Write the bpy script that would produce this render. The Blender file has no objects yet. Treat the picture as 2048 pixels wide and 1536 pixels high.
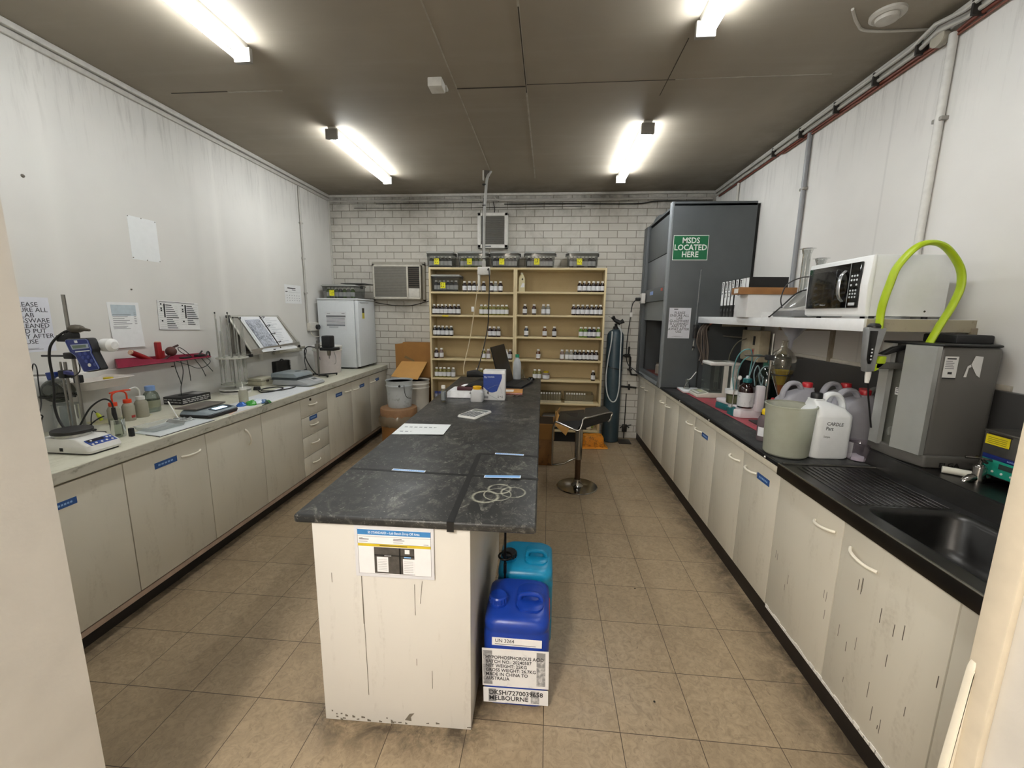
TUBE, PASSAGE, EXPOSURE = 30.0, 65.0, .85
import bpy, bmesh, math, random
from mathutils import Vector, Matrix, Quaternion
random.seed(7)
PI = math.pi
SC = bpy.context.scene
COL = SC.collection

# ------------------------------------------------------------------ materials
def lin(h):
    h = h.lstrip('#')
    r = [int(h[i:i + 2], 16) / 255 for i in (0, 2, 4)]
    return tuple(c / 12.92 if c <= .04045 else ((c + .055) / 1.055) ** 2.4 for c in r) + (1,)

class Nodes:
    """small wrapper for wiring node trees"""
    def __init__(s, name):
        s.m = bpy.data.materials.new(name); s.m.use_nodes = True
        s.t = s.m.node_tree; s.n = s.t.nodes; s.l = s.t.links
        s.p = s.n['Principled BSDF']; s.out = s.n['Material Output']
    def new(s, kind, **kw):
        nd = s.n.new(kind)
        for k, v in kw.items(): setattr(nd, k, v)
        return nd
    def set(s, nd, key, val):
        if isinstance(val, bpy.types.NodeSocket): s.l.new(val, nd.inputs[key])
        else: nd.inputs[key].default_value = val
    def coord(s): return s.new('ShaderNodeTexCoord').outputs['Object']
    def noise(s, vec, scale, detail=3, rough=.55, dist=0, stretch=None):
        if stretch:
            mp = s.new('ShaderNodeMapping'); s.l.new(vec, mp.inputs[0]); mp.inputs['Scale'].default_value = stretch; vec = mp.outputs[0]
        nd = s.new('ShaderNodeTexNoise'); s.l.new(vec, nd.inputs['Vector'])
        nd.inputs['Scale'].default_value = scale; nd.inputs['Detail'].default_value = detail
        nd.inputs['Roughness'].default_value = rough; nd.inputs['Distortion'].default_value = dist
        return nd.outputs['Fac']
    def ramp(s, fac, a, b, ca=0.0, cb=1.0):
        nd = s.new('ShaderNodeMapRange'); s.l.new(fac, nd.inputs[0])
        for i, v in enumerate((a, b, ca, cb)): nd.inputs[i + 1].default_value = v
        return nd.outputs[0]
    def mix(s, fac, a, b, mode='MIX'):
        nd = s.new('ShaderNodeMix'); nd.data_type = 'RGBA'; nd.blend_type = mode
        s.set(nd, 0, fac); s.set(nd, 6, a); s.set(nd, 7, b)
        return nd.outputs[2]
    def math(s, op, a, b=0.0):
        nd = s.new('ShaderNodeMath'); nd.operation = op
        s.set(nd, 0, a); s.set(nd, 1, b)
        return nd.outputs[0]
    def sep(s, vec):
        nd = s.new('ShaderNodeSeparateXYZ'); s.l.new(vec, nd.inputs[0]); return nd.outputs
    def bump(s, h, strength, dist=.002):
        nd = s.new('ShaderNodeBump'); s.l.new(h, nd.inputs['Height'])
        nd.inputs['Strength'].default_value = strength; nd.inputs['Distance'].default_value = dist
        s.l.new(nd.outputs[0], s.p.inputs['Normal'])
    def fin(s, col, rough=.5, metal=0, spec=.5):
        s.set(s.p, 'Base Color', col); s.set(s.p, 'Roughness', rough); s.set(s.p, 'Metallic', metal)
        s.p.inputs['Specular IOR Level'].default_value = spec
        return s.m

def shade(c, k): return tuple(min(1, x * k) for x in c[:3]) + (1,)

CACHE = {}
def M(hexc, rough=.5, metal=0, var=.07, scale=25, spec=.5, bump=0, name=None, coat=0):
    key = (hexc, rough, metal, var, scale, spec, bump, coat)
    if key in CACHE: return CACHE[key]
    k = Nodes(name or 'surface_' + hexc.strip('#'))
    c = lin(hexc); v = k.coord()
    f = k.noise(v, scale, 4)
    col = k.mix(k.ramp(f, .3, .7), shade(c, 1 - var), shade(c, 1 + var))
    if bump: k.bump(k.noise(v, scale * 8, 3), bump)
    k.fin(col, rough, metal, spec)
    if coat: k.p.inputs['Coat Weight'].default_value = coat
    CACHE[key] = k.m
    return k.m

def dirty(hexc, dirt, rough=.5, amount=.5, scale=6, metal=0, lo=.55, hi=.75, stretch=None, fine=60):
    """paint with worn, stained patches that have shapes of their own"""
    key = ('dirty', hexc, dirt, rough, amount, scale, metal, lo, hi, stretch)
    if key in CACHE: return CACHE[key]
    k = Nodes('worn_' + hexc.strip('#')); v = k.coord()
    f = k.ramp(k.noise(v, scale, 6, .65, .6, stretch), lo, hi)
    g = k.ramp(k.noise(v, fine, 3), .35, .65)
    f = k.math('MULTIPLY', f, k.math('MULTIPLY', g, amount))
    c = lin(hexc)
    col = k.mix(k.noise(v, scale * .6, 2), shade(c, .95), shade(c, 1.05))
    CACHE[key] = k.fin(k.mix(f, col, lin(dirt)), rough, metal)
    return k.m

def glass(hexc='#f2f5f3', tint=.92, gloss=.9, name='clear_glass', rough=.02, body=0.0, bodycol=None):
    """thin-walled glass or clear plastic: see-through with a fresnel sheen, optionally milky"""
    key = ('glass', hexc, tint, gloss, rough, body, bodycol)
    if key in CACHE: return CACHE[key]
    k = Nodes(name)
    tr = k.new('ShaderNodeBsdfTransparent'); tr.inputs[0].default_value = shade(lin(hexc), tint)
    gl = k.new('ShaderNodeBsdfGlossy'); gl.inputs['Roughness'].default_value = rough
    gl.inputs[0].default_value = (gloss, gloss, gloss, 1)
    lw = k.new('ShaderNodeLayerWeight'); lw.inputs[0].default_value = .35
    fac = k.ramp(lw.outputs['Fresnel'], 0, 1, .02, .75)
    mx = k.new('ShaderNodeMixShader'); k.l.new(fac, mx.inputs[0]); k.l.new(tr.outputs[0], mx.inputs[1]); k.l.new(gl.outputs[0], mx.inputs[2])
    last = mx.outputs[0]
    if body:
        df = k.new('ShaderNodeBsdfDiffuse')
        c = lin(bodycol or hexc)
        k.l.new(k.mix(k.noise(k.coord(), 30, 2), shade(c, .93), shade(c, 1.07)), df.inputs[0])
        m2 = k.new('ShaderNodeMixShader'); m2.inputs[0].default_value = body
        k.l.new(last, m2.inputs[1]); k.l.new(df.outputs[0], m2.inputs[2]); last = m2.outputs[0]
    k.l.new(last, k.out.inputs[0])
    CACHE[key] = k.m
    return k.m

def emitter(name, col, strength):
    k = Nodes(name)
    k.p.inputs['Emission Color'].default_value = col; k.p.inputs['Emission Strength'].default_value = strength
    k.fin((.9, .9, .9, 1), .4)
    return k.m

# ------------------------------------------------------------------ mesh building
def frame(o, right, up):
    r = Vector(right).normalized(); u = Vector(up); u = (u - r * u.dot(r)).normalized(); n = r.cross(u)
    return Matrix(((r.x, u.x, n.x, o[0]), (r.y, u.y, n.y, o[1]), (r.z, u.z, n.z, o[2]), (0, 0, 0, 1)))

def smooth_path(pts, n=6, closed=False):
    P = [Vector(p) for p in pts]
    if len(P) < 3: return P
    out = []
    N = len(P); rng = N if closed else N - 1
    for i in range(rng):
        p0 = P[(i - 1) % N] if closed or i > 0 else P[0] * 2 - P[1]
        p1 = P[i]; p2 = P[(i + 1) % N]
        p3 = P[(i + 2) % N] if closed or i + 2 < N else P[-1] * 2 - P[-2]
        for k in range(n):
            t = k / n
            out.append(.5 * ((2 * p1) + (p2 - p0) * t + (2 * p0 - 5 * p1 + 4 * p2 - p3) * t * t + (3 * p1 - p0 - 3 * p2 + p3) * t ** 3))
    if not closed: out.append(P[-1])
    return out

class MB:
    def __init__(s): s.v = []; s.f = []; s.mi = []; s.mats = []; s.cur = 0; s.T = None
    def use(s, m):
        if m not in s.mats: s.mats.append(m)
        s.cur = s.mats.index(m); return s
    def _add(s, vs, fs):
        b = len(s.v)
        s.v += [tuple(s.T @ Vector(v)) if s.T else tuple(v) for v in vs]
        s.f += [tuple(b + i for i in f) for f in fs]; s.mi += [s.cur] * len(fs)
        return s
    def box(s, x0, x1, y0, y1, z0, z1, r=0, seg=2):
        x0, x1 = min(x0, x1), max(x0, x1); y0, y1 = min(y0, y1), max(y0, y1); z0, z1 = min(z0, z1), max(z0, z1)
        if not r:
            vs = [(x, y, z) for z in (z0, z1) for y in (y0, y1) for x in (x0, x1)]
            return s._add(vs, [(0, 2, 3, 1), (4, 5, 7, 6), (0, 1, 5, 4), (2, 6, 7, 3), (0, 4, 6, 2), (1, 3, 7, 5)])
        bm = bmesh.new(); bmesh.ops.create_cube(bm, size=1)
        for v in bm.verts: v.co = ((x0 + x1) / 2 + v.co.x * (x1 - x0), (y0 + y1) / 2 + v.co.y * (y1 - y0), (z0 + z1) / 2 + v.co.z * (z1 - z0))
        r = min(r, .49 * min(x1 - x0, y1 - y0, z1 - z0))
        bmesh.ops.bevel(bm, geom=bm.edges[:], offset=r, segments=seg, affect='EDGES', profile=.5)
        return s.frombm(bm)
    def frombm(s, bm):
        bm.verts.index_update()
        vs = [v.co.copy() for v in bm.verts]; fs = [[v.index for v in f.verts] for f in bm.faces]
        bm.free(); return s._add(vs, fs)
    def lathe(s, prof, c=(0, 0, 0), n=20, a0=0, a1=2 * PI):
        full = abs(a1 - a0 - 2 * PI) < 1e-6; m = n if full else n + 1
        vs = []; fs = []
        for r, z in prof:
            for i in range(m):
                a = a0 + (a1 - a0) * i / n
                vs.append((c[0] + r * math.cos(a), c[1] + r * math.sin(a), c[2] + z))
        for j in range(len(prof) - 1):
            for i in range(n if full else n):
                a = j * m + i; b = j * m + (i + 1) % m
                fs.append((a, b, b + m, a + m))
        if prof[0][0] > 1e-5 and full: fs.append(tuple(range(m - 1, -1, -1)))
        if prof[-1][0] > 1e-5 and full: fs.append(tuple((len(prof) - 1) * m + i for i in range(m)))
        return s._add(vs, fs)
    def open_lathe(s, prof, c=(0, 0, 0), n=20):
        vs = []; fs = []
        for r, z in prof:
            for i in range(n):
                a = 2 * PI * i / n; vs.append((c[0] + r * math.cos(a), c[1] + r * math.sin(a), c[2] + z))
        for j in range(len(prof) - 1):
            for i in range(n):
                a = j * n + i; b = j * n + (i + 1) % n; fs.append((a, b, b + n, a + n))
        return s._add(vs, fs)
    def cyl(s, c, r, h, r2=None, n=20): return s.lathe([(r, 0), (r if r2 is None else r2, h)], c, n)
    def rod(s, a, b, r, n=10): return s.tube([a, b], r, n)
    def tube(s, pts, r, n=8, closed=False, smooth=0, flat=None):
        P = smooth_path(pts, smooth, closed) if smooth else [Vector(p) for p in pts]
        L = len(P); vs = []; fs = []
        t0 = (P[1] - P[0]).normalized()
        u = t0.orthogonal().normalized()
        if flat: u = (Vector(flat) - t0 * t0.dot(Vector(flat))).normalized()
        for i in range(L):
            if closed: t = (P[(i + 1) % L] - P[i - 1]).normalized()
            elif i == 0: t = t0
            elif i == L - 1: t = (P[-1] - P[-2]).normalized()
            else: t = (P[i + 1] - P[i - 1]).normalized()
            u = (u - t * u.dot(t))
            u = u.normalized() if u.length > 1e-6 else t.orthogonal().normalized()
            w = t.cross(u)
            rr = r[i] if isinstance(r, (list, tuple)) and len(r) == L else r
            ra, rb = rr if isinstance(rr, (list, tuple)) else (rr, rr)
            for k in range(n):
                a = 2 * PI * k / n
                vs.append(P[i] + u * (ra * math.cos(a)) + w * (rb * math.sin(a)))
        for i in range(L if closed else L - 1):
            for k in range(n):
                a = i * n + k; b = i * n + (k + 1) % n
                c = ((i + 1) % L) * n + (k + 1) % n; d = ((i + 1) % L) * n + k
                fs.append((a, b, c, d))
        if not closed:
            fs.append(tuple(range(n - 1, -1, -1))); fs.append(tuple((L - 1) * n + k for k in range(n)))
        return s._add(vs, fs)
    def prism(s, poly, h0, h1, axis='z', r=0, seg=2):
        n = len(poly)
        f = {'z': lambda p, h: (p[0], p[1], h), 'y': lambda p, h: (p[0], h, p[1]), 'x': lambda p, h: (h, p[0], p[1])}[axis]
        vs = [f(p, h0) for p in poly] + [f(p, h1) for p in poly]
        fs = [tuple(range(n - 1, -1, -1)), tuple(range(n, 2 * n))] + [(i, (i + 1) % n, n + (i + 1) % n, n + i) for i in range(n)]
        bm = bmesh.new(); bv = [bm.verts.new(v) for v in vs]
        for q in fs: bm.faces.new([bv[i] for i in q])
        bmesh.ops.recalc_face_normals(bm, faces=bm.faces[:])
        if r: bmesh.ops.bevel(bm, geom=bm.edges[:], offset=r, segments=seg, affect='EDGES', profile=.5)
        return s.frombm(bm)
    def loft(s, rings, cap=True):
        n = len(rings[0]); vs = [p for rg in rings for p in rg]; fs = []
        for j in range(len(rings) - 1):
            for i in range(n): fs.append((j * n + i, j * n + (i + 1) % n, (j + 1) * n + (i + 1) % n, (j + 1) * n + i))
        if cap: fs.append(tuple(range(n - 1, -1, -1))); fs.append(tuple((len(rings) - 1) * n + i for i in range(n)))
        return s._add(vs, fs)
    def sphere(s, c, r, n=14, sz=1, a0=-PI / 2, a1=PI / 2):
        m = max(6, n // 2)
        return s.lathe([(max(1e-6, r * math.cos(a0 + (a1 - a0) * i / m)), r * sz * math.sin(a0 + (a1 - a0) * i / m)) for i in range(m + 1)], c, n)
    def plate(s, pts, t):
        """polygon in space given a thickness t along its normal"""
        P = [Vector(p) for p in pts]; nrm = (P[1] - P[0]).cross(P[2] - P[0]).normalized() * t
        n = len(P); vs = P + [p + nrm for p in P]
        return s._add(vs, [tuple(range(n - 1, -1, -1)), tuple(range(n, 2 * n))] + [(i, (i + 1) % n, n + (i + 1) % n, n + i) for i in range(n)])
    def build(s, name, mat=None, parent=None, angle=38, smooth=True):
        me = bpy.data.meshes.new(name); me.from_pydata(s.v, [], s.f)
        mats = s.mats if s.mats else [mat]
        for m in mats: me.materials.append(m)
        me.polygons.foreach_set('material_index', s.mi)
        if smooth:
            me.polygons.foreach_set('use_smooth', [True] * len(s.f))
            me.set_sharp_from_angle(angle=math.radians(angle))
        bm = bmesh.new(); bm.from_mesh(me); bmesh.ops.recalc_face_normals(bm, faces=bm.faces[:]); bm.to_mesh(me); bm.free()
        me.update()
        o = bpy.data.objects.new(name, me); COL.objects.link(o)
        if parent: o.parent = parent
        return o

# ------------------------------------------------------------------ things, parts, labels
def tag(o, label=None, cat=None, group=None, kind=None):
    if label: o['label'] = label
    if cat: o['category'] = cat
    if group: o['group'] = group
    if kind: o['kind'] = kind
    return o
def thing(name, label, cat, loc=(0, 0, 0), rz=0, group=None, mtx=None):
    o = bpy.data.objects.new(name, None); COL.objects.link(o); o.empty_display_size = .05
    if mtx is not None: o.matrix_world = mtx
    else: o.location = loc; o.rotation_euler = (0, 0, rz)
    return tag(o, label, cat, group)
KIDS = {}
def copy_tree(root, loc, rz=0, label=None, group=None, swap=None):
    r = root.copy(); COL.objects.link(r); r.location = loc; r.rotation_euler = (0, 0, rz)
    if label: r['label'] = label
    if group: r['group'] = group
    def rec(a, b):
        for ch in a.children:
            c = ch.copy(); COL.objects.link(c); c.parent = b
            if swap and ch.name.split('.')[0] in swap:
                c.data = swap[ch.name.split('.')[0]]
            rec(ch, c)
    rec(root, r)
    return r
def structure(mb, name, mat=None, parent=None):
    o = mb.build(name, mat, parent)
    if not parent: o['kind'] = 'structure'
    return o

def text(s, size, mtx, mat, parent=None, name='lettering', align='LEFT', bold=.0, ext=.0002, space=1.0, xs=1.0, line=1.0):
    cu = bpy.data.curves.new(name, 'FONT'); cu.body = s; cu.size = size; cu.align_x = align; cu.align_y = 'TOP'
    cu.extrude = ext; cu.offset = bold * size; cu.space_character = space; cu.space_line = line; cu.resolution_u = 2
    tmp = bpy.data.objects.new('tmp', cu); COL.objects.link(tmp)
    dg = bpy.context.evaluated_depsgraph_get(); dg.update()
    me = bpy.data.meshes.new_from_object(tmp.evaluated_get(dg))
    bpy.data.objects.remove(tmp); bpy.data.curves.remove(cu)
    me.transform(mtx @ Matrix.Diagonal((xs, 1, 1, 1)))
    me.materials.clear(); me.materials.append(mat)
    o = bpy.data.objects.new(name, me); COL.objects.link(o)
    if parent: o.parent = parent
    return o
def at2(x, y, z=0): return Matrix.Translation((x, y, z))

INK = M('#1c1c1e', .7, name='printed_ink')
GREYINK = M('#6e6f74', .8, name='grey_print')
PAPER = M('#e9eaea', .75, var=.03, name='white_paper')

def sheet(name, label, cat, o, right, up, w, h, base=PAPER, ink=(), t=.0006, group=None, curl=0.0):
    """a sheet, sign or sticker lying in its own plane: x along right, y along up. ink = (material, x0, y0, x1, y1)"""
    b = MB().use(base)
    if curl:
        n = 10
        for i in range(n):
            y0, y1 = h * i / n, h * (i + 1) / n
            z0, z1 = curl * (1 - i / n) ** 2, curl * (1 - (i + 1) / n) ** 2
            b._add([(0, y0, z0), (w, y0, z0), (w, y1, z1), (0, y1, z1), (0, y0, z0 + t), (w, y0, z0 + t), (w, y1, z1 + t), (0, y1, z1 + t)],
                   [(0, 3, 2, 1), (4, 5, 6, 7), (0, 1, 5, 4), (2, 3, 7, 6), (1, 2, 6, 5), (0, 4, 7, 3)])
    else: b.box(0, w, 0, h, 0, t)
    for q, (m, x0, y0, x1, y1) in enumerate(ink):
        z = curl * (1 - (y0 + y1) / 2 / h) ** 2 if curl else 0
        b.use(m).box(x0, x1, y0, y1, z + t * .6, z + t + .00015 + q * .00002)
    ob = b.build(name)
    ob.matrix_world = frame(o, right, up)
    return tag(ob, label, cat, group)

X, Y, Z = (1, 0, 0), (0, 1, 0), (0, 0, 1)
NX, NY, NZ = (-1, 0, 0), (0, -1, 0), (0, 0, -1)
def text_lines(rows, x0, x1, y1, dy, h, m=GREYINK, seed=1):
    rnd = random.Random(seed)
    return [(m, x0, y1 - i * dy - h, x0 + (x1 - x0) * rnd.uniform(.45, 1), y1 - i * dy) for i in range(rows)]
# ------------------------------------------------------------------ camera
cam = bpy.data.cameras.new('camera'); camo = bpy.data.objects.new('camera', cam); COL.objects.link(camo)
cam.sensor_width = 36; cam.lens = 819.9 / 2048 * 36; cam.clip_start = .02
yaw, pit, rol = .0852, .1681, .0130
fw = Vector((-math.sin(yaw) * math.cos(pit), math.cos(yaw) * math.cos(pit), -math.sin(pit)))
rt = Vector((math.cos(yaw), math.sin(yaw), 0)); u0 = rt.cross(fw)
r_ = rt * math.cos(rol) + u0 * math.sin(rol); u_ = -rt * math.sin(rol) + u0 * math.cos(rol)
camo.matrix_world = Matrix(((r_.x, u_.x, -fw.x, -.0248), (r_.y, u_.y, -fw.y, -1.4112), (r_.z, u_.z, -fw.z, 1.636), (0, 0, 0, 1)))
SC.camera = camo
SC.view_settings.view_transform = 'Standard'; SC.view_settings.look = 'None'
SC.view_settings.gamma = 1; SC.view_settings.exposure = EXPOSURE
SC.cycles.use_denoising = True
SC.cycles.max_bounces = 7; SC.cycles.transparent_max_bounces = 24; SC.cycles.diffuse_bounces = 4
SC.cycles.sample_clamp_indirect = 6
w = bpy.data.worlds.new('world'); SC.world = w; w.use_nodes = True
w.node_tree.nodes['Background'].inputs[0].default_value = (1, .93, .84, 1)
w.node_tree.nodes['Background'].inputs[1].default_value = .25

WL, WR, WB, CZ, WF = -2.955, 1.97, 4.08, 3.145, -.6   # wall faces, ceiling height

# ------------------------------------------------------------------ setting materials
def paint_wall(name, hexc, seams, dirty_top=True, panel=.0):
    k = Nodes(name); v = k.coord(); sx = k.sep(v)
    c = lin(hexc)
    col = k.mix(k.ramp(k.noise(v, 1.3, 3), .3, .7), shade(c, .94), shade(c, 1.05))

    for s0, wd, br in seams:                       # plastered joints show as slightly different paint
        d = k.math('ABSOLUTE', k.math('SUBTRACT', sx[1], s0))
        f = k.math('MULTIPLY', k.ramp(d, 0, wd, 1, 0), .55)
        col = k.mix(f, col, shade(c, br))
    # grime collected in streaks under the cornice
    st = k.ramp(k.noise(v, 6, 5, .7, .3, (1, 4, .35)), .5, .78)
    top = k.ramp(sx[2], 2.55, 3.15, 0, 1)
    f = k.math('MULTIPLY', k.math('MULTIPLY', st, top), .55 if dirty_top else .25)
    col = k.mix(f, col, lin('#5b564c'))
    sp = k.ramp(k.noise(v, 9, 6, .7), .72, .78)
    col = k.mix(k.math('MULTIPLY', sp, .18), col, lin('#77726a'))
    k.bump(k.noise(v, 90, 3), .12, .002)
    return k.fin(col, .62, 0, .3)
m_wall_left = paint_wall('wall_paint_left', '#dcdad5', [(.9, .1, 1.1), (1.9, .07, .9), (2.15, .07, 1.12), (2.75, .09, 1.1), (.25, .08, .92)])
m_wall_right = paint_wall('wall_paint_right', '#dedcd8', [(1.42, .012, .75), (2.9, .05, 1.08)], True)
m_front = M('#d6d2ca', .7, var=.05, scale=8, bump=.2, name='jamb_paint')

def brick_wall():
    k = Nodes('painted_brick'); v = k.coord(); s = k.sep(v)
    cb = k.new('ShaderNodeCombineXYZ'); k.l.new(s[0], cb.inputs[0]); k.l.new(s[2], cb.inputs[1])
    b = k.new('ShaderNodeTexBrick'); k.l.new(cb.outputs[0], b.inputs['Vector'])
    b.inputs['Scale'].default_value = 1; b.inputs['Brick Width'].default_value = .232; b.inputs['Row Height'].default_value = .0868
    b.inputs['Mortar Size'].default_value = .0045; b.inputs['Mortar Smooth'].default_value = .35; b.inputs['Bias'].default_value = -.3
    b.inputs['Color1'].default_value = lin('#cfccc4'); b.inputs['Color2'].default_value = lin('#c6c3ba'); b.inputs['Mortar'].default_value = lin('#989386')
    patch = k.ramp(k.noise(v, 3, 5, .7), .35, .6)
    col = k.mix(k.math('MULTIPLY', b.outputs['Fac'], k.ramp(patch, 0, 1, .95, .3)), b.outputs['Color'], lin('#8b867a'))
    col = k.mix(k.math('MULTIPLY', k.ramp(k.noise(v, 2.2, 6, .7, .5), .52, .75), .42), col, lin('#6e685c'))
    # soot gathered on the top courses
    top = k.math('MULTIPLY', k.ramp(s[2], 2.7, 3.12), k.ramp(k.noise(v, 4, 5, .7, .4), .3, .65))
    col = k.mix(k.math('MULTIPLY', top, .75), col, lin('#4d483e'))
    inv = k.math('SUBTRACT', 1.0, b.outputs['Fac'])
    hh = k.math('ADD', inv, k.math('MULTIPLY', k.noise(v, 45, 4), .35))
    k.bump(hh, .6, .006)
    return k.fin(col, .7, 0, .3)
m_brick = brick_wall()

def floor_tiles():
    k = Nodes('vinyl_floor_tiles'); v = k.coord(); s = k.sep(v)
    b = k.new('ShaderNodeTexBrick', offset=0.0, squash=1.0); k.l.new(v, b.inputs['Vector'])
    b.inputs['Scale'].default_value = 1; b.inputs['Brick Width'].default_value = .305; b.inputs['Row Height'].default_value = .305
    b.inputs['Mortar Size'].default_value = .0016; b.inputs['Mortar Smooth'].default_value = .2
    b.inputs['Color1'].default_value = lin('#a8957a'); b.inputs['Color2'].default_value = lin('#a08d72'); b.inputs['Mortar'].default_value = lin('#3d3023')
    base = b.outputs['Color']
    fib = k.noise(v, 26, 6, .7, 1.6)
    col = k.mix(k.ramp(fib, .35, .62), lin('#8c7b63'), base)
    fl = k.ramp(k.noise(v, 38, 4, .6, 2.2, (1, .35, 1)), .63, .72)
    col = k.mix(k.math('MULTIPLY', fl, .45), col, lin('#4c3f30'))
    lt = k.ramp(k.noise(v, 34, 4, .6, 2.0, (.4, 1, 1)), .64, .74)
    col = k.mix(k.math('MULTIPLY', lt, .3), col, lin('#c0ae92'))
    wear = k.ramp(k.noise(v, 1.5, 5, .65), .5, .72)
    col = k.mix(k.math('MULTIPLY', wear, .35), col, lin('#6d5d49'))
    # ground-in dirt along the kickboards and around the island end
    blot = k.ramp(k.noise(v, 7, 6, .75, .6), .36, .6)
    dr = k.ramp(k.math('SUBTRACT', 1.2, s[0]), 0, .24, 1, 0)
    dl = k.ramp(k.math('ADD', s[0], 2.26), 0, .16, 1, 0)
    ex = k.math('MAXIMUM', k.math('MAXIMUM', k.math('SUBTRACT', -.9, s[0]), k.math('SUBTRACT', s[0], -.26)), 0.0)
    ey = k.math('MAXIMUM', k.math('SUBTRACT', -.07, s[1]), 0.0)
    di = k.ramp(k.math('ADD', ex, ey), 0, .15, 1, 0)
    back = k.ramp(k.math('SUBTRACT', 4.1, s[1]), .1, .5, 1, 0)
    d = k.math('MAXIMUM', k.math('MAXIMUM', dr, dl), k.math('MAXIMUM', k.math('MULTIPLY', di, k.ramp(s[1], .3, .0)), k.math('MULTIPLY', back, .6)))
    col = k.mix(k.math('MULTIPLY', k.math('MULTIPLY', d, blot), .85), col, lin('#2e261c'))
    col = k.mix(k.math('MULTIPLY', b.outputs['Fac'], .9), col, lin('#3d3023'))
    k.bump(k.math('SUBTRACT', 1.0, b.outputs['Fac']), .3, .001)
    return k.fin(col, k.ramp(k.noise(v, 5, 4), .3, .7, .32, .52), 0, .45)
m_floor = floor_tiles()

def ceiling_mat():
    k = Nodes('grimy_ceiling_paint'); v = k.coord(); s = k.sep(v)
    c = lin('#978e80')
    col = k.mix(k.ramp(k.noise(v, 1.2, 4), .3, .7), shade(c, .9), shade(c, 1.08))
    st = k.ramp(k.noise(v, 1.6, 5, .6, .3, (.5, 5, 1)), .5, .75)
    col = k.mix(k.math('MULTIPLY', st, .16), col, lin('#b0a89b'))
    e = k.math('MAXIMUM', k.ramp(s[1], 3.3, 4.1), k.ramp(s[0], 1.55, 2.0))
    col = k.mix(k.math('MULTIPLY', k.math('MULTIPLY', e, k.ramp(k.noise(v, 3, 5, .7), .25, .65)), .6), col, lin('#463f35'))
    k.bump(k.noise(v, 70, 3), .1, .002)
    return k.fin(col, .7, 0, .25)
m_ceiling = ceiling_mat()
m_pipe = M('#b4b1aa', .45, var=.08, name='painted_conduit')
m_trim = M('#c4c1ba', .55, var=.08, name='painted_trim')

# ------------------------------------------------------------------ the room
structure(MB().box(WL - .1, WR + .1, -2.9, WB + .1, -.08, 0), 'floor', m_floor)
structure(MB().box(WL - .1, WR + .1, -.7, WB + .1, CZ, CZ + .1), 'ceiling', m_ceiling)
structure(MB().box(WL - .1, WL, -.7, WB, 0, CZ), 'wall_left', m_wall_left)
structure(MB().box(WR, WR + .1, -.7, WB, 0, CZ), 'wall_right', m_wall_right)
structure(MB().box(WL - .1, WR + .1, WB, WB + .1, 0, CZ), 'wall_back', m_brick)
b = MB(); b.box(WL, -1.17, -.74, WF, 0, CZ); b.box(.877, WR, -.7, WF, 0, CZ); b.box(-1.17, .877, -.7, WF, 2.5, CZ)
structure(b, 'wall_front', m_front)
b = MB(); b.box(-1.25, -1.17, -2.9, -.74, 0, 2.6); structure(b, 'wall_passage_left', m_front)
structure(MB().box(1.9, 2.0, -2.9, -.7, 0, 2.6), 'wall_passage_right', m_front)
structure(MB().box(-1.25, 2.0, -2.98, -2.9, 0, 2.6), 'wall_passage_end', m_front)
structure(MB().box(-1.25, 2.0, -2.9, -.74, 2.6, 2.7), 'ceiling_passage', m_front)
# door jamb on the right, its edge chipped near the floor
b = MB(); b.box(.862, .877, -.64, WF + .012, 0, 2.4, .004)
structure(b, 'trim_1', M('#d8cdb8', .6, var=.06, scale=14, name='jamb_gloss_paint'))
structure(MB().prism([(.862, .0), (.835, .0), (.838, .3), (.846, .7), (.858, .93), (.862, .95)], -.606, -.59, 'y', .003), 'trim_2', M('#efe8d6', .6, var=.03, name='fresh_filler'))
# dado ledges along the side walls, cornices
structure(MB().box(WL, WL + .03, WF, WB, .9, 1.238, .003), 'trim_3', M('#d5d4d0', .6, var=.04, scale=6, name='dado_paint'))
structure(MB().box(WR - .012, WR, .5, 2.92, 1.335, 1.36, .003), 'trim_4', M('#b9b3a6', .6, name='dado_trim'))
structure(MB().box(WR - .035, WR, -.6, 2.92, .9, 1.335, .002), 'trim_5', dirty('#3c3b3a', '#55504a', .35, .5, 4))
b = MB(); b.box(WL, WL + .035, WF, WB, CZ - .035, CZ, .006); b.box(WL, WL + .02, WF, WB, CZ - .075, CZ - .042, .006)
structure(b, 'trim_6', m_trim)
b = MB(); b.box(WL, WL + .02, WB - .02, WB, .92, CZ - .05, .003)
structure(b, 'trim_7', m_trim)
b = MB(); b.box(WL, WR, WB - .03, WB, CZ - .03, CZ, .006)
structure(b, 'trim_8', m_trim)
b = MB(); b.box(WR - .03, WR, WF, WB, CZ - .03, CZ, .006); structure(b, 'trim_9', m_trim)
# joints between ceiling sheets
m_seam = M('#a39c90', .7, var=.2, scale=14, name='ceiling_seam'); m_crack = M('#3a332b', .8, name='open_seam')
b = MB().use(m_seam); b.box(-.222, -.210, WF, 3.5, CZ - .003, CZ); b.box(-.691, -.683, .6, 3.2, CZ - .002, CZ)
b.use(m_crack).box(-.685, -.216, 1.622, 1.630, CZ - .0035, CZ); b.box(-.216, .75, 1.605, 1.609, CZ - .002, CZ); b.box(-.219, -.213, .9, 1.7, CZ - .004, CZ)
b.box(-2.72, -2.3, 1.56, 1.566, CZ - .003, CZ); b.use(m_seam).box(-2.3, -1.9, 1.57, 1.58, CZ - .003, CZ)
b.use(m_crack).box(.70, .704, 1.2, 1.8, CZ - .002, CZ); b.use(m_seam).box(.75, 1.7, 1.60, 1.606, CZ - .002, CZ)
structure(b, 'trim_10')

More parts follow.
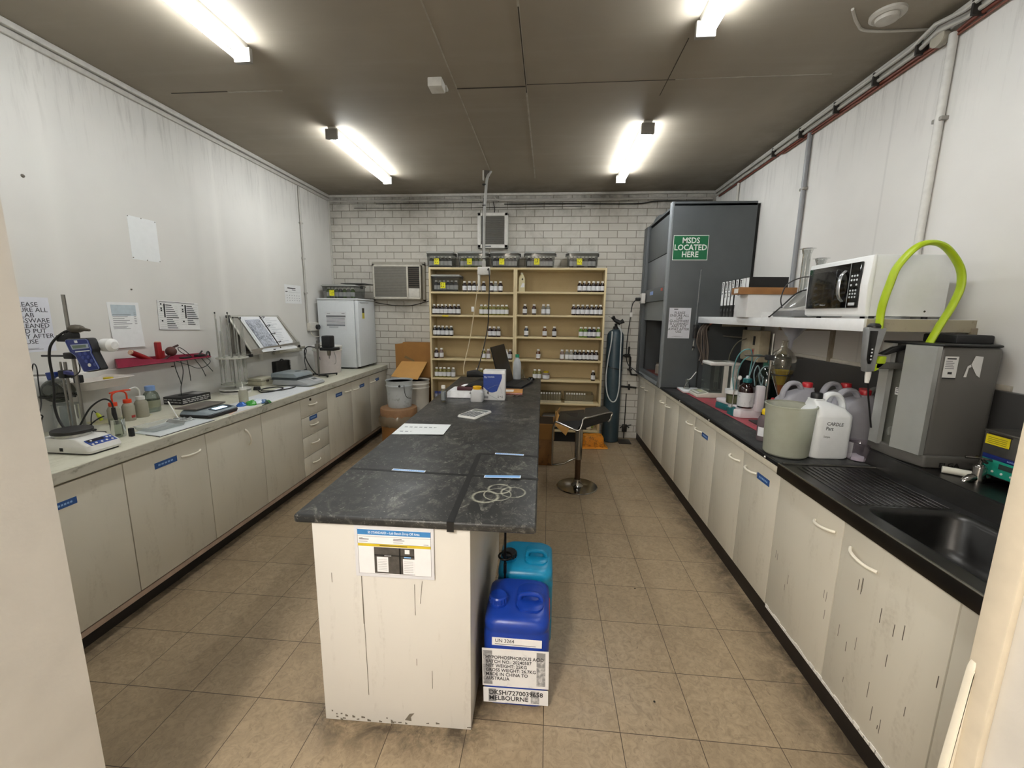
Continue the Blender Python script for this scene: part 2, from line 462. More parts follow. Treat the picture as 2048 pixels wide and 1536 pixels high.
# ------------------------------------------------------------------ fluorescent battens
m_batten = M('#d9d7d0', .4, var=.04, name='batten_enamel')
m_tube = emitter('lit_tube', (.95, .985, 1, 1), TUBE)
def batten(label, x, y0, y1, group='fluorescent ceiling battens'):
    t = thing('fluorescent_batten', label, 'ceiling light', (x, (y0 + y1) / 2, CZ), 0, group)
    h = (y1 - y0) / 2
    MB().prism([(-.035, 0), (.035, 0), (.028, -.042), (-.028, -.042)], -h, h, 'y', .003).build('body', m_batten, t)
    for e in (-h, h):
        b = MB(); b.box(-.05, .05, e - .014, e + .014, -.098, -.02, .004); b.build('lamp_holder', M('#8f8c86', .5, name='lampholder_plastic'), t)
    for q in (-.026, .026):
        MB().tube([(q, -h + .012, -.076), (q, h - .012, -.076)], .013, 12).build('tube', m_tube, t)
    return t
batten('twin-tube ceiling light at the far left, above the white fridge side', -1.85, 2.13, 3.33)
batten('twin-tube ceiling light at the far right, in front of the fume hood', .712, 2.17, 3.40)
batten('twin-tube ceiling light cut off by the top edge, over the left bench', -1.82, -.13, 1.09)
batten('twin-tube ceiling light cut off by the top edge, near the round ceiling rose', .738, -.13, 1.04)
pl = bpy.data.lights.new('passage_lamp', 'AREA'); pl.energy = PASSAGE; pl.color = (1, .95, .89); pl.shape = 'RECTANGLE'; pl.size = .3; pl.size_y = 1.2
po = bpy.data.objects.new('passage_lamp', pl); COL.objects.link(po); po.location = (-.85, -2.55, 2.57)

# ------------------------------------------------------------------ ceiling and wall services
t = thing('ceiling_sensor', 'small square white sensor box on the ceiling', 'sensor', (-.80, 1.525, CZ))
MB().box(-.047, .047, -.05, .05, -.055, 0, .006).build('housing', M('#cfccc4', .5, name='sensor_plastic'), t)
MB().box(.03, .055, .05, .10, -.02, 0, .004).build('cable_cover', M('#bdb9b0', .5), t)
t = thing('ceiling_rose', 'round white ceiling rose above the right bench', 'ceiling fitting', (1.626, 1.074, CZ))
MB().lathe([(.075, 0), (.075, -.012), (.062, -.02), (.05, -.018), (.046, -.034), (.0001, -.038)], n=28).build('rose', M('#b9b4aa', .5), t)
MB().tube([(-.2, -.05, -.006), (-.1, .06, -.006), (.0, .12, -.006), (.3, .13, -.006)], .007, 8, smooth=6).build('cable', M('#b1aca2', .5), t)
t = thing('conduit', 'painted vertical conduit down the left wall to the power outlet', 'conduit', (WL, 3.4, 1.5))
MB().tube([(.014, 0, 0), (.014, 0, CZ - 1.58)], .012, 10).build('pipe', m_pipe, t)
for z in (.35, .75, 1.15): MB().box(0, .03, -.022, .022, z, z + .018, .003).build('saddle', m_pipe, t)
t = thing('power_outlet', 'white double power outlet on the left wall beside the fridge', 'power outlet', (WL, 3.55, 1.45))
MB().box(0, .05, -.16, .13, -.045, .055, .006).build('plate', M('#d2cec4', .4), t)
MB().tube([(.05, -.02, .0), (.08, -.02, .0)], .03, 14).build('plug', M('#222222', .5), t)
MB().box(.05, .1, .05, .1, -.02, .02, .006).build('adaptor', M('#e6e4de', .4), t)
MB().tube([(.09, .07, -.02), (.09, .06, -.09), (.06, -.02, -.12), (.05, -.12, -.1), (.03, -.13, -.05)], .005, 8, smooth=6).build('cord', M('#cfc9bb', .5), t)
# right-hand services
t = thing('conduit_bundle', 'grey conduits running along the top of the right wall', 'conduit', (WR, 0, CZ))
for dx, dz in ((-.02, -.05), (-.05, -.045), (-.03, -.075)):
    MB().tube([(dx, 0, dz), (dx, 1.0, dz), (dx - .03, 1.12, dz + .012), (dx, 1.3, dz), (dx, 2.5, dz), (dx, 4.0, dz)], .011, 8).build('pipe', m_pipe, t)
t = thing('copper_pipe', 'rust-red pipe running along the top of the right wall', 'pipe', (WR, 0, CZ))
MB().tube([(-.014, .4, -.085), (-.014, 1.0, -.09), (-.016, 1.1, -.105), (-.014, 1.3, -.092), (-.014, 3.95, -.092)], .0095, 8).build('pipe', M('#6e3a2c', .5, var=.2, name='red_lead_paint'), t)
MB().tube([(-.014, .4, -.108), (-.014, 1.05, -.115), (-.014, 1.3, -.112), (-.014, 2.6, -.112)], .006, 8).build('pipe', M('#7a4a3a', .5, var=.2), t)
for y in (.95, 1.25, 1.55, 1.9, 2.3, 2.7): MB().box(-.06, 0, y - .006, y + .006, -.1, -.03).build('clip', M('#2b2723', .6), t)
b = MB(); b.T = Matrix.Translation((WR - .035, 1.13, CZ - .09)) @ Matrix.Rotation(PI / 2, 4, 'Y'); b.lathe([(.0001, .03), (.03, .025), (.04, .008), (.04, -.02)], n=18)
tag(b.build('junction_box', M('#b3ae9f', .5)), 'round junction box among the pipes, upper right corner', 'junction box')
def drop(label, y, z0, r, mat_, x=WR, clips=()):
    t = thing('conduit', label, 'conduit', (x, y, z0))
    MB().tube([(-r - .002, 0, 0), (-r - .002, 0, CZ - z0 - .1)], r, 10).build('pipe', mat_, t)
    for z in clips: MB().box(-.035, 0, -.03, .03, z - z0, z - z0 + .02, .003).build('saddle', M('#8d8a84', .5), t)
drop('fat white conduit down the right wall, behind the microwave', 1.075, 1.64, .019, M('#d3d1cc', .45), clips=(2.64,))
drop('grey conduit down the right wall, behind the black folders', 2.22, 1.64, .017, M('#8e9094', .4), clips=(2.63,))
drop('white pipe down the right wall just above the fume hood', 3.44, 2.6, .014, M('#c2bfb8', .45))
t = thing('pipe_run', 'pipes and black cables strung along the top of the brick wall', 'pipe', (0, WB, 0))
MB().tube([(WL + .03, -.02, 3.07), (WL + .05, -.02, 3.068), (1.9, -.02, 3.062)], .012, 8).build('pipe', m_pipe, t)
MB().tube([(-.75, -.03, 3.1), (-.6, -.03, 3.05), (.4, -.03, 3.045), (1.2, -.03, 3.06), (1.92, -.03, 3.05)], .01, 8, smooth=5).build('pipe', m_pipe, t)
MB().tube([(-.62, -.03, 3.01), (.2, -.03, 3.01), (1.0, -.03, 3.0), (1.3, -.03, 3.03), (1.92, -.03, 3.02)], .007, 8, smooth=5).build('cable', M('#211f1c', .6), t)
MB().tube([(-.9, -.02, 3.035), (-1.5, -.02, 3.035), (-2.3, -.02, 3.03)], .004, 6).build('cable', M('#26231f', .6), t)
MB().tube([(-2.6, -.015, 2.98), (-1.2, -.015, 2.975), (.4, -.015, 2.98)], .003, 6).build('cable', M('#3b362e', .6), t)
# left corner cable near the air conditioner
tag(MB().tube([(-2.36, 4.06, 1.77), (-2.1, 4.06, 1.735), (-1.85, 4.06, 1.74), (-1.62, 4.06, 1.80)], .005, 6, smooth=6).build('cable', M('#2a2723', .6)), 'dark cable sagging along the bricks under the air conditioner', 'cable')

# ------------------------------------------------------------------ back wall appliances
t = thing('air_conditioner', 'old window air conditioner set in the brick wall', 'air conditioner', (-2.02, WB, 1.815))
b = MB(); W_, H_ = .325, .44
b.box(-W_ - .03, W_ + .03, -.05, 0, -.02, .0); b.box(-W_ - .03, W_ + .03, -.05, 0, H_, H_ + .045)
b.box(-W_ - .03, -W_, -.05, 0, -.02, H_ + .02); b.box(W_, W_ + .03, -.05, 0, -.02, H_ + .02); b.build('surround', M('#a8a397', .5), t)
b = MB(); b.box(-W_, W_, -.12, -.09, 0, .03, .006); b.box(-W_, W_, -.12, -.09, H_ - .025, H_, .006); b.box(-W_, -W_ + .025, -.12, -.09, 0, H_, .006); b.box(W_ - .02, W_, -.12, -.09, 0, H_, .006); b.box(.13, .155, -.12, -.09, 0, H_, .006)
b.build('bezel', M('#cdc9be', .4), t)
MB().box(-W_, W_, -.11, 0, .004, H_ - .004).build('case', M('#8d887d', .5), t)
def slats(name, mat_, x0, x1, z0, z1, n, y0, y1, parent, th=.35):
    b = MB(); p = (z1 - z0) / n
    for i in range(n): b.box(x0, x1, y0, y1, z0 + i * p, z0 + i * p + p * th)
    return b.build(name, mat_, parent)
slats('intake_grille', M('#a09d96', .45), -W_ + .025, .13, .03, H_ - .025, 34, -.118, -.112, t)
MB().box(-W_ + .02, .135, -.112, -.11, .03, H_ - .02).build('grille_backing', M('#6e6b65', .6), t)
MB().box(.152, W_ - .015, -.113, -.11, .15, H_ - .02).build('louvre_opening', M('#171513', .6), t)
slats('louvre', M('#6b6156', .5), .155, W_ - .02, .16, H_ - .03, 10, -.122, -.114, t, .25)
MB().box(.158, W_ - .022, -.12, -.11, .03, .14, .004).build('control_flap', M('#d6d3cb', .4), t)
t = thing('exhaust_fan', 'square white exhaust fan high on the brick wall', 'fan', (-.76, WB, 2.47))
b = MB(); b.box(-.195, -.15, -.075, 0, 0, .43, .006); b.box(.15, .195, -.075, 0, 0, .43, .006); b.box(-.195, .195, -.075, 0, 0, .045, .006); b.box(-.195, .195, -.075, 0, .39, .43, .006)
b.build('frame', M('#dedcd6', .35), t)
MB().box(-.16, .16, -.05, -.045, .04, .395).build('backing', M('#5c5a55', .6), t)
slats('grille', M('#8a8781', .45), -.152, .152, .045, .39, 30, -.07, -.055, t, .4)
MB().box(-.1, -.02, -.078, -.074, .016, .028).build('maker_plate', M('#4c5058', .5), t)
tag(MB().tube([(-.76, 4.05, 3.04), (-.74, 4.05, 2.95), (-.75, 4.06, 2.9)], .006, 6, smooth=5).build('cable', M('#2d2a26', .6)), 'short dark cable entering the top of the exhaust fan', 'cable')
# pendant power drop
t = thing('pendant_outlet', 'white outlet box hanging on a grey conduit from the ceiling', 'power outlet', (-.745, 3.2, 2.06))
MB().box(-.068, .068, -.03, .03, 0, .085, .008).build('outlet_box', M('#d7d5cf', .4), t)
MB().box(-.02, .02, -.02, .02, .085, .15, .005).build('neck', M('#a9a7a1', .4), t)
MB().tube([(0, 0, .14), (.0, .0, .45), (.006, 0, .65), (.018, .0, .85), (.03, .02, 1.0), (.065, .06, CZ - 2.06)], .0145, 10, smooth=5).build('conduit', M('#a5a49f', .45), t)
MB().box(.0, .05, .03, .09, CZ - 2.12, CZ - 2.06, .004).build('ceiling_bracket', M('#4a4640', .6), t)
MB().box(-.02, -.005, .02, .05, CZ - 2.16, CZ - 2.06, .004).build('hook', M('#c9c6bf', .5), t)
for z in (.17, .72, .93): MB().box(-.016, .02, -.018, .018, z, z + .008).build('cable_tie', M('#1f1e1c', .6), t)
MB().tube([(-.016, .01, .2), (-.02, .01, .5), (-.004, .01, .8)], .004, 6, smooth=5).build('thin_cable', M('#23211f', .6), t)
MB().tube([(.045, -.03, .05), (.06, -.045, .06), (.068, -.04, -.05), (.06, -.03, -.3), (.05, -.03, -.55), (.0, -.1, -.85), (-.04, -.25, -1.05)], .006, 8, smooth=6).build('black_cord', M('#201d1a', .6), t)
MB().box(-.065, -.04, -.028, .02, -.16, .0, .006).build('inline_plug', M('#d9d6cd', .4), t)
MB().tube([(-.05, -.01, -.15), (-.075, -.015, -.2), (-.09, -.02, -.3), (-.15, -.05, -.7), (-.21, -.1, -1.0), (-.2, -.15, -1.09)], .005, 8, smooth=6).build('white_cord', M('#cdbf9f', .5), t)
MB().box(-.135, -.105, -.04, -.036, -.4, -.345, .002).build('paper_tag', PAPER, t)
# ------------------------------------------------------------------ cabinets
m_door = dirty('#d3cebf', '#8a7e68', .42, .45, 5, lo=.55, hi=.8, stretch=(3, 3, .5))
m_carcass = M('#b9b3a4', .5, name='carcass_board')
m_kick = M('#1d1712', .5, var=.3, scale=12, name='dark_kickboard')
m_rail = M('#b59f8e', .55, var=.15, scale=9, name='bare_rail')
m_handle = M('#ece6d6', .3, var=.03, name='cream_handle')
m_blue = M('#2a5391', .45, var=.08, scale=60, name='blue_label_tape')
m_bluetxt = M('#8fb4e0', .5, name='pale_label_print')
m_chip = M('#e9e6df', .7, name='chipped_edge')

def cabinet(side, y0, y1, fronts, label, top=.862, bot=.125, xf=None, rz=0.0, group=None, name='base_cabinet', depth=.6, ctop=None):
    """fronts: (kind, ya, yb, za, zb, handle, label_strip) in metres along the wall; outward direction is +x on the left, -x on the right"""
    s = 1 if side == 'L' else -1
    t = thing(name, label, 'cabinet', (xf, y0, 0), rz, group)
    b = MB(); b.box(-.02 * s, -depth * s, 0.002, y1 - y0 - .002, bot, ctop or top); b.build('carcass', m_carcass, t)
    MB().box(-(.06 if s > 0 else .012) * s, -(.08 if s > 0 else .03) * s, 0, y1 - y0, 0, bot).build('kickboard', m_kick, t)
    if s > 0: MB().box(-.012, -.035, 0, y1 - y0, bot - .035, bot - .006).build('bottom_rail', m_rail, t)
    for kind, ya, yb, za, zb, hd, ls in fronts:
        a, e = ya - y0 + .0025, yb - y0 - .0025
        d = MB().box(-.018 * s, 0, a, e, za + .0025, zb - .0025, .0015).build(kind, m_door, t)
        if hd:
            hy0, hy1, hz0, hz1 = hd
            n = 7; pts = []
            for i in range(n):
                q = i / (n - 1); pts.append((s * (.004 + .026 * max(0, math.sin(PI * q)) ** .6), hy0 - y0 + (hy1 - hy0) * q, hz0 + (hz1 - hz0) * q))
            MB().tube(pts, .0062, 8, smooth=3).build('handle', m_handle, d)
        if ls:
            ly, lz, lw, lh = ls
            b = MB().use(m_blue).box(0, s * .0012, ly - y0, ly - y0 + lw, lz, lz + lh)
            b.use(m_bluetxt); n = random.Random(int(ly * 100)).randint(5, 8)
            for i in range(n): b.box(s * .0012, s * .0016, ly - y0 + lw * (.15 + .7 * i / n), ly - y0 + lw * (.15 + .7 * (i + .7) / n), lz + lh * .36, lz + lh * .64)
            b.build('label_strip', None, d)
    return t
ZB, ZT = .13, .858
LXF = lambda y: -2.165 - .0178 * (y - .14) - .012      # left bench runs very slightly out of square
LRZ = .0178
def left(y0, y1, fronts, label, **kw): return cabinet('L', y0, y1, fronts, label, xf=LXF(y0), rz=LRZ, depth=.62, **kw)
left(-.55, .412, [('door', -.11, .412, ZB, ZT, None, (.085, .75, .105, .032))],
     'cream base cabinet nearest the doorway on the left, partly hidden by the wall end')
left(.412, 1.466, [('door', .412, .938, ZB, ZT, (.748, .884, .772, .772), (.58, .758, .142, .034)), ('door', .938, 1.466, ZB, ZT, (1.285, 1.315, .79, .665), None)],
     'cream double base cabinet under the grey scale, one handle hanging loose')
left(1.466, 1.987, [('door', 1.466, 1.987, ZB, ZT, None, None)], 'cream single-door base cabinet without a handle, left of the drawers')
dr = []
zz = [ZB, .311, .498, .682, ZT]
for i, (hz, ls) in enumerate(((.231, None), (.42, None), (.594, (2.115, .635, .13, .04)), (.787, None))):
    dr.append(('drawer', 1.987, 2.447, zz[i], zz[i + 1], (2.112, 2.245, hz, hz), ls))
tdr = left(1.987, 2.447, dr, 'cream four-drawer unit with a lock in its top drawer', name='drawer_unit')
MB().tube([(0, .16, .832), (.006, .16, .832)], .012, 12).build('lock', M('#2a241c', .4, .6), tdr)
left(2.447, 3.49, [('door', 2.447, 2.987, ZB, ZT, (2.822, 2.955, .775, .775), (2.625, .752, .14, .04)), ('door', 2.987, 3.49, ZB, ZT, (3.03, 3.165, .762, .772), (3.2, .752, .13, .038))],
     'cream double base cabinet with two blue labels, right of the drawers')
left(3.49, 4.06, [('door', 3.49, 4.06, ZB, ZT, (3.51, 3.645, .768, .775), (3.665, .757, .12, .035))], 'cream base cabinet under the white fridge, at the brick wall')

m_ltop = dirty('#d6d4c2', '#8f8a62', .45, .5, 5, lo=.5, hi=.72, stretch=(3, 1, 1))
m_ledge = dirty('#c3c1b4', '#77735f', .5, .8, 12, lo=.5, hi=.65, stretch=(1, .6, 2))
t = thing('worktop', 'long off-white laminate worktop along the left wall, chipped and stained', 'worktop', (0, 0, 0))
y0, y1 = -.58, 4.075
MB().prism([(LXF(y0) + .012, y0), (LXF(y1) + .012, y1), (WL + .032, y1), (WL + .032, y0)], .868, .925, 'z', .003).build('top', m_ltop, t)
b = MB(); b.prism([(LXF(y0) + .0122, y0), (LXF(y1) + .0122, y1), (LXF(y1) + .0145, y1), (LXF(y0) + .0145, y0)], .872, .922, 'z'); b.build('edge_strip', m_ledge, t)

# right-hand run
RX = 1.186
def right(y0, y1, fronts, label, **kw): return cabinet('R', y0, y1, fronts, label, xf=RX, depth=.7, **kw)
HZ = .758
def pair(y0, ym, y1, la=None, top=.838, zl=.758):
    f = [('door', ym, y1, .105, top, (ym + .035, ym + .165, zl, zl), None), ('door', y0, ym, .105, top, (ym - .175, ym - .045, zl, zl), la)]
    return f
R_G = 'cream base cabinets along the right wall'
right(3.23, 4.05, pair(3.23, 3.685, 4.05), 'cream double base cabinet below the fume hood, in the far right corner', bot=.1, top=.84)
right(2.36, 3.23, pair(2.36, 2.786, 3.23), 'cream double base cabinet below the near edge of the fume hood, without labels', bot=.1, top=.84)
right(1.52, 2.36, pair(1.52, 1.941, 2.36, (1.655, .725, .12, .034)), 'cream double base cabinet below the titrator, blue label by its near handle', bot=.1, top=.84)
right(.70, 1.52, pair(.70, 1.095, 1.52, (.79, .735, .13, .036)), 'cream double base cabinet below the red mat end, blue label close to the sink', bot=.1, top=.84)
right(-.24, .70, [('door', .232, .70, .105, .838, (.268, .4, .765, .752), None), ('door', -.24, .232, .105, .838, (.045, .18, .735, .752), None)],
      'scuffed cream double cabinet under the steel sink', bot=.1, top=.84, ctop=.70)
right(-.58, -.24, [('door', -.58, -.24, .105, .838, None, None)], 'scuffed cream cabinet panel beside the door jamb on the right', bot=.1, top=.84, ctop=.70)
# scuffs and worn lower edges on the sink cabinet doors
b = MB().use(M('#5d554b', .7, name='scuff_mark')); rnd = random.Random(3)
for i in range(26):
    y = rnd.uniform(-.5, .2); z = rnd.uniform(.16, .62); h = rnd.uniform(.015, .075); b.box(RX - .0004, RX + .001, y, y + rnd.uniform(.0015, .003), z, z + h)
for i in range(7):
    y = rnd.uniform(.26, .66); z = rnd.uniform(.2, .6); b.box(RX - .0004, RX + .001, y, y + .002, z, z + rnd.uniform(.02, .06))
b.use(m_chip)
for i in range(46):
    y = -.56 + i * .027; b.box(RX - .002, RX + .002, y, y + .03, .098, .108 + rnd.uniform(0, .012))
tag(b.build('scuff_marks'), 'dark scuffs and chipped edges low on the sink cabinets', 'scuff marks', kind='stuff')

def black_top(name, scr, extra=None):
    k = Nodes(name); v = k.coord()
    c = k.mix(k.ramp(k.noise(v, 4, 5, .6), .35, .65), lin('#232425'), lin('#2e2f2f'))
    s1 = k.ramp(k.noise(v, 9, 6, .75, 2.4, (1, .6, 1)), .50, .62)
    s2 = k.ramp(k.noise(v, 40, 4, .7, 1.2), .48, .62)
    wear = k.ramp(k.noise(v, 2.3, 4, .6), .35, .65, .25, 1)
    c = k.mix(k.math('MULTIPLY', k.math('MULTIPLY', s1, k.ramp(s2, 0, 1, .25, 1)), k.math('MULTIPLY', wear, scr)), c, lin('#9b9a90'))
    s3 = k.ramp(k.noise(v, 75, 3, .6, .8), .63, .69)
    c = k.mix(k.math('MULTIPLY', s3, scr * .6), c, lin('#a9a89e'))
    if extra: c = extra(k, v, c)
    k.fin(c, k.ramp(k.noise(v, 6, 4), .3, .7, .34, .5), 0, .5)
    return k.m
t = thing('worktop', 'black laminate worktop along the right wall with a cream front edge', 'worktop', (0, 0, 0))
MB().box(1.178, WR - .036, .702, 4.06, .842, .9, .003).build('top', black_top('black_bench_laminate', .3), t)
MB().box(1.170, 1.178, .702, 4.06, .846, .882, .001).build('edge_strip', M('#cfc9b8', .45, name='cream_edge'), t)
MB().box(1.168, 1.19, .702, 4.06, .882, .9025, .001).build('black_lip', M('#17181a', .35), t)
for y in (.83, 1.62, 2.3, 2.98, 3.5): MB().sphere((1.168, y, .892), .006, 10).build('screw_cap', M('#e8e6df', .4), t)

# sink: top with grooved drainer, pressed bowl, upstand and ledge
m_steel = M('#565554', .34, 1.0, var=.12, scale=9, name='dull_stainless')
m_steeldark = M('#434241', .38, 1.0, var=.15, scale=12, name='worn_stainless')
t = thing('sink_bench', 'stainless steel sink bench with drainer and single bowl', 'sink', (0, 0, 0))
x0, x1, x2 = 1.168, 1.63, WR - .036
bx0, bx1, by0, by1 = 1.255, 1.575, -.34, .215
b = MB()
zt = .9
def rrect(xa, xb, ya, yb, r, n, z):
    out = []
    for cx, cy, a in ((xb - r, yb - r, 0), (xa + r, yb - r, PI / 2), (xa + r, ya + r, PI), (xb - r, ya + r, 1.5 * PI)):
        for i in range(n + 1): out.append((cx + r * math.cos(a + PI / 2 * i / n), cy + r * math.sin(a + PI / 2 * i / n), z))
    return out
# deck with a hole: four strips around the bowl plus corner fill through a ring
outer = rrect(bx0 - .02, bx1 + .02, by0 - .02, by1 + .02, .06, 5, zt)
def ring_faces(mb, A, B):
    n = len(A); mb._add(list(A) + list(B), [(i, (i + 1) % n, n + (i + 1) % n, n + i) for i in range(n)])
sq = []
for p in outer:      # project the rounded ring out to its bounding square
    cx, cy = (bx0 + bx1) / 2, (by0 + by1) / 2; hx, hy = (bx1 - bx0) / 2 + .02, (by1 - by0) / 2 + .02
    dx, dy = (p[0] - cx) / hx, (p[1] - cy) / hy; m = max(abs(dx), abs(dy)); sq.append((cx + dx / m * hx, cy + dy / m * hy, zt))
ring_faces(b, sq, outer)
hx0, hx1, hy0, hy1 = bx0 - .02, bx1 + .02, by0 - .02, by1 + .02
for xa, xb, ya, yb in ((x0, x1, hy1, .70), (x0, x1, -.59, hy0), (x0, hx0, hy0, hy1), (hx1, x1, hy0, hy1)):
    b._add([(xa, ya, zt), (xb, ya, zt), (xb, yb, zt), (xa, yb, zt)], [(0, 1, 2, 3)])
b.build('deck', m_steel, t)
b = MB(); rings = [outer]
for ins, z, r in ((.012, zt - .004, .055), (.024, zt - .02, .06), (.032, zt - .13, .07), (.06, zt - .165, .07), (.11, zt - .172, .06)):
    rings.append(rrect(bx0 - .02 + ins, bx1 + .02 - ins, by0 - .02 + ins, by1 + .02 - ins, r, 5, z))
b.loft(rings, cap=False); b._add(rings[-1], [tuple(range(len(rings[-1])))])
b.build('bowl', m_steeldark, t, angle=60)
MB().lathe([(.03, 0), (.028, .003), (.012, .001)], (1.41, -.06, zt - .171), 16).build('waste', M('#3f3e3c', .4, 1), t)
b = MB()
for i in range(14): b.box(1.235 + i * .026, 1.247 + i * .026, .25, .665, zt, zt + .003, .0012, 1)
b.build('drainer_grooves', m_steel, t)
MB().box(x0 - .004, x0 + .004, -.59, .70, .845, .9, .0015).build('front_apron', M('#45423e', .4, 1.0, var=.1, scale=6), t)
MB().tube([(x0, -.59, .902), (x0, .70, .902)], .0045, 8).build('front_bead', M('#98968f', .25, 1.0), t)
MB().tube([(x0 + .02, .70, .902), (x1, .70, .902)], .006, 8).build('end_bead', M('#7d7b77', .3, 1.0), t)
MB().prism([(x1, .9), (x1 + .006, .9), (x1 + .016, .978), (x2, .978), (x2, .972), (x1 + .012, .972)], -.59, .96, 'y').build('upstand', m_steel, t)
tag(MB().box(x1 + .02, x2, -.58, .955, .9005, .9715).build('ledge_block', M('#77746c', .7)), 'boxed ledge behind the sink under the water purifier', 'ledge')

# ------------------------------------------------------------------ bookcases on the back wall
m_ply = dirty('#d4c39a', '#a18c62', .5, .35, 4, lo=.5, hi=.8)
m_plyb = dirty('#c2ae84', '#917c56', .6, .35, 5, lo=.5, hi=.8)
BY0, BY1 = 3.78, 4.07
LEV_L = [1.91, 1.622, 1.35, 1.062, .811, .515, .16]
LEV_R = [1.918, 1.634, 1.361, 1.072, .815, .518, .16]
def bookcase(x0, x1, lev, top, label):
    t = thing('bookcase', label, 'bookcase', ((x0 + x1) / 2, BY0, 0)); h = (x1 - x0) / 2; D = BY1 - BY0
    for q in (-1, 1): MB().box(q * h, q * (h - .022), 0, D, 0, top, .001).build('side_panel', m_ply, t)
    MB().box(-h + .02, h - .02, 0, D, top - .025, top, .001).build('top_panel', m_ply, t)
    MB().box(-h + .02, h - .02, D - .008, D, .05, top).build('back_panel', m_plyb, t)
    for z in lev: MB().box(-h + .022, h - .022, .004, D - .008, z - .024, z, .001).build('shelf', m_ply, t)
    MB().box(-h + .02, h - .02, .035, .05, 0, .13).build('plinth', M('#0f0e0d', .6), t)
    return t
BXL, BXM, BXR = -1.536, -.444, .668
bookcase(BXL, BXM, LEV_L, 2.205, 'left half of the open pale timber shelving against the bricks')
bookcase(BXM + .001, BXR, LEV_R, 2.205, 'right half of the open pale timber shelving, beside the gas cylinder')
tag(MB().box(-1.37, -1.29, BY0 - .0015, BY0, 1.599, 1.616).build('shelf_label', M('#e5cf2a', .5)), 'yellow label strip on the shelf edge under the brown bottles', 'label')

# ------------------------------------------------------------------ island bench
def stains(k, v, c):
    s = k.sep(v)
    for cx, cy, r, wd in ((-.262, .150, .052, .009), (-.152, .205, .050, .006), (-.213, .232, .047, .008), (-.215, .176, .056, .004), (-.345, 1.95, .045, .005), (-.43, 1.9, .04, .005)):
        dx = k.math('SUBTRACT', s[0], cx); dy = k.math('SUBTRACT', s[1], cy)
        d = k.math('SQRT', k.math('ADD', k.math('MULTIPLY', dx, dx), k.math('MULTIPLY', dy, dy)))
        e = k.math('ABSOLUTE', k.math('SUBTRACT', d, r))
        f = k.math('MULTIPLY', k.ramp(e, 0, wd, 1, 0), k.ramp(k.noise(v, 22, 4, .7), .3, .6, .1, .8))
        c = k.mix(f, c, lin('#b8b8a6'))
    return c
m_island = black_top('scratched_black_laminate', .62, stains)
IX = [(-.943, -.078), (-.047, -.066), (-.092, 3.36), (-1.05, 3.36)]
t = thing('island_bench', 'white island bench with a scratched black laminate top', 'bench', (0, 0, 0))
MB().prism(IX, .866, .9, 'z', .010, 3).build('bench_top', m_island, t)
m_island_side = dirty('#dcd9d2', '#8d8576', .45, .5, 4, lo=.58, hi=.8, stretch=(4, 4, .4))
b = MB(); b.prism([(-.884, -.06), (-.287, -.048), (-.32, 1.16), (-.935, 1.16)], 0, .866, 'z', .002); b.build('end_carcass', m_island_side, t)
b = MB(); b.prism([(-.95, 1.162), (-.60, 1.162), (-.60, 3.3), (-1.0, 3.3)], .0, .864, 'z', .002); b.build('far_carcass', m_island_side, t)
b = MB().use(M('#6f685c', .7, name='pencil_scratch'))
for x, z0, z1, dx in ((-.703, .13, .66, .004), (-.704, .45, .66, 0), (-.50, .5, .63, 0), (-.47, .55, .645, -.01), (-.44, .18, .26, 0), (-.82, .62, .66, 0), (-.50, .28, .31, 0)):
    b.plate([(x, -.0592 + .012 * (x + .884) / .6 - .002, z1), (x + .0018, -.0592 + .012 * (x + .884) / .6 - .002, z1), (x + .0018 + dx, -.0592 + .012 * (x + .884) / .6 - .002, z0), (x + dx, -.0592 + .012 * (x + .884) / .6 - .002, z0)], .0004)
rnd = random.Random(9)
for i in range(22):
    x = rnd.uniform(-.87, -.3); z = abs(rnd.gauss(0, .02)); q = -.0592 + .012 * (x + .884) / .6 - .002; w = rnd.uniform(.004, .016)
    b.plate([(x, q, z + rnd.uniform(.003, .012)), (x + w, q, z + .006), (x + w, q, z + .001), (x, q, z)], .0004)
b.plate([(-.555, -.0545, .024), (-.535, -.0545, .055), (-.515, -.0545, .06), (-.53, -.0545, .04), (-.528, -.0545, .022)], .0004)
b.build('scratches', None, t)
MB().tube([(-.198, .36, .02), (-.198, .36, .866)], .0055, 8).build('tap_spindle', M('#17130f', .4, .6), t)
MB().tube([(-.196 + .032 * math.cos(i * PI / 8), .36 + .032 * math.sin(i * PI / 8), .507) for i in range(16)], .005, 6, closed=True).build('ring_handle', M('#17130f', .4, .6), t)
MB().box(-.205, -.19, .35, .37, .42, .47, .003).build('tap_body', M('#17130f', .4, .6), t)
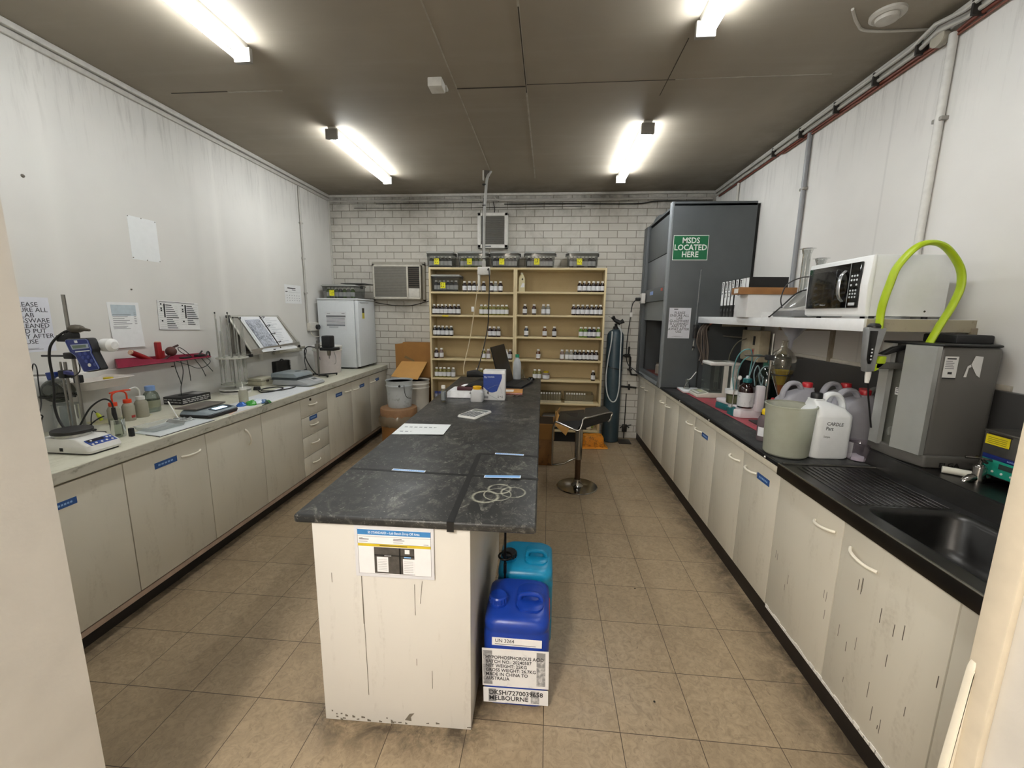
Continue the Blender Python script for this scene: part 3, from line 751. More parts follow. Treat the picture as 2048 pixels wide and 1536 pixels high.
# black floor tape dividing the drop-off area and its blue captions
m_tape = M('#0f0f10', .55, name='black_tape')
b = MB(); z = .9
b.plate([(-.947, .392, z), (-.947, .37, z), (-.05, .342, z), (-.05, .364, z)], .0006)
b.plate([(-.376, .652, z + .0004), (-.376, .676, z + .0004), (-.056, .668, z + .0004), (-.056, .644, z + .0004)], .0006)
b.plate([(-.368, -.07, z + .0008), (-.342, -.07, z + .0008), (-.358, .655, z + .0008), (-.384, .655, z + .0008)], .0006)
b.box(-.368, -.342, -.0722, -.0702, .862, .9)
tag(b.build('tape_marking', m_tape), 'black tape lines marking off the near end of the island top', 'tape')
m_cap = M('#7fb2e8', .45, name='pale_blue_label'); m_capi = M('#2b5f9e', .5)
def caption(p, q, hgt, label, torn=False):
    d = Vector((q[0] - p[0], q[1] - p[1], 0)); r = d.normalized(); u = Vector((-r.y, r.x, 0)); L = d.length
    ob = sheet('caption_label', label, 'label', (p[0], p[1], .9015), r, u, L, hgt, M('#e6eef7', .6), [(m_cap, .004, .003, L - .004, hgt - .003)] + [(M('#d8e8fa', .5), L * (.2 + .6 * i / 9), hgt * .42, L * (.2 + .6 * (i + .7) / 9), hgt * .6) for i in range(9)], .0004)
    return ob
caption((-.745, .378), (-.583, .370), .022, 'pale blue caption label on the cross tape at the left, on the island top')
caption((-.289, .664), (-.135, .658), .021, 'pale blue caption label on the farther tape line, right side of the island top')
ob = caption((-.297, .335), (-.13, .335), .030, 'wrinkled blue caption label lying below the tape crossing on the right')
for v in ob.data.vertices:
    v.co.z += .0025 * (1 + math.sin(v.co.x * 90)) + (.004 if v.co.x > .16 else 0)
# laminated notice on the island end
m_sky = M('#3f86c6', .4, name='blue_header'); m_yel = M('#d9c032', .5, name='yellow_bar'); m_slate = M('#4d4a46', .6, var=.3, scale=40, name='printed_photo')
m_lam = M('#dcdde2', .3, var=.03, name='laminate_pouch'); m_pg = M('#f1f1f4', .5, var=.02, name='printed_page')
q = .012
lines = [(m_pg, q, q, .30 - q, .205 - q), (GREYINK, q, q, q + .0012, .205 - q), (GREYINK, .288, q, .2892, .205 - q), (GREYINK, q, q, .288, q + .001),
         (m_sky, q, .170, .288, .191), (GREYINK, q, .163, .288, .164), (m_yel, q, .124, .288, .1345), (GREYINK, q, .1345, .288, .1353),
         (m_slate, .073, .016, .226, .122)]
ink2 = [(m_pg, .083, .022, .126, .083), (m_pg, .182, .018, .226, .079), (m_tape, .074, .088, .226, .092), (m_tape, .168, .016, .174, .122), (m_pg, .19, .1, .208, .117),
        (m_cap, .187, .083, .213, .088), (m_pg, .112, .0875, .138, .0905), (INK, .018, .156, .032, .1575), (INK, .018, .151, .055, .1535), (GREYINK, .018, .142, .05, .1435), (INK, .148, .156, .18, .158), (INK, .148, .151, .19, .153), (GREYINK, .148, .142, .184, .1435), (GREYINK, .262, .139, .28, .1405), (M('#7d6a16', .6), .095, .1275, .2, .131)]
for i in range(7): ink2 += [(GREYINK, .087, .03 + i * .007, .121, .0312 + i * .007), (GREYINK, .186, .026 + i * .007, .221, .0272 + i * .007)]
fo = (-.72, -.0612, .657)
ob = sheet('bench_notice', 'laminated notice with a blue header on the white end of the island', 'notice', fo, (.6, .007, 0), Z, .30, .208, m_lam, lines, .0008)
b = MB()
for m, xa, ya, xb, yb in ink2: b.use(m).box(xa, xb, ya, yb, .0011, .0015)
b.build('printed_picture', None, ob)
text('5S STANDARD – Lab Bench Drop Off Area', .0135, at2(.15, .1865, .0012), M('#e8eff8', .5), ob, align='CENTER', bold=.012, xs=.80)
text('5S Standard Visual Framework – Dropping Area', .006, at2(.15, .132, .0012), M('#5e5010', .6), ob, align='CENTER', xs=.75)

# ------------------------------------------------------------------ wall shelf on the right
t = thing('wall_shelf', 'thick white shelf on the right wall carrying the microwave', 'shelf', (0, 0, 0))
MB().box(1.484, WR, .71, 2.915, 1.577, 1.638, .003).build('board', dirty('#dddcd6', '#a39e90', .45, .3, 7), t)
MB().box(1.479, 1.4845, .71, 2.915, 1.577, 1.638, .001).build('front_edge', M('#eceef0', .35, var=.03), t)
MB().box(1.49, WR, .7065, .711, 1.579, 1.636).build('raw_end', dirty('#a79f8b', '#6d6453', .7, .7, 20), t)
m_brk = M('#8f8574', .6, var=.15)
for y in (1.66, 2.62):
    b = MB(); b.box(WR - .018, WR, y - .016, y + .016, 1.335, 1.577); b.box(1.6, WR, y - .008, y + .008, 1.55, 1.577); b.build('bracket', m_brk, t)
MB().box(WR - .02, WR, .694, .72, 1.53, 1.6, .002).build('bracket', m_brk, t)

# ------------------------------------------------------------------ fume hood
m_hood = M('#54585a', .42, var=.05, scale=8, spec=.4, name='grey_hood_enamel'); m_hoodl = M('#82878b', .38, var=.05, name='lit_hood_edge')
t = thing('fume_hood', 'big dark grey fume hood at the far right against the brick wall', 'fume hood', (0, 0, 0))
HX, HY0, HY1, HZ0, HZ1 = 1.150, 2.92, 4.06, .905, 2.735
MB().box(HX + .012, WR - .03, HY0, HY0 + .03, HZ0, HZ1, .003).build('side_panel', m_hood, t)
MB().box(HX - .006, HX + .014, HY0 - .001, HY0 + .07, HZ0, HZ1, .003).build('front_post', m_hoodl, t)  # same hood enamel, with the light on this front edge put into a paler colour
MB().box(HX + .02, WR - .03, HY1 - .03, HY1, HZ0, HZ1 - .03, .002).build('side_panel', m_hood, t)
b = MB(); b.box(HX - .01, HX + .05, HY1 - .16, HY1, HZ0, 2.70, .006); b.box(HX - .018, HX - .008, HY1 - .13, HY1 - .05, 1.0, 2.6, .003); b.build('front_post', m_hood, t)
MB().box(HX + .02, WR - .03, HY0, HY1, HZ1 - .04, HZ1 - .02).build('top_panel', m_hood, t)
MB().box(HX + .02, HX + .04, HY0 + .07, HY1 - .16, 2.28, 2.66, .004).build('upper_fascia', m_hood, t)
MB().box(HX + .025, HX + .045, HY0 + .07, HY1 - .16, 1.95, 2.275, .003).build('upper_panel', M('#6f7376', .3, var=.06, scale=5), t)
MB().box(HX + .033, HX + .047, HY0 + .12, HY1 - .2, 2.0, 2.24).build('viewing_pane', M('#74797c', .12, var=.08, scale=4), t)
cp = MB().box(HX + .0, HX + .06, HY0 + .07, HY1 - .14, 1.80, 1.945, .004).build('control_rail', m_hood, t)
MB().box(HX - .003, HX + .001, 3.46, 3.60, 1.875, 1.915, .001).build('blue_sticker', M('#8fa9dc', .4), cp)
MB().box(HX - .003, HX + .001, 3.07, 3.14, 1.9, 1.93, .001).build('red_sticker', M('#a8433a', .4), cp)
MB().box(HX + .02, HX + .026, HY0 + .07, HY1 - .16, 1.59, 1.81).build('sash_glass', glass('#cfd6d8', .9, .9, 'sash_glass', .03, .38, '#a5a9a8'), t)
MB().box(HX - .005, HX + .05, HY0 + .07, HY1 - .16, HZ0, .985, .005).build('sill', m_hood, t)
MB().prism([(HX - .012, HZ0 + .005), (HX - .005, HZ0 + .005), (HX - .005, .95), (HX - .012, .93)], HY0 + .1, HY1 - .2, 'y').build('airfoil', m_hoodl, t)
MB().box(HX + .05, WR - .05, HY0 + .03, HY1 - .03, .905, .95).build('work_surface', M('#6b2f28', .5, var=.2), t)
MB().box(WR - .12, WR - .10, HY0 + .03, HY1 - .03, .95, 2.6).build('rear_baffle', M('#33383b', .5), t)
MB().box(WR - .028, WR - .001, HY0 + .012, HY0 + .06, .91, HZ1 - .02).build('wall_packer', M('#141310', .7), t)
m_duct = M('#6d7478', .4, var=.1)
for dx in (0, .05):
    MB().tube([(HX + .14 + dx, 3.62, 2.62), (HX + .13 + dx, 3.68, 2.73), (HX + .11 + dx, 3.78, 2.79), (HX + .09 + dx, 3.88, 2.78), (HX + .07 + dx, 3.94, 2.71), (HX + .07 + dx, 3.95, 2.62)], .02, 10, smooth=6).build('hose', m_duct, t)
pw = MB().box(HX - .05, HX - .005, 3.80, 3.92, 1.79, 1.91, .004).build('socket', M('#d9d7d2', .4), t)
MB().box(HX - .11, HX - .05, 3.84, 3.89, 1.82, 1.86, .008).build('plug', M('#161616', .5), pw)
tag(MB().tube([(HX - .10, 3.86, 1.84), (HX - .14, 3.88, 1.77), (HX - .145, 3.94, 1.6), (HX - .16, 3.98, 1.3), (HX - .15, 3.95, 1.05), (HX - .07, 3.85, .96), (HX - .02, 3.75, .93), (HX + .0, 3.4, .915)], .0055, 8, smooth=6).build('cord', M('#1a1a1c', .5)), 'black cord hanging from the socket on the fume hood front', 'cord')
tag(MB().box(HX - .165, HX - .13, 3.88, 3.905, 1.62, 1.68, .003).build('cord_tag', M('#dad8d2', .5)), 'small white tag on the fume hood cord', 'tag')
# pots standing inside the hood
for i, (x, y, r, h, c) in enumerate(((1.36, 3.3, .06, .11, '#8c7a66'), (1.42, 3.52, .055, .1, '#6d5a50'), (1.34, 3.68, .05, .12, '#8a8378'))):
    tt = thing('jar', ('squat brown jar inside the fume hood, nearest the opening edge', 'dull brown jar in the middle of the fume hood floor', 'pale jar inside the fume hood, farthest in')[i], 'jar', (x, y, .951), 0, 'jars in the fume hood')
    MB().lathe([(r, 0), (r, h * .8), (r * .8, h * .9), (r * .8, h)], n=18).build('body', M(c, .3), tt)
    MB().lathe([(r * .85, h), (r * .85, h * 1.12), (.001, h * 1.12)], n=18).build('lid', M('#4a423a', .5), tt)
# signs on the hood
ob = sheet('safety_sign', 'green sign reading MSDS LOCATED HERE on the fume hood', 'sign', (1.180, HY0 - .0004, 2.186), X, Z, .335, .236, M('#e9ece8', .4, var=.02), [], .0015)
b = MB(); b.box(.005, .33, .005, .231, .0015, .002, 0); b.build('green_panel', M('#0f6b42', .4, var=.04), ob)
text('MSDS\nLOCATED\nHERE', .075, at2(.1675, .222, .0022), M('#f2f5f1', .5), ob, align='CENTER', bold=.02, xs=.92, line=.88)
NOTICE = 'PLEASE\nENSURE ALL\nLAB\nGLASSWARE\nIS CLEANED\nAND PUT\nAWAY AFTER\nUSE'
ob = sheet('glassware_notice', 'white notice about cleaning glassware on the fume hood side', 'notice', (1.192, HY0 - .0004, 1.418), X, Z, .213, .305, M('#dcdde4', .3, var=.03), [(INK, .045, .288, .085, .295), (GREYINK, .04, .014, .15, .0155), (GREYINK, .06, .019, .12, .0205)], .0008)
text(NOTICE, .034, at2(.104, .272, .001), M('#2e2f33', .6), ob, align='CENTER', bold=.004, line=.80)
# ------------------------------------------------------------------ papers on the left wall
ox = WL + .0002
def wp(name, label, cat, y0, y1, z0, z1, ink=(), base=PAPER, tilt=0, **kw):
    return sheet(name, label, cat, (ox, y0, z0), (0, 1, tilt), Z, y1 - y0, z1 - z0, base, ink, .0007, **kw)
ob = wp('glassware_notice', 'white notice about cleaning glassware on the left wall, partly behind the wall end', 'notice', .575, .798, 1.388, 1.698,
        [(GREYINK, .06, .013, .16, .016), (GREYINK, .08, .02, .14, .022)], M('#dfe0e8', .4, var=.03))
text(NOTICE, .036, at2(.112, .285, .001), M('#3a3a40', .6), ob, align='CENTER', bold=.004, line=.83)
m_bluepr = M('#b9c6cd', .7, name='pale_table_tint')
ink = [(m_bluepr, .022, .155, .19, .292)] + [(GREYINK, .025, .286 - i * .0125, .15 - (i * 37 % 5) * .012, .289 - i * .0125) for i in range(11)] + [(GREYINK, .17, .286 - i * .0125, .186, .289 - i * .0125) for i in range(11)] + text_lines(3, .02, .19, .148, .008, .0025, GREYINK, 4)
wp('data_sheet', 'white sheet with a pale blue table pinned low on the left wall', 'poster', 1.12, 1.335, 1.374, 1.684, ink, PAPER, curl=.012)
ink = [(GREYINK, 0, .205, .37, .2062), (INK, .02, .2105, .33, .214), (GREYINK, 0, 0, .0015, .222), (GREYINK, .0, 0, .36, .0015)]
for c0, n in ((.05, 12), (.235, 10)):
    ink.append((INK, c0, .005 if c0 < .1 else .045, c0 + .012, .198))
    for i in range(n):
        yy = .192 - i * .0158; ink.append((GREYINK if i % 3 else INK, c0 + .018, yy - .006, c0 + .07 + (i * 29 % 7) * .009, yy)); ink.append((GREYINK, c0 - .04, yy - .008, c0 + .12, yy - .0085 + .0014))
    for i in (0, 2, 3, 8): ink.append((INK, c0 - .025, .188 - i * .0158, c0 - .013, .199 - i * .0158))
wp('chart_poster', 'black and white chart of two columns, landscape, on the left wall', 'poster', 1.470, 1.835, 1.488, 1.71, ink, M('#e2e2e0', .5, var=.04), -.04, curl=.006)
ob = wp('blank_sheet', 'blank white sheet pinned high on the left wall', 'poster', 1.34, 1.553, 1.988, 2.283, [], M('#eceeee', .7, var=.02))
b = MB()
for x, y in ((.004, .29), (.205, .288), (.006, .01), (.108, .004), (.207, .006), (.1, .292)): b.lathe([(.004, 0), (.004, .002), (.001, .003)], (x, y, .0008), 8)
b.build('pin', M('#9a968c', .4, .5), ob)
wp('calendar_sheet', 'small white calendar page on the left wall beside the conduit', 'calendar', 3.02, 3.325, 1.728, 1.935,
   [(INK, .05, .165, .2, .175), (GREYINK, .13, .148, .2, .155), (INK, .01, .125, .05, .133), (GREYINK, .06, .125, .28, .1265)] + [(GREYINK, .03 + c * .045, .03 + r_ * .028, .042 + c * .045, .036 + r_ * .028) for c in range(6) for r_ in range(3)])
for i, (y, z, r) in enumerate(((.78, 2.36, .010), (1.30, 1.775, .006))):
    tag(MB().lathe([(r, 0), (r * .7, .006), (.001, .008)], n=10).build('wall_plug', M('#6d675e', .6)), ('dark wall plug high on the left wall near the doorway', 'little plug hole in the left wall above the pale blue table sheet')[i], 'wall plug')
for o in [o for o in COL.objects if o.name.startswith('wall_plug')]:
    y, z = (.78, 2.36) if o.name == 'wall_plug' else (1.30, 1.775)
    o.matrix_world = frame((WL, y, z), Y, Z)
tag(MB().box(WL + .029, WL + .0315, 1.5, 1.525, 1.2, 1.208).build('ledge_hole', M('#1d1b18', .8)), 'tiny dark slot in the ledge under the red tray', 'slot')

LB = .925                                                # left bench surface
m_black = M('#151516', .45, name='black_plastic'); m_blackm = M('#1d1d1f', .6, name='matt_black')
m_white = M('#e4e3de', .35, var=.03, name='white_plastic'); m_steelr = M('#9b9a96', .28, 1, var=.08, name='steel_rod'); m_grey = M('#8f9395', .4, name='grey_plastic')
g_clear = glass(); g_milk = glass('#e9ece6', .9, .7, 'milky_plastic', .12, .45, '#d4d5c6'); g_milk2 = glass('#eef0ee', .95, .6, 'clear_tub', .08, .28, '#cfd2d0')

# hot plate stirrer
t = thing('hotplate_stirrer', 'white magnetic stirrer with a black round plate at the near end of the left bench', 'hotplate', (-2.385, .405, LB), .0)
b = MB()
b.loft([rrect(-.145, .14, -.078, .078, .02, 4, .008), rrect(-.15, .145, -.082, .082, .022, 4, .02), rrect(-.148, .135, -.08, .08, .024, 4, .045), rrect(-.14, .075, -.07, .07, .03, 4, .075)])
b.build('housing', m_white, t, angle=30)
MB().loft([rrect(-.14, .135, -.072, .072, .02, 4, 0), rrect(-.14, .135, -.072, .072, .02, 4, .009)]).build('base_foot', m_blackm, t)
pm = Matrix.Translation((.116, 0, .052)) @ Matrix.Rotation(math.radians(30), 4, 'Y')
b = MB(); b.T = pm
b.use(M('#1e3f8f', .35, name='blue_panel')).box(-.026, .02, -.062, .062, 0, .004, .0015)
b.use(M('#0b0e2a', .3)).box(-.024, -.006, -.056, .02, .004, .005); b.use(m_white)
for x, y in ((-.014, -.04), (-.014, .035), (-.012, .05), (.006, -.03), (.008, -.005), (.006, .02), (.008, .045), (.012, -.05)): b.lathe([(.0055, .004), (.0045, .006), (.001, .0065)], (x, y, 0), 10)
b.build('control_panel', None, t)
MB().lathe([(.068, .07), (.068, .09), (.071, .092)], (-.04, 0, 0), 32).build('plate_collar', M('#bdbcb8', .2, .9), t)
MB().lathe([(.078, .091), (.079, .096), (.079, .106), (.076, .109), (.001, .109)], (-.04, 0, 0), 36).build('hot_plate', M('#262423', .55, var=.2), t)
MB().box(-.02, .0, -.0825, -.079, .016, .034, .002).build('side_switch', m_blackm, t)
# retort stands
def stand(name, label, x, y, rods, base=(.1, .14), parts=None):
    t = thing(name, label, 'retort stand', (x, y, LB))
    MB().box(-base[0], base[0], -base[1] / 2, base[1] / 2, 0, .012, .004).build('base', M('#2f2e2c', .5), t)
    for dx, dy, h, r in rods: MB().tube([(dx, dy, .01), (dx, dy, h)], r, 12).build('rod', m_steelr, t)
    return t
t = stand('retort_stand', 'tall retort stand behind the stirrer holding the blue meter', -2.625, .62, [(0, 0, .785, .0085)], (.06, .12))
MB().box(-.03, .03, -.045, .015, .535, .57, .006).build('boss_head', m_blackm, t)
MB().tube([(-.17, -.015, .453), (.05, -.015, .457)], .0055, 8).build('clamp_rod', m_black, t)
MB().box(-.025, .03, -.03, .015, .44, .475, .006).build('boss_head', m_black, t)
b = MB(); b.sphere((.07, -.02, .605), .036, 14, .62); b.tube([(.08, -.02, .607), (.15, -.02, .598)], [.014, .006], 10); b.build('wing_knob', M('#5d574d', .5, .4), t)
MB().box(.02, .075, -.045, -.005, .55, .585, .008).build('clamp_jaw', m_blackm, t)
t = stand('retort_stand', 'shorter retort stand with blue clamp behind the stirrer', -2.735, .66, [(0, 0, .415, .0075), (-.028, .0, .415, .005)], (.06, .12))
MB().tube([(-.18, -.02, .335), (.09, -.02, .35)], .006, 8).build('clamp_rod', m_steelr, t)
MB().prism([(-.075, .312), (-.02, .34), (-.022, .362), (-.085, .356)], -.04, -.012, 'y', .004).build('blue_boss', M('#223e93', .4), t)
MB().prism([(.03, .35), (.09, .345), (.07, .362), (.03, .37)], -.04, -.012, 'y', .004).build('blue_boss', M('#3a3f84', .4), t)
MB().box(-.012, .03, -.035, .01, .325, .37, .006).build('black_boss', m_black, t)
MB().box(.07, .105, -.03, .0, .30, .345, .005).build('rubber_jaw', m_black, t)
# blue handheld meter clamped to the tall stand
out = [(-2.534, 1.468), (-2.527, 1.477), (-2.414, 1.483), (-2.404, 1.476), (-2.391, 1.427), (-2.395, 1.411), (-2.362, 1.331), (-2.366, 1.324), (-2.447, 1.309), (-2.455, 1.314), (-2.486, 1.392), (-2.515, 1.414)]
mx, mz = -2.45, 1.395
t = thing('handheld_meter', 'blue handheld meter with a grey display clamped above the stirrer', 'meter', (mx, .53, mz))
P = [(a - mx, c - mz) for a, c in out]
sc_ = lambda k: [(a * k, c * k) for a, c in P]
MB().prism(sc_(1.05), -.002, .04, 'y', .006).build('rubber_holster', m_blackm, t)
MB().prism(sc_(.99), -.007, 0, 'y', .002).build('case', M('#23337f', .35, name='meter_blue'), t)
b = MB().use(M('#8290b0', .5)); nP = len(P)
b.tube([(a * .985, -.0075, c * .985) for a, c in P], .0012, 5, closed=True); b.build('edge_line', None, t)
MB().prism([(-.055, .055), (.045, .063), (.048, .04), (-.045, .029)], -.0095, -.006, 'y', .001).build('display_frame', M('#aeb9cc', .4), t)
MB().prism([(-.046, .052), (.036, .058), (.038, .044), (-.039, .036)], -.0105, -.009, 'y').build('display', M('#78897c', .25), t)
b = MB().use(M('#e6ecf2', .5)); b.prism([(-.03, .078), (-.013, .079), (-.012, .066), (-.026, .065)], -.009, -.006, 'y'); b.prism([(-.032, .022), (.05, .03), (.05, .025), (-.032, .016)], -.009, -.006, 'y')
b.build('badge', None, t)
b = MB()
for i in range(4):
    for j in range(2):
        cx, cz = -.008 + i * .015 + j * .032 - .0, .008 - i * .019 + j * .004
        b.use(M('#3b4c9a', .4) if not (i == 3 and j == 0) else m_white); b.T = Matrix.Translation((cx, -.006, cz)) @ Matrix.Rotation(PI / 2, 4, 'X'); b.lathe([(.0095, 0), (.009, .003), (.003, .0036), (.0001, .0036)], n=14)
b.build('key', None, t)
b = MB(); b.T = Matrix.Translation((-2.375, .6, 1.445)) @ Matrix.Rotation(PI / 2, 4, 'Y') ; b.lathe([(.034, -.03), (.036, .02), (.02, .035), (.001, .036)], n=18)
tag(b.build('paper_roll', M('#eeeeec', .6)), 'white rounded roll end peeping out behind the blue meter', 'roll')
tag(MB().tube([(-2.56, .6, 1.516), (-2.605, .585, 1.514), (-2.665, .565, 1.455), (-2.69, .56, 1.383), (-2.692, .56, 1.27), (-2.70, .56, 1.18), (-2.712, .56, 1.11), (-2.70, .56, 1.03), (-2.665, .56, .975), (-2.60, .56, .94), (-2.56, .57, .935)], .006, 8, smooth=6).build('cable', m_black), 'thick black cable looping from the meter down behind the stirrer', 'cable')
tag(MB().tube([(-2.585, .58, 1.51), (-2.61, .58, 1.49), (-2.59, .58, 1.44), (-2.55, .58, 1.41), (-2.552, .585, 1.36), (-2.562, .59, 1.3), (-2.63, .6, 1.26)], .003, 6, smooth=6).build('cable', m_black), 'thin black lead curling behind the blue meter', 'cable')
# electrodes hanging at the back, probe and its beaker
t = thing('probe', 'black probe on a curved cable standing in a beaker behind the stirrer', 'probe', (-2.43, .62, 1.0))
MB().tube([(0, 0, .095), (.0, 0, .06), (.012, 0, -.0)], [.009, .011, .006], 10).build('probe_body', m_black, t)
MB().tube([(-.2, -.05, -.06), (-.155, -.04, .02), (-.1, -.03, .1), (-.045, -.01, .142), (-.01, 0, .13), (0, 0, .092)], .0045, 8, smooth=6).build('cable', m_black, t)
t = thing('electrode', 'yellow-green electrode cap hanging beside the stand rod', 'probe', (-2.50, .6, 1.035))
MB().tube([(-.012, 0, .03), (.0, 0, .015), (.012, 0, -.01)], [.006, .010, .008], 10).build('cap', M('#bcc92c', .4), t)
MB().tube([(-.05, 0, -.09), (-.055, 0, -.02), (-.035, 0, .04), (-.012, 0, .03)], .0025, 6, smooth=6).build('lead', m_black, t)
def cyl_glass(name, label, cat, loc, prof, mat_=None, n=24, liquid=None, group=None):
    t = thing(name, label, cat, loc, 0, group)
    MB().open_lathe(prof, n=n).build('vessel', mat_ or g_clear, t)
    if liquid:
        r, h, m = liquid; MB().lathe([(r, .003), (r, h), (.0001, h)], n=n).build('liquid', m, t)
    return t
tb = cyl_glass('beaker', 'small clear beaker behind the white stirrer', 'beaker', (-2.425, .625, LB), [(.0001, .002), (.03, .002), (.033, .008), (.033, .1), (.036, .104)], glass('#dfe6dd', .88, .9, 'beaker_glass', .02, .12, '#c4cbbd'))
tag(MB().box(-2.375, -2.352, .63, .65, LB, LB + .05, .004).build('rubber_bung', m_black), 'small black stopper on the bench beside the beaker', 'stopper')
t = thing('round_flask', 'big round flask in a dark ring at the back of the left bench', 'flask', (-2.86, .70, 1.165))
MB().sphere((0, 0, 0), .072, 22).build('flask_bulb', glass('#c9cdc8', .8, .9, 'smoked_glass', .03, .15, '#70736e'), t)
MB().tube([(.075 * math.cos(i * PI / 10), .075 * math.sin(i * PI / 10), -.03) for i in range(20)], .006, 6, closed=True).build('support_ring', M('#3b3a36', .4, .7), t)
MB().tube([(.075, 0, -.03), (.13, -.02, -.028)], .005, 6).build('ring_arm', M('#3b3a36', .4, .7), t)
cyl_glass('measuring_jar', 'tall clear jar under the round flask', 'jar', (-2.855, .72, LB), [(.0001, .003), (.055, .003), (.058, .01), (.058, .15), (.061, .155)], glass('#e8eef0', .93, .9, 'jar_glass', .02, .18, '#d5dadc'))
# tangled black leads by the wall end
tag(MB().tube([(-2.76, .42, 1.14), (-2.70, .46, 1.09), (-2.685, .48, 1.075), (-2.695, .48, 1.05), (-2.703, .48, 1.01), (-2.70, .47, .998), (-2.735, .45, .978), (-2.725, .42, .95), (-2.71, .40, .932)], .0035, 6, smooth=4).build('cable', m_black), 'kinked black lead hanging at the far left beside the wall end', 'cable')
tag(MB().tube([(-2.87, .58, 1.36), (-2.845, .58, 1.29), (-2.823, .58, 1.335), (-2.806, .58, 1.315), (-2.812, .58, 1.23), (-2.79, .56, 1.12), (-2.735, .5, 1.06), (-2.73, .5, 1.0), (-2.78, .48, .97)], .003, 6, smooth=5).build('cable', m_black), 'thin dark lead looping over the flask at the far left', 'cable')
tag(MB().tube([(-2.70, .46, .93), (-2.64, .5, .93), (-2.56, .52, .955), (-2.5, .58, 1.03), (-2.47, .6, 1.05)], .0035, 6, smooth=5).build('cable', m_black), 'dark lead trailing across the bench behind the stirrer', 'cable')
t = thing('plug', 'black plug lying on the bench left of the stirrer', 'plug', (-2.63, .36, LB))
MB().box(-.02, .03, -.014, .014, 0, .03, .006).build('plug_body', m_black, t)
MB().tube([(-.01, 0, .02), (-.035, .02, .06), (-.05, .06, .08)], .006, 6, smooth=4).build('plug_lead', m_black, t)

# white basin hooked on the ledge
t = thing('plastic_basin', 'white rectangular plastic basin hooked on the ledge behind the wash bottles', 'basin', (0, 0, 0))
def rq(xa, xb, ya, yb, r, z): return rrect(xa, xb, ya, yb, r, 4, z)
b = MB(); b.loft([rq(-2.905, -2.735, .755, .985, .03, 1.155), rq(-2.93, -2.715, .73, 1.01, .03, 1.205), rq(-2.945, -2.70, .715, 1.025, .03, 1.21), rq(-2.94, -2.705, .72, 1.02, .028, 1.214), rq(-2.925, -2.725, .74, 1.0, .028, 1.203), rq(-2.9, -2.745, .765, .975, .028, 1.16)], cap=True)
b.build('basin', glass('#eeeae6', .9, .6, 'basin_plastic', .2, .75, '#e3ddd6'), t)
MB().box(WL, WL + .028, .78, .96, 1.2, 1.242, .004).build('hook', m_white, t)
tag(MB().lathe([(.022, 0), (.024, .03), (.024, .045), (.0001, .047)], (-2.80, .93, 1.165), 16).build('yellow_tub', M('#d6bd2b', .45)), 'small yellow tub inside the white basin', 'tub')

# wash bottles
def washbottle(x, y, cap, label, spout, h=.115, w=.032, neck=True):
    t = thing('wash_bottle', label, 'wash bottle', (x, y, LB), 0, 'wash bottles at the back of the left bench')
    MB().lathe([(w * .96, 0), (w, .006), (w, h * .8), (w * .8, h * .93), (w * .5, h), (w * .5, h + .006)], n=22).build('bottle', glass('#dfdccf', .9, .6, 'bottle_plastic', .15, .62, '#bfbbaa'), t)
    MB().lathe([(w * .66, h + .0), (w * .68, h + .004), (w * .66, h + .022), (.0001, h + .024)], n=22).build('cap', cap, t)
    MB().tube([(0, 0, h + .02)] + [(p[0], p[1], h + p[2]) for p in spout], .0048, 8, smooth=6).build('spout', cap, t)
    return t
m_or = M('#d9431f', .35, name='orange_plastic')
washbottle(-2.72, .865, m_or, 'wash bottle with orange cap, nearer of the two, its spout bent to the right', [(0, 0, .06), (.005, .01, .08), (.01, .05, .088), (.02, .1, .085)])
tw = washbottle(-2.72, .955, m_or, 'wash bottle with orange cap and a small red hazard mark, the farther orange one', [(0, 0, .055), (-.004, -.012, .075), (-.008, -.05, .083), (-.012, -.09, .078)], .117)
MB().box(.029, .0325, -.012, .01, .02, .036).build('hazard_mark', M('#9c2a25', .5), tw)
washbottle(-2.73, 1.05, m_white, 'wash bottle with white cap and a curled white spout', [(0, 0, .06), (-.003, -.02, .085), (-.006, -.06, .08)], .118, .036)
t = thing('reagent_bottle', 'clear glass bottle with blue screw cap behind the wash bottles', 'bottle', (-2.80, 1.19, LB))
MB().open_lathe([(.0001, .002), (.044, .002), (.048, .01), (.048, .1), (.04, .13), (.024, .15), (.02, .157), (.02, .17)], n=24).build('glass', glass('#e3ebe4', .9, .95, 'bottle_glass', .02, .06, '#c5cbc4'), t)
MB().lathe([(.029, .152), (.029, .182), (.026, .185), (.0001, .185)], n=22).build('cap', M('#7f9fd0', .4), t)
MB().open_lathe([(.0485, .035), (.0485, .085)], n=24).build('label_print', M('#8d9079', .6), t)
# items on the near part of the bench
sheet('paper_sheet', 'yellowed paper lying under the wash bottles', 'paper', (-2.80, .82, LB + .0004), (.3, .95, 0), (-.95, .3, 0), .3, .14, M('#d5d0a4', .7, var=.1), [], .0006)
t = thing('clipboard', 'white laminated board lying at the bench edge under the clear tray', 'board', (0, 0, LB))
MB().plate([(-2.40, .69, .001), (-2.195, .645, .001), (-2.19, 1.02, .001), (-2.46, 1.04, .001)], .006).build('board', M('#e6ecee', .3, var=.02), t)
MB().plate([(-2.31, .668, .0), (-2.195, .643, .0), (-2.186, 1.02, .0), (-2.2, 1.02, 0), (-2.21, .68, 0)], .004).build('dark_edge', M('#4a4644', .6), t)
t = thing('clear_tray', 'shallow clear plastic tray on the white board', 'tray', (-2.345, .80, LB + .0085), -.15)
b = MB(); b.loft([rq(-.07, .07, -.09, .09, .012, .0), rq(-.078, .078, -.098, .098, .014, .022), rq(-.082, .082, -.102, .102, .014, .024)], cap=False); b._add(rq(-.07, .07, -.09, .09, .012, 0), [tuple(range(20))]); b.build('tray', g_milk2, t)
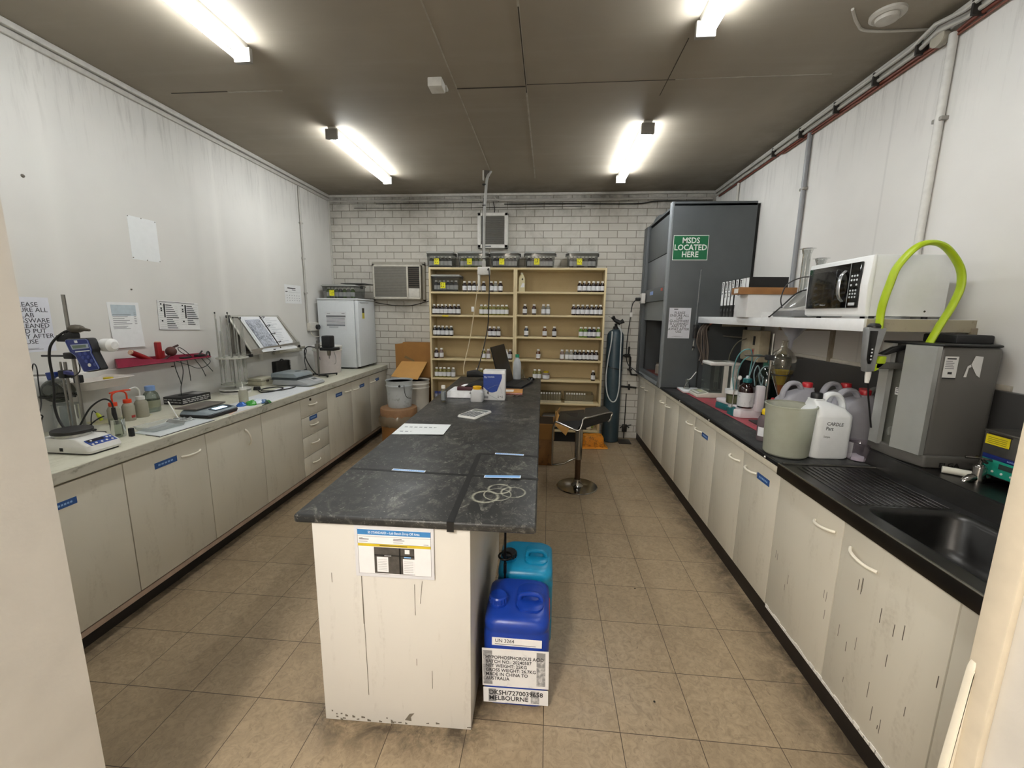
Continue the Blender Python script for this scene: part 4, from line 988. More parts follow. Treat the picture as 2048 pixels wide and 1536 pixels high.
t = thing('glass_dish', 'crinkled clear film and stirring rod beside the scale', 'film', (-2.36, .955, LB + .0085))
b = MB(); rnd = random.Random(5)
g_ = 9
vs = [(-.06 + .12 * i / (g_ - 1), -.05 + .1 * j / (g_ - 1), .002 + rnd.uniform(0, .02) * (0 < i < g_ - 1 and 0 < j < g_ - 1)) for j in range(g_) for i in range(g_)]
b._add(vs, [(j * g_ + i, j * g_ + i + 1, (j + 1) * g_ + i + 1, (j + 1) * g_ + i) for j in range(g_ - 1) for i in range(g_ - 1)]); b.build('film', g_milk2, t)
tag(MB().tube([(-2.37, .95, LB + .02), (-2.47, .99, LB + .125)], .0035, 8).build('stirring_rod', m_white), 'white stirring rod leaning up from the clear film', 'rod')
tag(MB().box(-2.462, -2.447, .635, .655, LB, LB + .008, .002).build('magnet_bar', m_black), 'tiny black piece on the bench by the clear tray corner', 'stopper')
# box of nitrile gloves / black printed box with aerial
t = thing('printed_box', 'flat black printed box standing against the ledge with a cable entering it', 'box', (-2.84, 1.52, LB), -.08)
MB().box(-.085, .085, -.125, .125, 0, .058, .003).build('carton', M('#19181a', .4), t)
b = MB().use(M('#a9a8a6', .5)); rnd = random.Random(2)
for z in (.012, .024, .038):
    x = -.115
    while x < .105:
        wd = rnd.uniform(.012, .04); b.box(.085, .0856, x, min(.118, x + wd), z, z + .007); x += wd + .008
for z in (.016, .036):
    x = -.07
    while x < .06:
        wd = rnd.uniform(.02, .04); b.box(x, min(.08, x + wd), -.1256, -.125, z, z + .007); x += wd + .008
b.box(-.02, .06, .04, .11, .058, .0584); b.build('print', None, t)
MB().lathe([(.035, .058), (.03, .0588), (.0001, .0588)], (-.01, -.02, 0), 18).build('opening', M('#060607', .7), t)
# red tray on the ledge with odds and ends
m_red = M('#8f2640', .45, var=.14, scale=18, name='red_tray_plastic'); m_redh = M('#8e1519', .4, name='red_tool')
t = thing('red_tray', 'long dark red plastic tray on the ledge under the posters', 'tray', (0, 0, 0))
b = MB(); b.plate([(WL + .004, 1.115, 1.24), (-2.80, 1.0, 1.258), (-2.80, 1.745, 1.256), (WL + .004, 1.92, 1.24)], .003)
b.plate([(WL + .004, 1.115, 1.241), (WL + .004, 1.115, 1.30), (-2.805, .995, 1.318), (-2.80, 1.0, 1.259)], .003)
b.plate([(-2.80, 1.0, 1.259), (-2.805, .995, 1.318), (-2.803, 1.42, 1.272), (-2.80, 1.70, 1.258)], .003)
b.plate([(WL + .004, 1.115, 1.242), (WL + .004, 1.92, 1.242), (WL + .004, 1.82, 1.28), (WL + .004, 1.115, 1.303)], .003)
b.build('tray', m_red, t, smooth=False)
def seat(o, loc, label, cat, group=None): o.location = loc; return tag(o, label, cat, group)
t = thing('hand_tool', 'red handled tool standing upright in the red tray', 'tool', (-2.87, 1.36, 1.248)); MB().box(-.014, .014, -.019, .019, 0, .155, .006).build('handle', m_redh, t); MB().box(-.01, .01, -.016, .016, .152, .160, .003).build('pale_end', M('#d9b49a', .5), t); MB().box(-.01, .01, .018, .04, .0, .09, .005).build('clip', m_redh, t)
t = thing('hand_tool', 'red handled tool lying tilted in the left end of the red tray', 'tool', (-2.87, 1.22, 1.27)); MB().tube([(0, -.06, .075), (0, .01, .04), (0, .07, .006)], .019, 10).build('handle', m_redh, t); MB().tube([(0, -.068, .078), (0, -.06, .075)], .017, 10).build('pale_end', M('#c9a890', .5), t)
t = thing('pipette_bulb', 'dark brown rubber pipette bulb in the red tray', 'pipette bulb', (-2.86, 1.45, 1.265)); MB().sphere((0, 0, .062), .036, 18).build('bulb', M('#512820', .55), t); MB().tube([(0, .02, .09), (.01, .055, .105)], .008, 8).build('valve', M('#3b2019', .5), t); MB().tube([(0, -.01, .035), (0, -.06, .008), (0, -.1, .006)], .010, 8).build('stem', M('#451f22', .5), t)
t = thing('wire_loop', 'thin dark wire loop standing up from the red tray', 'wire', (-2.87, 1.58, 1.262)); MB().tube([(0, .06, 0), (0, .0, .06), (0, -.05, .09), (0, -.055, .07), (0, -.02, .04), (0, .06, 0)], .003, 6, smooth=6).build('loop', M('#2d302c', .5), t)
t = thing('small_clamp', 'little black clamp at the right end of the red tray', 'clamp', (-2.86, 1.70, 1.262)); MB().box(-.02, .02, -.035, .035, 0, .02, .005).build('jaw', m_black, t); MB().tube([(0, 0, .02), (0, .03, .045)], .006, 8).build('screw', m_black, t); MB().tube([(.02, .04, .0), (.02, .06, .035), (.02, .075, .03), (.02, .08, 0)], .006, 6, smooth=4).build('hook', M('#2d332f', .5), t)
tag(MB().box(-2.88, -2.84, 1.53, 1.60, 1.262, 1.274, .003).build('black_clip', m_black), 'small black and white clip lying in the red tray', 'clip')
wr = M('#2c312e', .5, name='dark_wire')
for i, (pts, lb) in enumerate(((((-2.795, 1.40, 1.255), (-2.79, 1.40, 1.2), (-2.785, 1.42, 1.11), (-2.785, 1.425, 1.08)), 'first dark lead hanging off the red tray, from the left'),
                               (((-2.795, 1.455, 1.255), (-2.79, 1.46, 1.18), (-2.785, 1.43, 1.09), (-2.79, 1.425, 1.06), (-2.81, 1.44, 1.0), (-2.83, 1.47, .984)), 'lead running from the red tray down to the black printed box'),
                               (((-2.795, 1.51, 1.258), (-2.785, 1.51, 1.16), (-2.785, 1.51, 1.095)), 'straight wire hanging off the red tray, in the middle'),
                               (((-2.795, 1.58, 1.257), (-2.78, 1.62, 1.18), (-2.78, 1.65, 1.11)), 'slanting wire hanging off the red tray inside the cable loop'),
                               (((-2.795, 1.645, 1.257), (-2.78, 1.70, 1.17), (-2.78, 1.725, 1.14)), 'slanting wire hanging off the red tray, farthest right'),
                               (((-2.80, 1.42, 1.258), (-2.78, 1.5, 1.22), (-2.78, 1.58, 1.185), (-2.78, 1.66, 1.19), (-2.78, 1.71, 1.225), (-2.795, 1.69, 1.257)), 'dark cable loop sagging off the red tray'))):
    tag(MB().tube(pts, .0028, 6, smooth=5).build('hanging_wire', wr), lb, 'wire')

# kitchen-style scale
t = thing('digital_scale', 'grey bench scale with a lit blue display, nearest on the left bench', 'scale', (-2.345, 1.17, LB + .004), -.03)
b = MB(); b.loft([rq(-.115, .105, -.125, .125, .02, .0), rq(-.12, .112, -.13, .13, .022, .012), rq(-.115, .108, -.126, .126, .022, .026)]); b.build('lower_case', m_blackm, t)
b = MB(); b.loft([rq(-.118, .11, -.128, .128, .022, .022), rq(-.112, .095, -.122, .122, .022, .036), rq(-.105, .03, -.115, .115, .02, .045)]); b.build('upper_case', M('#8b979d', .35), t)
MB().box(-.145, .015, -.125, .125, .052, .062, .005).build('weighing_pan', M('#7d776f', .35, .6, var=.12), t)
MB().box(-.06, -.03, -.02, .02, .04, .055).build('pan_post', m_blackm, t)
b = MB(); b.T = Matrix.Translation((.066, .02, .0405)) @ Matrix.Rotation(math.radians(9), 4, 'Y'); b.box(-.028, .028, -.075, .08, -.002, .003, .001); b.build('display_panel', M('#223848', .3), t)
b = MB(); b.T = Matrix.Translation((.066, .02, .0425)) @ Matrix.Rotation(math.radians(9), 4, 'Y'); b.box(-.018, .016, -.06, .04, .0, .0018); b.build('display', emitter('lit_lcd', (.42, .72, .95, 1), 1.0), t)
# scattered paper and colourful packet
t = thing('document', 'printed pages spread at the bench edge beyond the grey scale', 'papers', (0, 0, LB))
MB().plate([(-2.36, 1.32, .0006), (-2.192, 1.16, .0006), (-2.19, 1.44, .0006), (-2.30, 1.45, .0006)], .0008).build('page', M('#e3c3b0', .6, var=.12), t)
MB().plate([(-2.33, 1.36, .0016), (-2.215, 1.27, .0016), (-2.205, 1.45, .0016), (-2.30, 1.47, .0016)], .0008).build('page', PAPER, t)
t = thing('overhanging_sheet', 'white sheet folded over the bench edge beyond the grey scale', 'paper', (0, 0, LB))
b = MB(); b.plate([(-2.24, 1.30, .003), (-2.1935, 1.17, .003), (-2.1935, 1.455, .003), (-2.23, 1.46, .003)], .0006); b.plate([(-2.1935, 1.02, -.055), (-2.1935, 1.02, .003), (-2.1935, 1.455, .003), (-2.1935, 1.455, -.055)], .0008); b.build('sheet', M('#dadada', .6, var=.04), t)
t = thing('crumpled_packet', 'crumpled blue, green and white packet at the bench edge', 'packet', (-2.25, 1.50, LB))
rnd = random.Random(11)
for c, cx, cy, rx, h in (('#2b62b5', -.07, -.07, .035, .03), ('#3b9a34', -.03, -.015, .042, .034), ('#d9e3ee', -.02, .03, .05, .036), ('#3a5f92', .01, .055, .035, .028), ('#2f7a34', .035, .07, .03, .02), ('#2a4238', .056, .04, .014, .022)):
    b = MB(); n = 12; rings = []
    for k, (f, z) in enumerate(((1, 0), (1.02, .35), (.7, .8), (.25, 1))):
        rings.append([(cx + rx * f * rnd.uniform(.7, 1.1) * math.cos(2 * PI * i / n), cy + rx * 1.2 * f * rnd.uniform(.7, 1.1) * math.sin(2 * PI * i / n), .001 + h * z * rnd.uniform(.75, 1.1)) for i in range(n)])
    b.loft(rings); b.build('fold', M(c, .3, name='packet_film'), t, angle=20)
b = MB(); b.plate([(.061, -.0, -.05), (.061, -.02, .003), (.061, .09, .003), (.061, .06, -.045)], .002); b.build('dangling_corner', M('#31503a', .35, var=.3, scale=60), t)
sheet('paper_sheet', 'large white sheet spread along the bench edge before the balance', 'paper', (-2.20, 1.62, LB + .0005), (-.02, 1, 0), (-1, 0, 0), .66, .3, M('#e3e6ea', .65, var=.02), text_lines(8, .05, .5, .27, .03, .002, M('#b9bec6', .7), 5), .0006)
sheet('paper_sheet', 'smaller white sheet under the white bottle', 'paper', (-2.25, 1.36, LB + .0003), (-.02, 1, 0), (-1, 0, 0), .26, .2, M('#e6e7e7', .65, var=.02), [], .0005)
t = thing('dropper_bottle', 'milky bottle with white cap and thin spout in front of the pipette rack', 'bottle', (-2.40, 1.56, LB + .001))
MB().lathe([(.031, 0), (.033, .005), (.033, .088), (.024, .1), (.02, .103)], n=22).build('bottle', glass('#e2e0d0', .9, .6, 'bottle_plastic2', .15, .7, '#c6c4b2'), t)
MB().lathe([(.024, .1), (.024, .118), (.0001, .12)], n=20).build('cap', m_white, t)
MB().tube([(0, 0, .118), (0, -.002, .15), (.0, -.004, .165)], [.005, .004, .002], 8).build('spout', m_white, t)

# burette and pipette carousel
t = thing('pipette_stand', 'round acrylic stand full of glass pipettes against the ledge', 'pipette stand', (-2.755, 1.92, LB))
for z, r in ((.012, .118), (.045, .12)): MB().lathe([(r, 0), (r, .018 if z < .02 else .006), (.0001, .018 if z < .02 else .006)], (0, 0, z - .012), 36).build('base_disc', M('#d9d8d2', .35), t)
MB().lathe([(.10, 0), (.10, .008), (.0001, .008)], (0, 0, .075), 32).build('lower_disc', g_milk, t)
MB().lathe([(.122, 0), (.122, .009), (.0001, .009)], (0, 0, .305), 36).build('upper_disc', glass('#f2f2ea', .9, .6, 'acrylic_disc', .1, .6, '#e4e3d8'), t)
MB().tube([(0, 0, 0), (0, 0, .62)], .007, 10).build('centre_post', m_steelr, t)
MB().tube([(0, 0, .61), (0, 0, .66)], .01, 10).build('post_knob', m_blackm, t)
g_pip = glass('#f2f3f0', .97, .95, 'pipette_glass', .02, .3, '#cfd0ca')
rnd = random.Random(4)
for i in range(11):
    a = i * 2 * PI / 11 + .2; h = rnd.choice((.50, .56, .6, .45, .58)); r = .095; R_ = rnd.choice((.006, .0075, .009))
    tt = thing('glass_pipette', 'clear glass pipette held upright in the round stand', 'pipette', (-2.755 + r * math.cos(a), 1.92 + r * math.sin(a), LB + .085), 0, 'pipettes in the round stand')
    MB().tube([(0, 0, 0), (0, 0, .02), (0, 0, .12), (0, 0, .16), (0, 0, .28), (0, 0, h)], [.002, .004, .004, R_, R_, .0042], 10).build('stem', g_pip, tt)
    if i % 3 == 0: MB().tube([(0, 0, h), (0, 0, h + .014)], .0055, 8).build('stopper', m_blackm, tt)
# book stand with open ring binder
t = thing('reading_stand', 'metal sloped reading stand on the ledge with an open ring binder', 'book stand', (0, 0, 0))
A0 = Vector((WL + .028, 2.115, 1.592)); A1 = Vector((WL + .028, 2.80, 1.588)); B0 = Vector((-2.735, 2.13, 1.262)); B1 = Vector((-2.735, 2.86, 1.29))
m_al = M('#b2b0a8', .35, .5, var=.06, name='stand_aluminium')
sl = (B0 - A0); nrm = (A1 - A0).cross(B0 - A0).normalized()
if nrm.x < 0: nrm = -nrm
b = MB(); b.plate([A0, A1, B1, B0], .006); b.build('desk_plate', m_al, t)
for p, q in ((A0, B0), (A1, B1)): MB().tube([p + nrm * .006, q + nrm * .006], .011, 6).build('side_rail', m_al, t)
b = MB(); b.plate([B0 + Vector((0, -.01, -.03)), B1 + Vector((0, .01, -.03)), B1 + Vector((.004, .01, .025)), B0 + Vector((.004, -.01, .025))], .005); b.build('front_lip', m_al, t)
b = MB(); b.plate([A0 + Vector((0, -.01, -.012)), A1 + Vector((0, .01, -.012)), A1 + Vector((0, .01, .006)), A0 + Vector((0, -.01, .006))], .02); b.build('top_bar', M('#c8c7bf', .4), t)
for p in (B0 + Vector((.0, -.012, -.03)), B1 + Vector((0, -.005, -.025)), B0.lerp(B1, .42) + Vector((.004, 0, -.02)), A0 + Vector((.01, 0, -.01))): MB().box(p.x - .012, p.x + .012, p.y - .018, p.y + .018, p.z - .012, p.z + .014, .004).build('corner_cap', m_black, t)
MB().plate([(WL + .03, 2.14, 1.245), (WL + .03, 2.80, 1.245), (-2.76, 2.80, 1.262), (-2.76, 2.14, 1.245)], .006).build('foot_plate', m_al, t)
MB().box(WL + .0, WL + .026, 2.15, 2.75, 1.25, 1.58, .004).build('back_plate', M('#8b877d', .5), t)
u = (A1 - A0).normalized(); dwn = sl.normalized()
O = A0 + nrm * .013
t2 = thing('ring_binder', 'open ring binder with printed pages lying on the sloped stand', 'binder', (0, 0, 0))
def onb(a, d, h=0): return O + u * a + dwn * d + nrm * h
MB().plate([onb(.115, .01), onb(.66, .01), onb(.675, .40), onb(.13, .40)], .004).build('cover', M('#eef0f1', .4, var=.02), t2)
MB().plate([onb(.13, .02, .005), onb(.385, .02, .005), onb(.395, .375, .005), onb(.145, .375, .005)], .006).build('left_page', M('#f0f2f6', .5, var=.02), t2)
MB().plate([onb(.405, .02, .005), onb(.635, .02, .005), onb(.645, .37, .005), onb(.415, .37, .005)], .008).build('right_page', M('#f3f5f8', .5, var=.02), t2)
MB().plate([onb(.15, .06, .0122), onb(.35, .05, .0122), onb(.372, .35, .0122), onb(.172, .35, .0122)], .0004).build('print', dirty('#c9cfda', '#4a5160', .5, .95, 7, lo=.42, hi=.62), t2)
b = MB().use(M('#a4a9b3', .6)); rnd = random.Random(8)
for i in range(15): d = .05 + i * .02; L_ = rnd.uniform(.05, .17); b.plate([onb(.43, d, .0142), onb(.43 + L_, d, .0142), onb(.43 + L_, d + .003, .0142), onb(.43, d + .003, .0142)], .0003)
b.build('text_rows', None, t2)
MB().plate([onb(.388, .012, .005), onb(.402, .012, .005), onb(.412, .38, .005), onb(.398, .38, .005)], .010).build('spine', m_black, t2)
for d in (.04, .135, .225, .32):
    c = onb(.395 + d * .025, d, .012); MB().tube([c + u * (-.022) - nrm * .004, c + u * (-.018) + nrm * .02, c + nrm * .03, c + u * .018 + nrm * .02, c + u * .022 - nrm * .004], .0028, 6, smooth=5).build('ring', M('#3e4044', .3, .8), t2)
tag(MB().lathe([(.019, 0), (.02, .09), (.0001, .09)], (WL + .06, 2.47, 1.155), 14).build('wall_cup', m_white), 'white cup-shaped holder under the sloped stand', 'holder')
t = thing('socket_strip', 'pale power socket strip on the ledge right of the reading stand', 'power strip', (WL + .03, 2.95, 1.185))
MB().box(0, .035, -.27, .22, 0, .06, .006).build('strip', M('#bdb9ab', .5), t)
MB().box(.034, .04, -.2, .1, .015, .045, .003).build('face', M('#d5d2c5', .5), t)
MB().tube([(.04, .17, .04), (.08, .2, .045)], .016, 10).build('plug', M('#8f8c80', .5), t)
# bench balance with open lid
t = thing('moisture_balance', 'grey moisture balance with a raised dark cover on the left bench', 'balance', (-2.50, 2.42, LB), -.02)
b = MB(); b.loft([rq(-.175, .215, -.135, .135, .03, .006), rq(-.18, .22, -.14, .14, .03, .018), rq(-.178, .20, -.138, .138, .03, .035), rq(-.17, .1, -.13, .13, .028, .06)]); b.build('base_case', M('#a2a6a8', .35), t)
MB().box(-.18, .09, -.132, .132, .05, .078, .01).build('dark_band', M('#3e4548', .4), t)
MB().prism([(-.185, .078), (.085, .078), (.09, .092), (.055, .122), (-.175, .122)], -.135, .135, 'y', .008).build('hood', M('#8a9499', .35), t)
MB().lathe([(.03, 0), (.028, .002), (.0001, .002)], (-.02, .05, .121), 20).build('vent', m_black, t)
b = MB(); b.T = Matrix.Translation((.16, .05, .045)) @ Matrix.Rotation(math.radians(17), 4, 'Y'); b.use(M('#c3c4c5', .35)).box(-.045, .045, -.06, .06, -.002, .003, .001); b.use(M('#5a605f', .3)).box(-.028, .005, -.035, .03, .003, .004); b.build('control_panel', None, t)
MB().loft([rq(-.16, .2, -.12, .12, .03, 0), rq(-.16, .2, -.12, .12, .03, .008)]).build('foot', m_blackm, t)
t = thing('beige_case', 'small beige hinged case behind the coiled power lead', 'case', (-2.82, 2.34, LB), -.1)
MB().box(-.08, .08, -.09, .09, 0, .045, .006).build('case_base', M('#b6b29c', .5, var=.12), t)
MB().box(-.083, .083, -.093, .093, .047, .072, .006).build('case_lid', M('#c0bca8', .5, var=.12), t)
MB().box(.08, .09, -.03, .0, .035, .055, .003).build('latch', M('#4a4237', .5), t)
tag(MB().tube([(-2.66, 2.06, .95), (-2.62, 2.02, .935), (-2.52, 1.93, .931), (-2.46, 2.0, .931), (-2.47, 2.15, .931), (-2.56, 2.2, .931), (-2.62, 2.1, .932), (-2.55, 1.98, .935), (-2.42, 2.02, .936), (-2.40, 2.2, .932), (-2.44, 2.3, .931)], .005, 8, smooth=6).build('power_lead', m_black), 'coiled black power lead on the bench before the balance', 'power lead')
tag(MB().prism([(-.03, 0), (.03, 0), (.024, .028), (-.024, .03)], -.018, .018, 'y', .004).build('lead_plug', m_black), 'black plug of the coiled lead on the bench', 'plug')
o = [o for o in COL.objects if o.name.startswith('lead_plug')][0]; o.location = (-2.66, 2.06, .926); o.rotation_euler = (0, 0, .5)
t = thing('heatsink_adaptor', 'black finned adaptor hanging under the reading stand', 'adaptor', (WL + .0302, 2.78, .985))
MB().box(0, .05, -.12, .11, 0, .125, .003).build('body', M('#121110', .55), t)
b = MB()
for i in range(9): b.box(.05, .058, .085, .112, .006 + i * .013, .013 + i * .013)
for i in range(9): b.box(.0, .05, .11, .118, .006 + i * .013, .013 + i * .013)
b.build('fins', M('#1b1a18', .55), t)
MB().tube([(.03, -.03, .125), (.03, .0, .14), (.03, .04, .125)], .006, 8, smooth=5).build('handle', m_black, t)
# overhead motor on a stand
t = thing('overhead_stirrer', 'black stirrer motor on a steel stand in front of the fridge', 'stirrer', (-2.56, 2.92, LB))
for a, L_ in ((.85, .20), (-.42, .15), (2.6, .13)):
    b = MB(); b.T = Matrix.Rotation(a, 4, 'Z'); b.prism([(0, -.012), (L_, -.01), (L_, .01), (0, .012)], .012, .026, 'z', .003); b.box(L_ - .014, L_ - .002, -.009, .009, 0, .014, .003); b.build('leg', m_black, t)
MB().tube([(0, 0, .0), (0, 0, .40)], .011, 12).build('post', m_steelr, t)
MB().box(-.018, .022, -.022, .022, .31, .365, .005).build('boss_head', M('#8e8c86', .35, .8), t)
MB().tube([(0, 0, .34), (.09, .02, .345)], .006, 8).build('arm', m_steelr, t)
MB().box(.065, .165, -.03, .075, .325, .455, .012).build('motor_housing', m_blackm, t)
MB().box(.05, .215, -.05, .09, .293, .326, .008).build('motor_base', m_black, t)
MB().tube([(.12, .02, .295), (.12, .02, .235)], [.022, .017], 14).build('chuck', M('#8f8a80', .3, .9), t)
MB().tube([(.12, .02, .24), (.12, .02, .2)], .005, 8).build('shaft', m_steelr, t)
MB().tube([(-.02, -.01, .325), (-.1, -.02, .33), (-.14, -.02, .28), (-.12, -.03, .19), (-.06, -.04, .09), (.0, -.05, .03)], .006, 8, smooth=6).build('cable', m_black, t)
MB().box(.035, .06, -.01, .03, .35, .385, .004).build('white_knob', m_white, t)
tag(MB().tube([(-2.85, 3.14, 1.22), (-2.80, 3.10, 1.2), (-2.78, 3.02, 1.1), (-2.74, 2.98, .98), (-2.72, 2.95, .935), (-2.68, 2.92, .95), (-2.69, 2.9, 1.0), (-2.72, 2.9, .99), (-2.73, 2.92, .935)], .005, 8, smooth=6).build('cable', M('#2a2a2a', .5)), 'grey-black lead from the socket strip down to the bench', 'cable')
t = thing('plastic_pail', 'white lidded pail with a blue emblem beside the fridge', 'pail', (-2.625, 3.24, LB))
MB().lathe([(.135, 0), (.138, .004), (.155, .29), (.155, .30)], n=36).build('pail_body', M('#e2dadb', .4, var=.03), t)
MB().lathe([(.166, .262), (.168, .275), (.160, .278), (.160, .296), (.166, .30), (.166, .318), (.158, .322), (.0001, .318)], n=36).build('lid', m_white, t)
def wrap(a0, a1, z0, z1, r0, dr, mat_, name, parent, n=10, cz=0):
    b = MB(); vs = []
    for i in range(n + 1):
        a = a0 + (a1 - a0) * i / n
        for z in (z0, z1):
            r = r0 + dr * (z / .29); vs.append((r * math.cos(a), r * math.sin(a), z))
    b._add(vs, [(2 * i, 2 * i + 2, 2 * i + 3, 2 * i + 1) for i in range(n)]); return b.build(name, mat_, parent)
wrap(-1.98, -1.38, .135, .232, .1362, .017, M('#2c6e9c', .4), 'emblem_shield', t)
wrap(-1.86, -1.55, .15, .215, .1368, .017, M('#8db4d0', .4), 'emblem_ring', t)
wrap(-1.78, -1.64, .165, .2, .1374, .017, M('#10294e', .4), 'emblem_centre', t)
wrap(-2.05, -1.4, .108, .122, .1362, .017, M('#57504e', .5), 'emblem_text', t)
wrap(-1.95, -1.6, .07, .077, .1362, .017, M('#8f8583', .5), 'small_print', t); wrap(-1.95, -1.55, .05, .06, .1362, .017, M('#6f6765', .5), 'small_print', t)
MB().tube([(.13, -.09, .26), (.145, -.09, .2), (.14, -.08, .13), (.12, -.09, .11)], .003, 6, smooth=5).build('bail_wire', M('#9a9a98', .4, .6), t)
# fridge and tub on top
t = thing('bar_fridge', 'white bar fridge on the left bench against the brick wall', 'fridge', (0, 0, 0))
m_fr = M('#dfe4e8', .3, var=.02, name='fridge_enamel')
MB().box(-2.90, -2.425, 3.56, 4.05, LB + .02, 1.79, .006).build('cabinet', m_fr, t)
MB().box(-2.42, -2.37, 3.555, 4.055, LB + .03, 1.785, .014).build('door', m_fr, t)
MB().box(-2.905, -2.365, 3.55, 4.055, 1.788, 1.806, .006).build('top_cap', M('#e8ebee', .3, var=.02), t)
MB().box(-2.378, -2.366, 3.60, 3.85, 1.752, 1.772, .004).build('door_grip', M('#c6cbd0', .3), t)
for x, y in ((-2.88, 3.6), (-2.45, 3.6), (-2.88, 4.0), (-2.45, 4.0)): MB().box(x - .018, x + .018, y - .018, y + .018, LB, LB + .022).build('foot', m_white, t)
MB().box(-2.89, -2.43, 3.58, 4.04, LB + .006, LB + .02).build('base_tray', m_blackm, t)
MB().box(-2.3705, -2.3685, 3.66, 3.72, 1.60, 1.69).build('energy_label', M('#2c2a20', .5), t); MB().box(-2.3705, -2.368, 3.66, 3.72, 1.56, 1.63).build('energy_label', M('#d8c94b', .5), t)
ob = sheet('list_sheet', 'printed list in a clear sleeve taped to the fridge side', 'notice', (-2.80, 3.5588, 1.41), X, Z, .27, .23, M('#dfe2e6', .3, var=.02),
      [(GREYINK, .01, .165, .26, .185), (INK, .02, .205, .06, .21), (INK, .21, .205, .25, .21)] + [(GREYINK, .012, .15 - i * .016, .25, .156 - i * .016) for i in range(6)] + [(M('#7f848b', .6), .012, .055, .25, .075), (M('#b9bdc3', .6), .04, .03, .16, .05)], .0006)
# ------------------------------------------------------------------ right bench
RB = .9025
t = thing('red_mat', 'thin red mat lying under the titrator on the black bench', 'mat', (0, 0, RB))
MB().plate([(1.325, 2.62, 0), (1.36, 1.3, 0), (1.60, 1.28, 0), (1.62, 2.72, 0)], -.0016).build('mat', dirty('#a5404c', '#55514e', .5, .9, 7, lo=.52, hi=.62), t)
for o in [o for o in COL.objects if o.name.startswith('mat')]: o.location.z = .0017
# book with flask
t = thing('lab_book', 'closed white book with red edges beside the fume hood', 'book', (1.395, 2.76, RB), -.05)
MB().box(-.085, .11, -.12, .12, 0.0, .003).build('back_cover', M('#9a2b33', .5), t)
MB().box(-.083, .108, -.118, .118, .003, .014).build('pages', M('#ecebe8', .7), t)
MB().box(-.085, .11, -.12, .12, .014, .018, .001).build('front_cover', M('#ebeef0', .4), t)
t = thing('wash_flask', 'little clear flask with a white straw on the white book', 'flask', (1.38, 2.78, RB + .018))
MB().open_lathe([(.0001, .001), (.032, .001), (.034, .008), (.018, .06), (.012, .075), (.012, .09), (.015, .095)], n=22).build('flask', g_clear, t)
MB().sphere((.0, 0, .085), .02, 14).build('bulb', g_clear, t)
MB().tube([(.0, 0, .09), (.03, 0, .105), (.078, 0, .175)], [.004, .004, .0045], 8).build('straw', m_white, t)
# analytical balance with draught shield
t = thing('analytical_balance', 'analytical balance with a glass draught shield on the right bench', 'balance', (1.55, 2.52, RB))
m_bal = M('#d3d2c8', .4, var=.04)
MB().prism([(-.20, 0.004), (.16, .004), (.16, .05), (-.1, .05), (-.20, .03)], -.11, .11, 'y', .005).build('base', m_bal, t)
b = MB(); b.T = Matrix.Translation((-.15, 0, .043)) @ Matrix.Rotation(math.radians(-11), 4, 'Y'); b.use(M('#9c9d90', .4)).box(-.045, .04, -.1, .1, -.002, .003, .001); b.use(M('#c5c79a', .4)).box(.0, .03, -.04, .05, .003, .004); b.use(m_white)
for i in range(5): b.box(-.035, -.018, -.085 + i * .036, -.062 + i * .036, .003, .0045)
b.build('keypad', None, t)
g_sh = glass('#dfe4e2', .85, .9, 'shield_glass', .03, .1, '#aab0ad')
for y in (-.1, .1): MB().box(-.09, .085, y - .002, y + .002, .05, .30).build('side_pane', g_sh, t)
MB().box(-.093, -.089, -.1, .1, .05, .30).build('front_pane', g_sh, t)
MB().box(.085, .10, -.1, .1, .05, .30).build('rear_pillar', m_bal, t)
MB().box(.10, .155, -.1, .1, .05, .31, .004).build('rear_housing', M('#b9b8b2', .4), t)
for y in (-.1, .1): MB().box(.02, .06, y - .006, y + .006, .05, .30).build('door_frame', m_bal, t)
MB().box(-.1, .16, -.108, .108, .30, .33, .008).build('top_frame', m_white, t)
MB().box(-.06, .07, -.07, .07, .329, .333).build('top_window', M('#77756d', .3), t)
MB().lathe([(.04, .055), (.04, .06), (.0001, .06)], n=24).build('pan', M('#a8a7a2', .25, 1), t)
cyl_glass('beaker', 'small beaker standing on the balance pan', 'beaker', (1.53, 2.52, RB + .061), [(.0001, .001), (.028, .001), (.028, .07), (.03, .073)], g_clear)
# titrator
t = thing('titrator', 'white and teal titrator with dosing unit on the red mat', 'titrator', (0, 0, RB + .002))
m_teal = M('#1f6468', .4, name='teal_plastic'); m_tw = M('#dcd6da', .35, var=.03, name='titrator_white')
MB().prism([(1.36, 2.02), (1.40, 1.86), (1.60, 1.86), (1.60, 2.06)], .0, .05, 'z', .008).build('left_base', m_teal, t)
MB().prism([(1.362, 2.02), (1.402, 1.862), (1.60, 1.862), (1.60, 2.06)], .05, .085, 'z', .01).build('left_case', m_tw, t)
b = MB(); b.T = Matrix.Translation((1.455, 1.955, .086)) @ Matrix.Rotation(math.radians(-8), 4, 'Y') @ Matrix.Rotation(.2, 4, 'Z'); b.use(M('#4c6670', .3)).box(-.06, .06, -.055, .055, 0, .003, .001); b.use(M('#8ea3a6', .3)).box(-.0, .05, -.045, .02, .003, .004); b.build('touch_screen', None, t)
MB().lathe([(.078, 0), (.08, .05), (.074, .055)], (1.445, 1.79, 0), 28).build('stirrer_base', m_teal, t)
MB().lathe([(.074, .05), (.076, .07), (.068, .082), (.0001, .082)], (1.445, 1.79, 0), 28).build('stirrer_top', m_tw, t)
MB().prism([(1.37, 1.71), (1.40, 1.66), (1.55, 1.665), (1.56, 1.80), (1.39, 1.80)], .0, .06, 'z', .008).build('dosing_base', m_tw, t)
MB().prism([(1.362, 1.745), (1.372, 1.705), (1.385, 1.705), (1.40, 1.75)], .0, .07, 'z', .006).build('teal_key', m_teal, t)
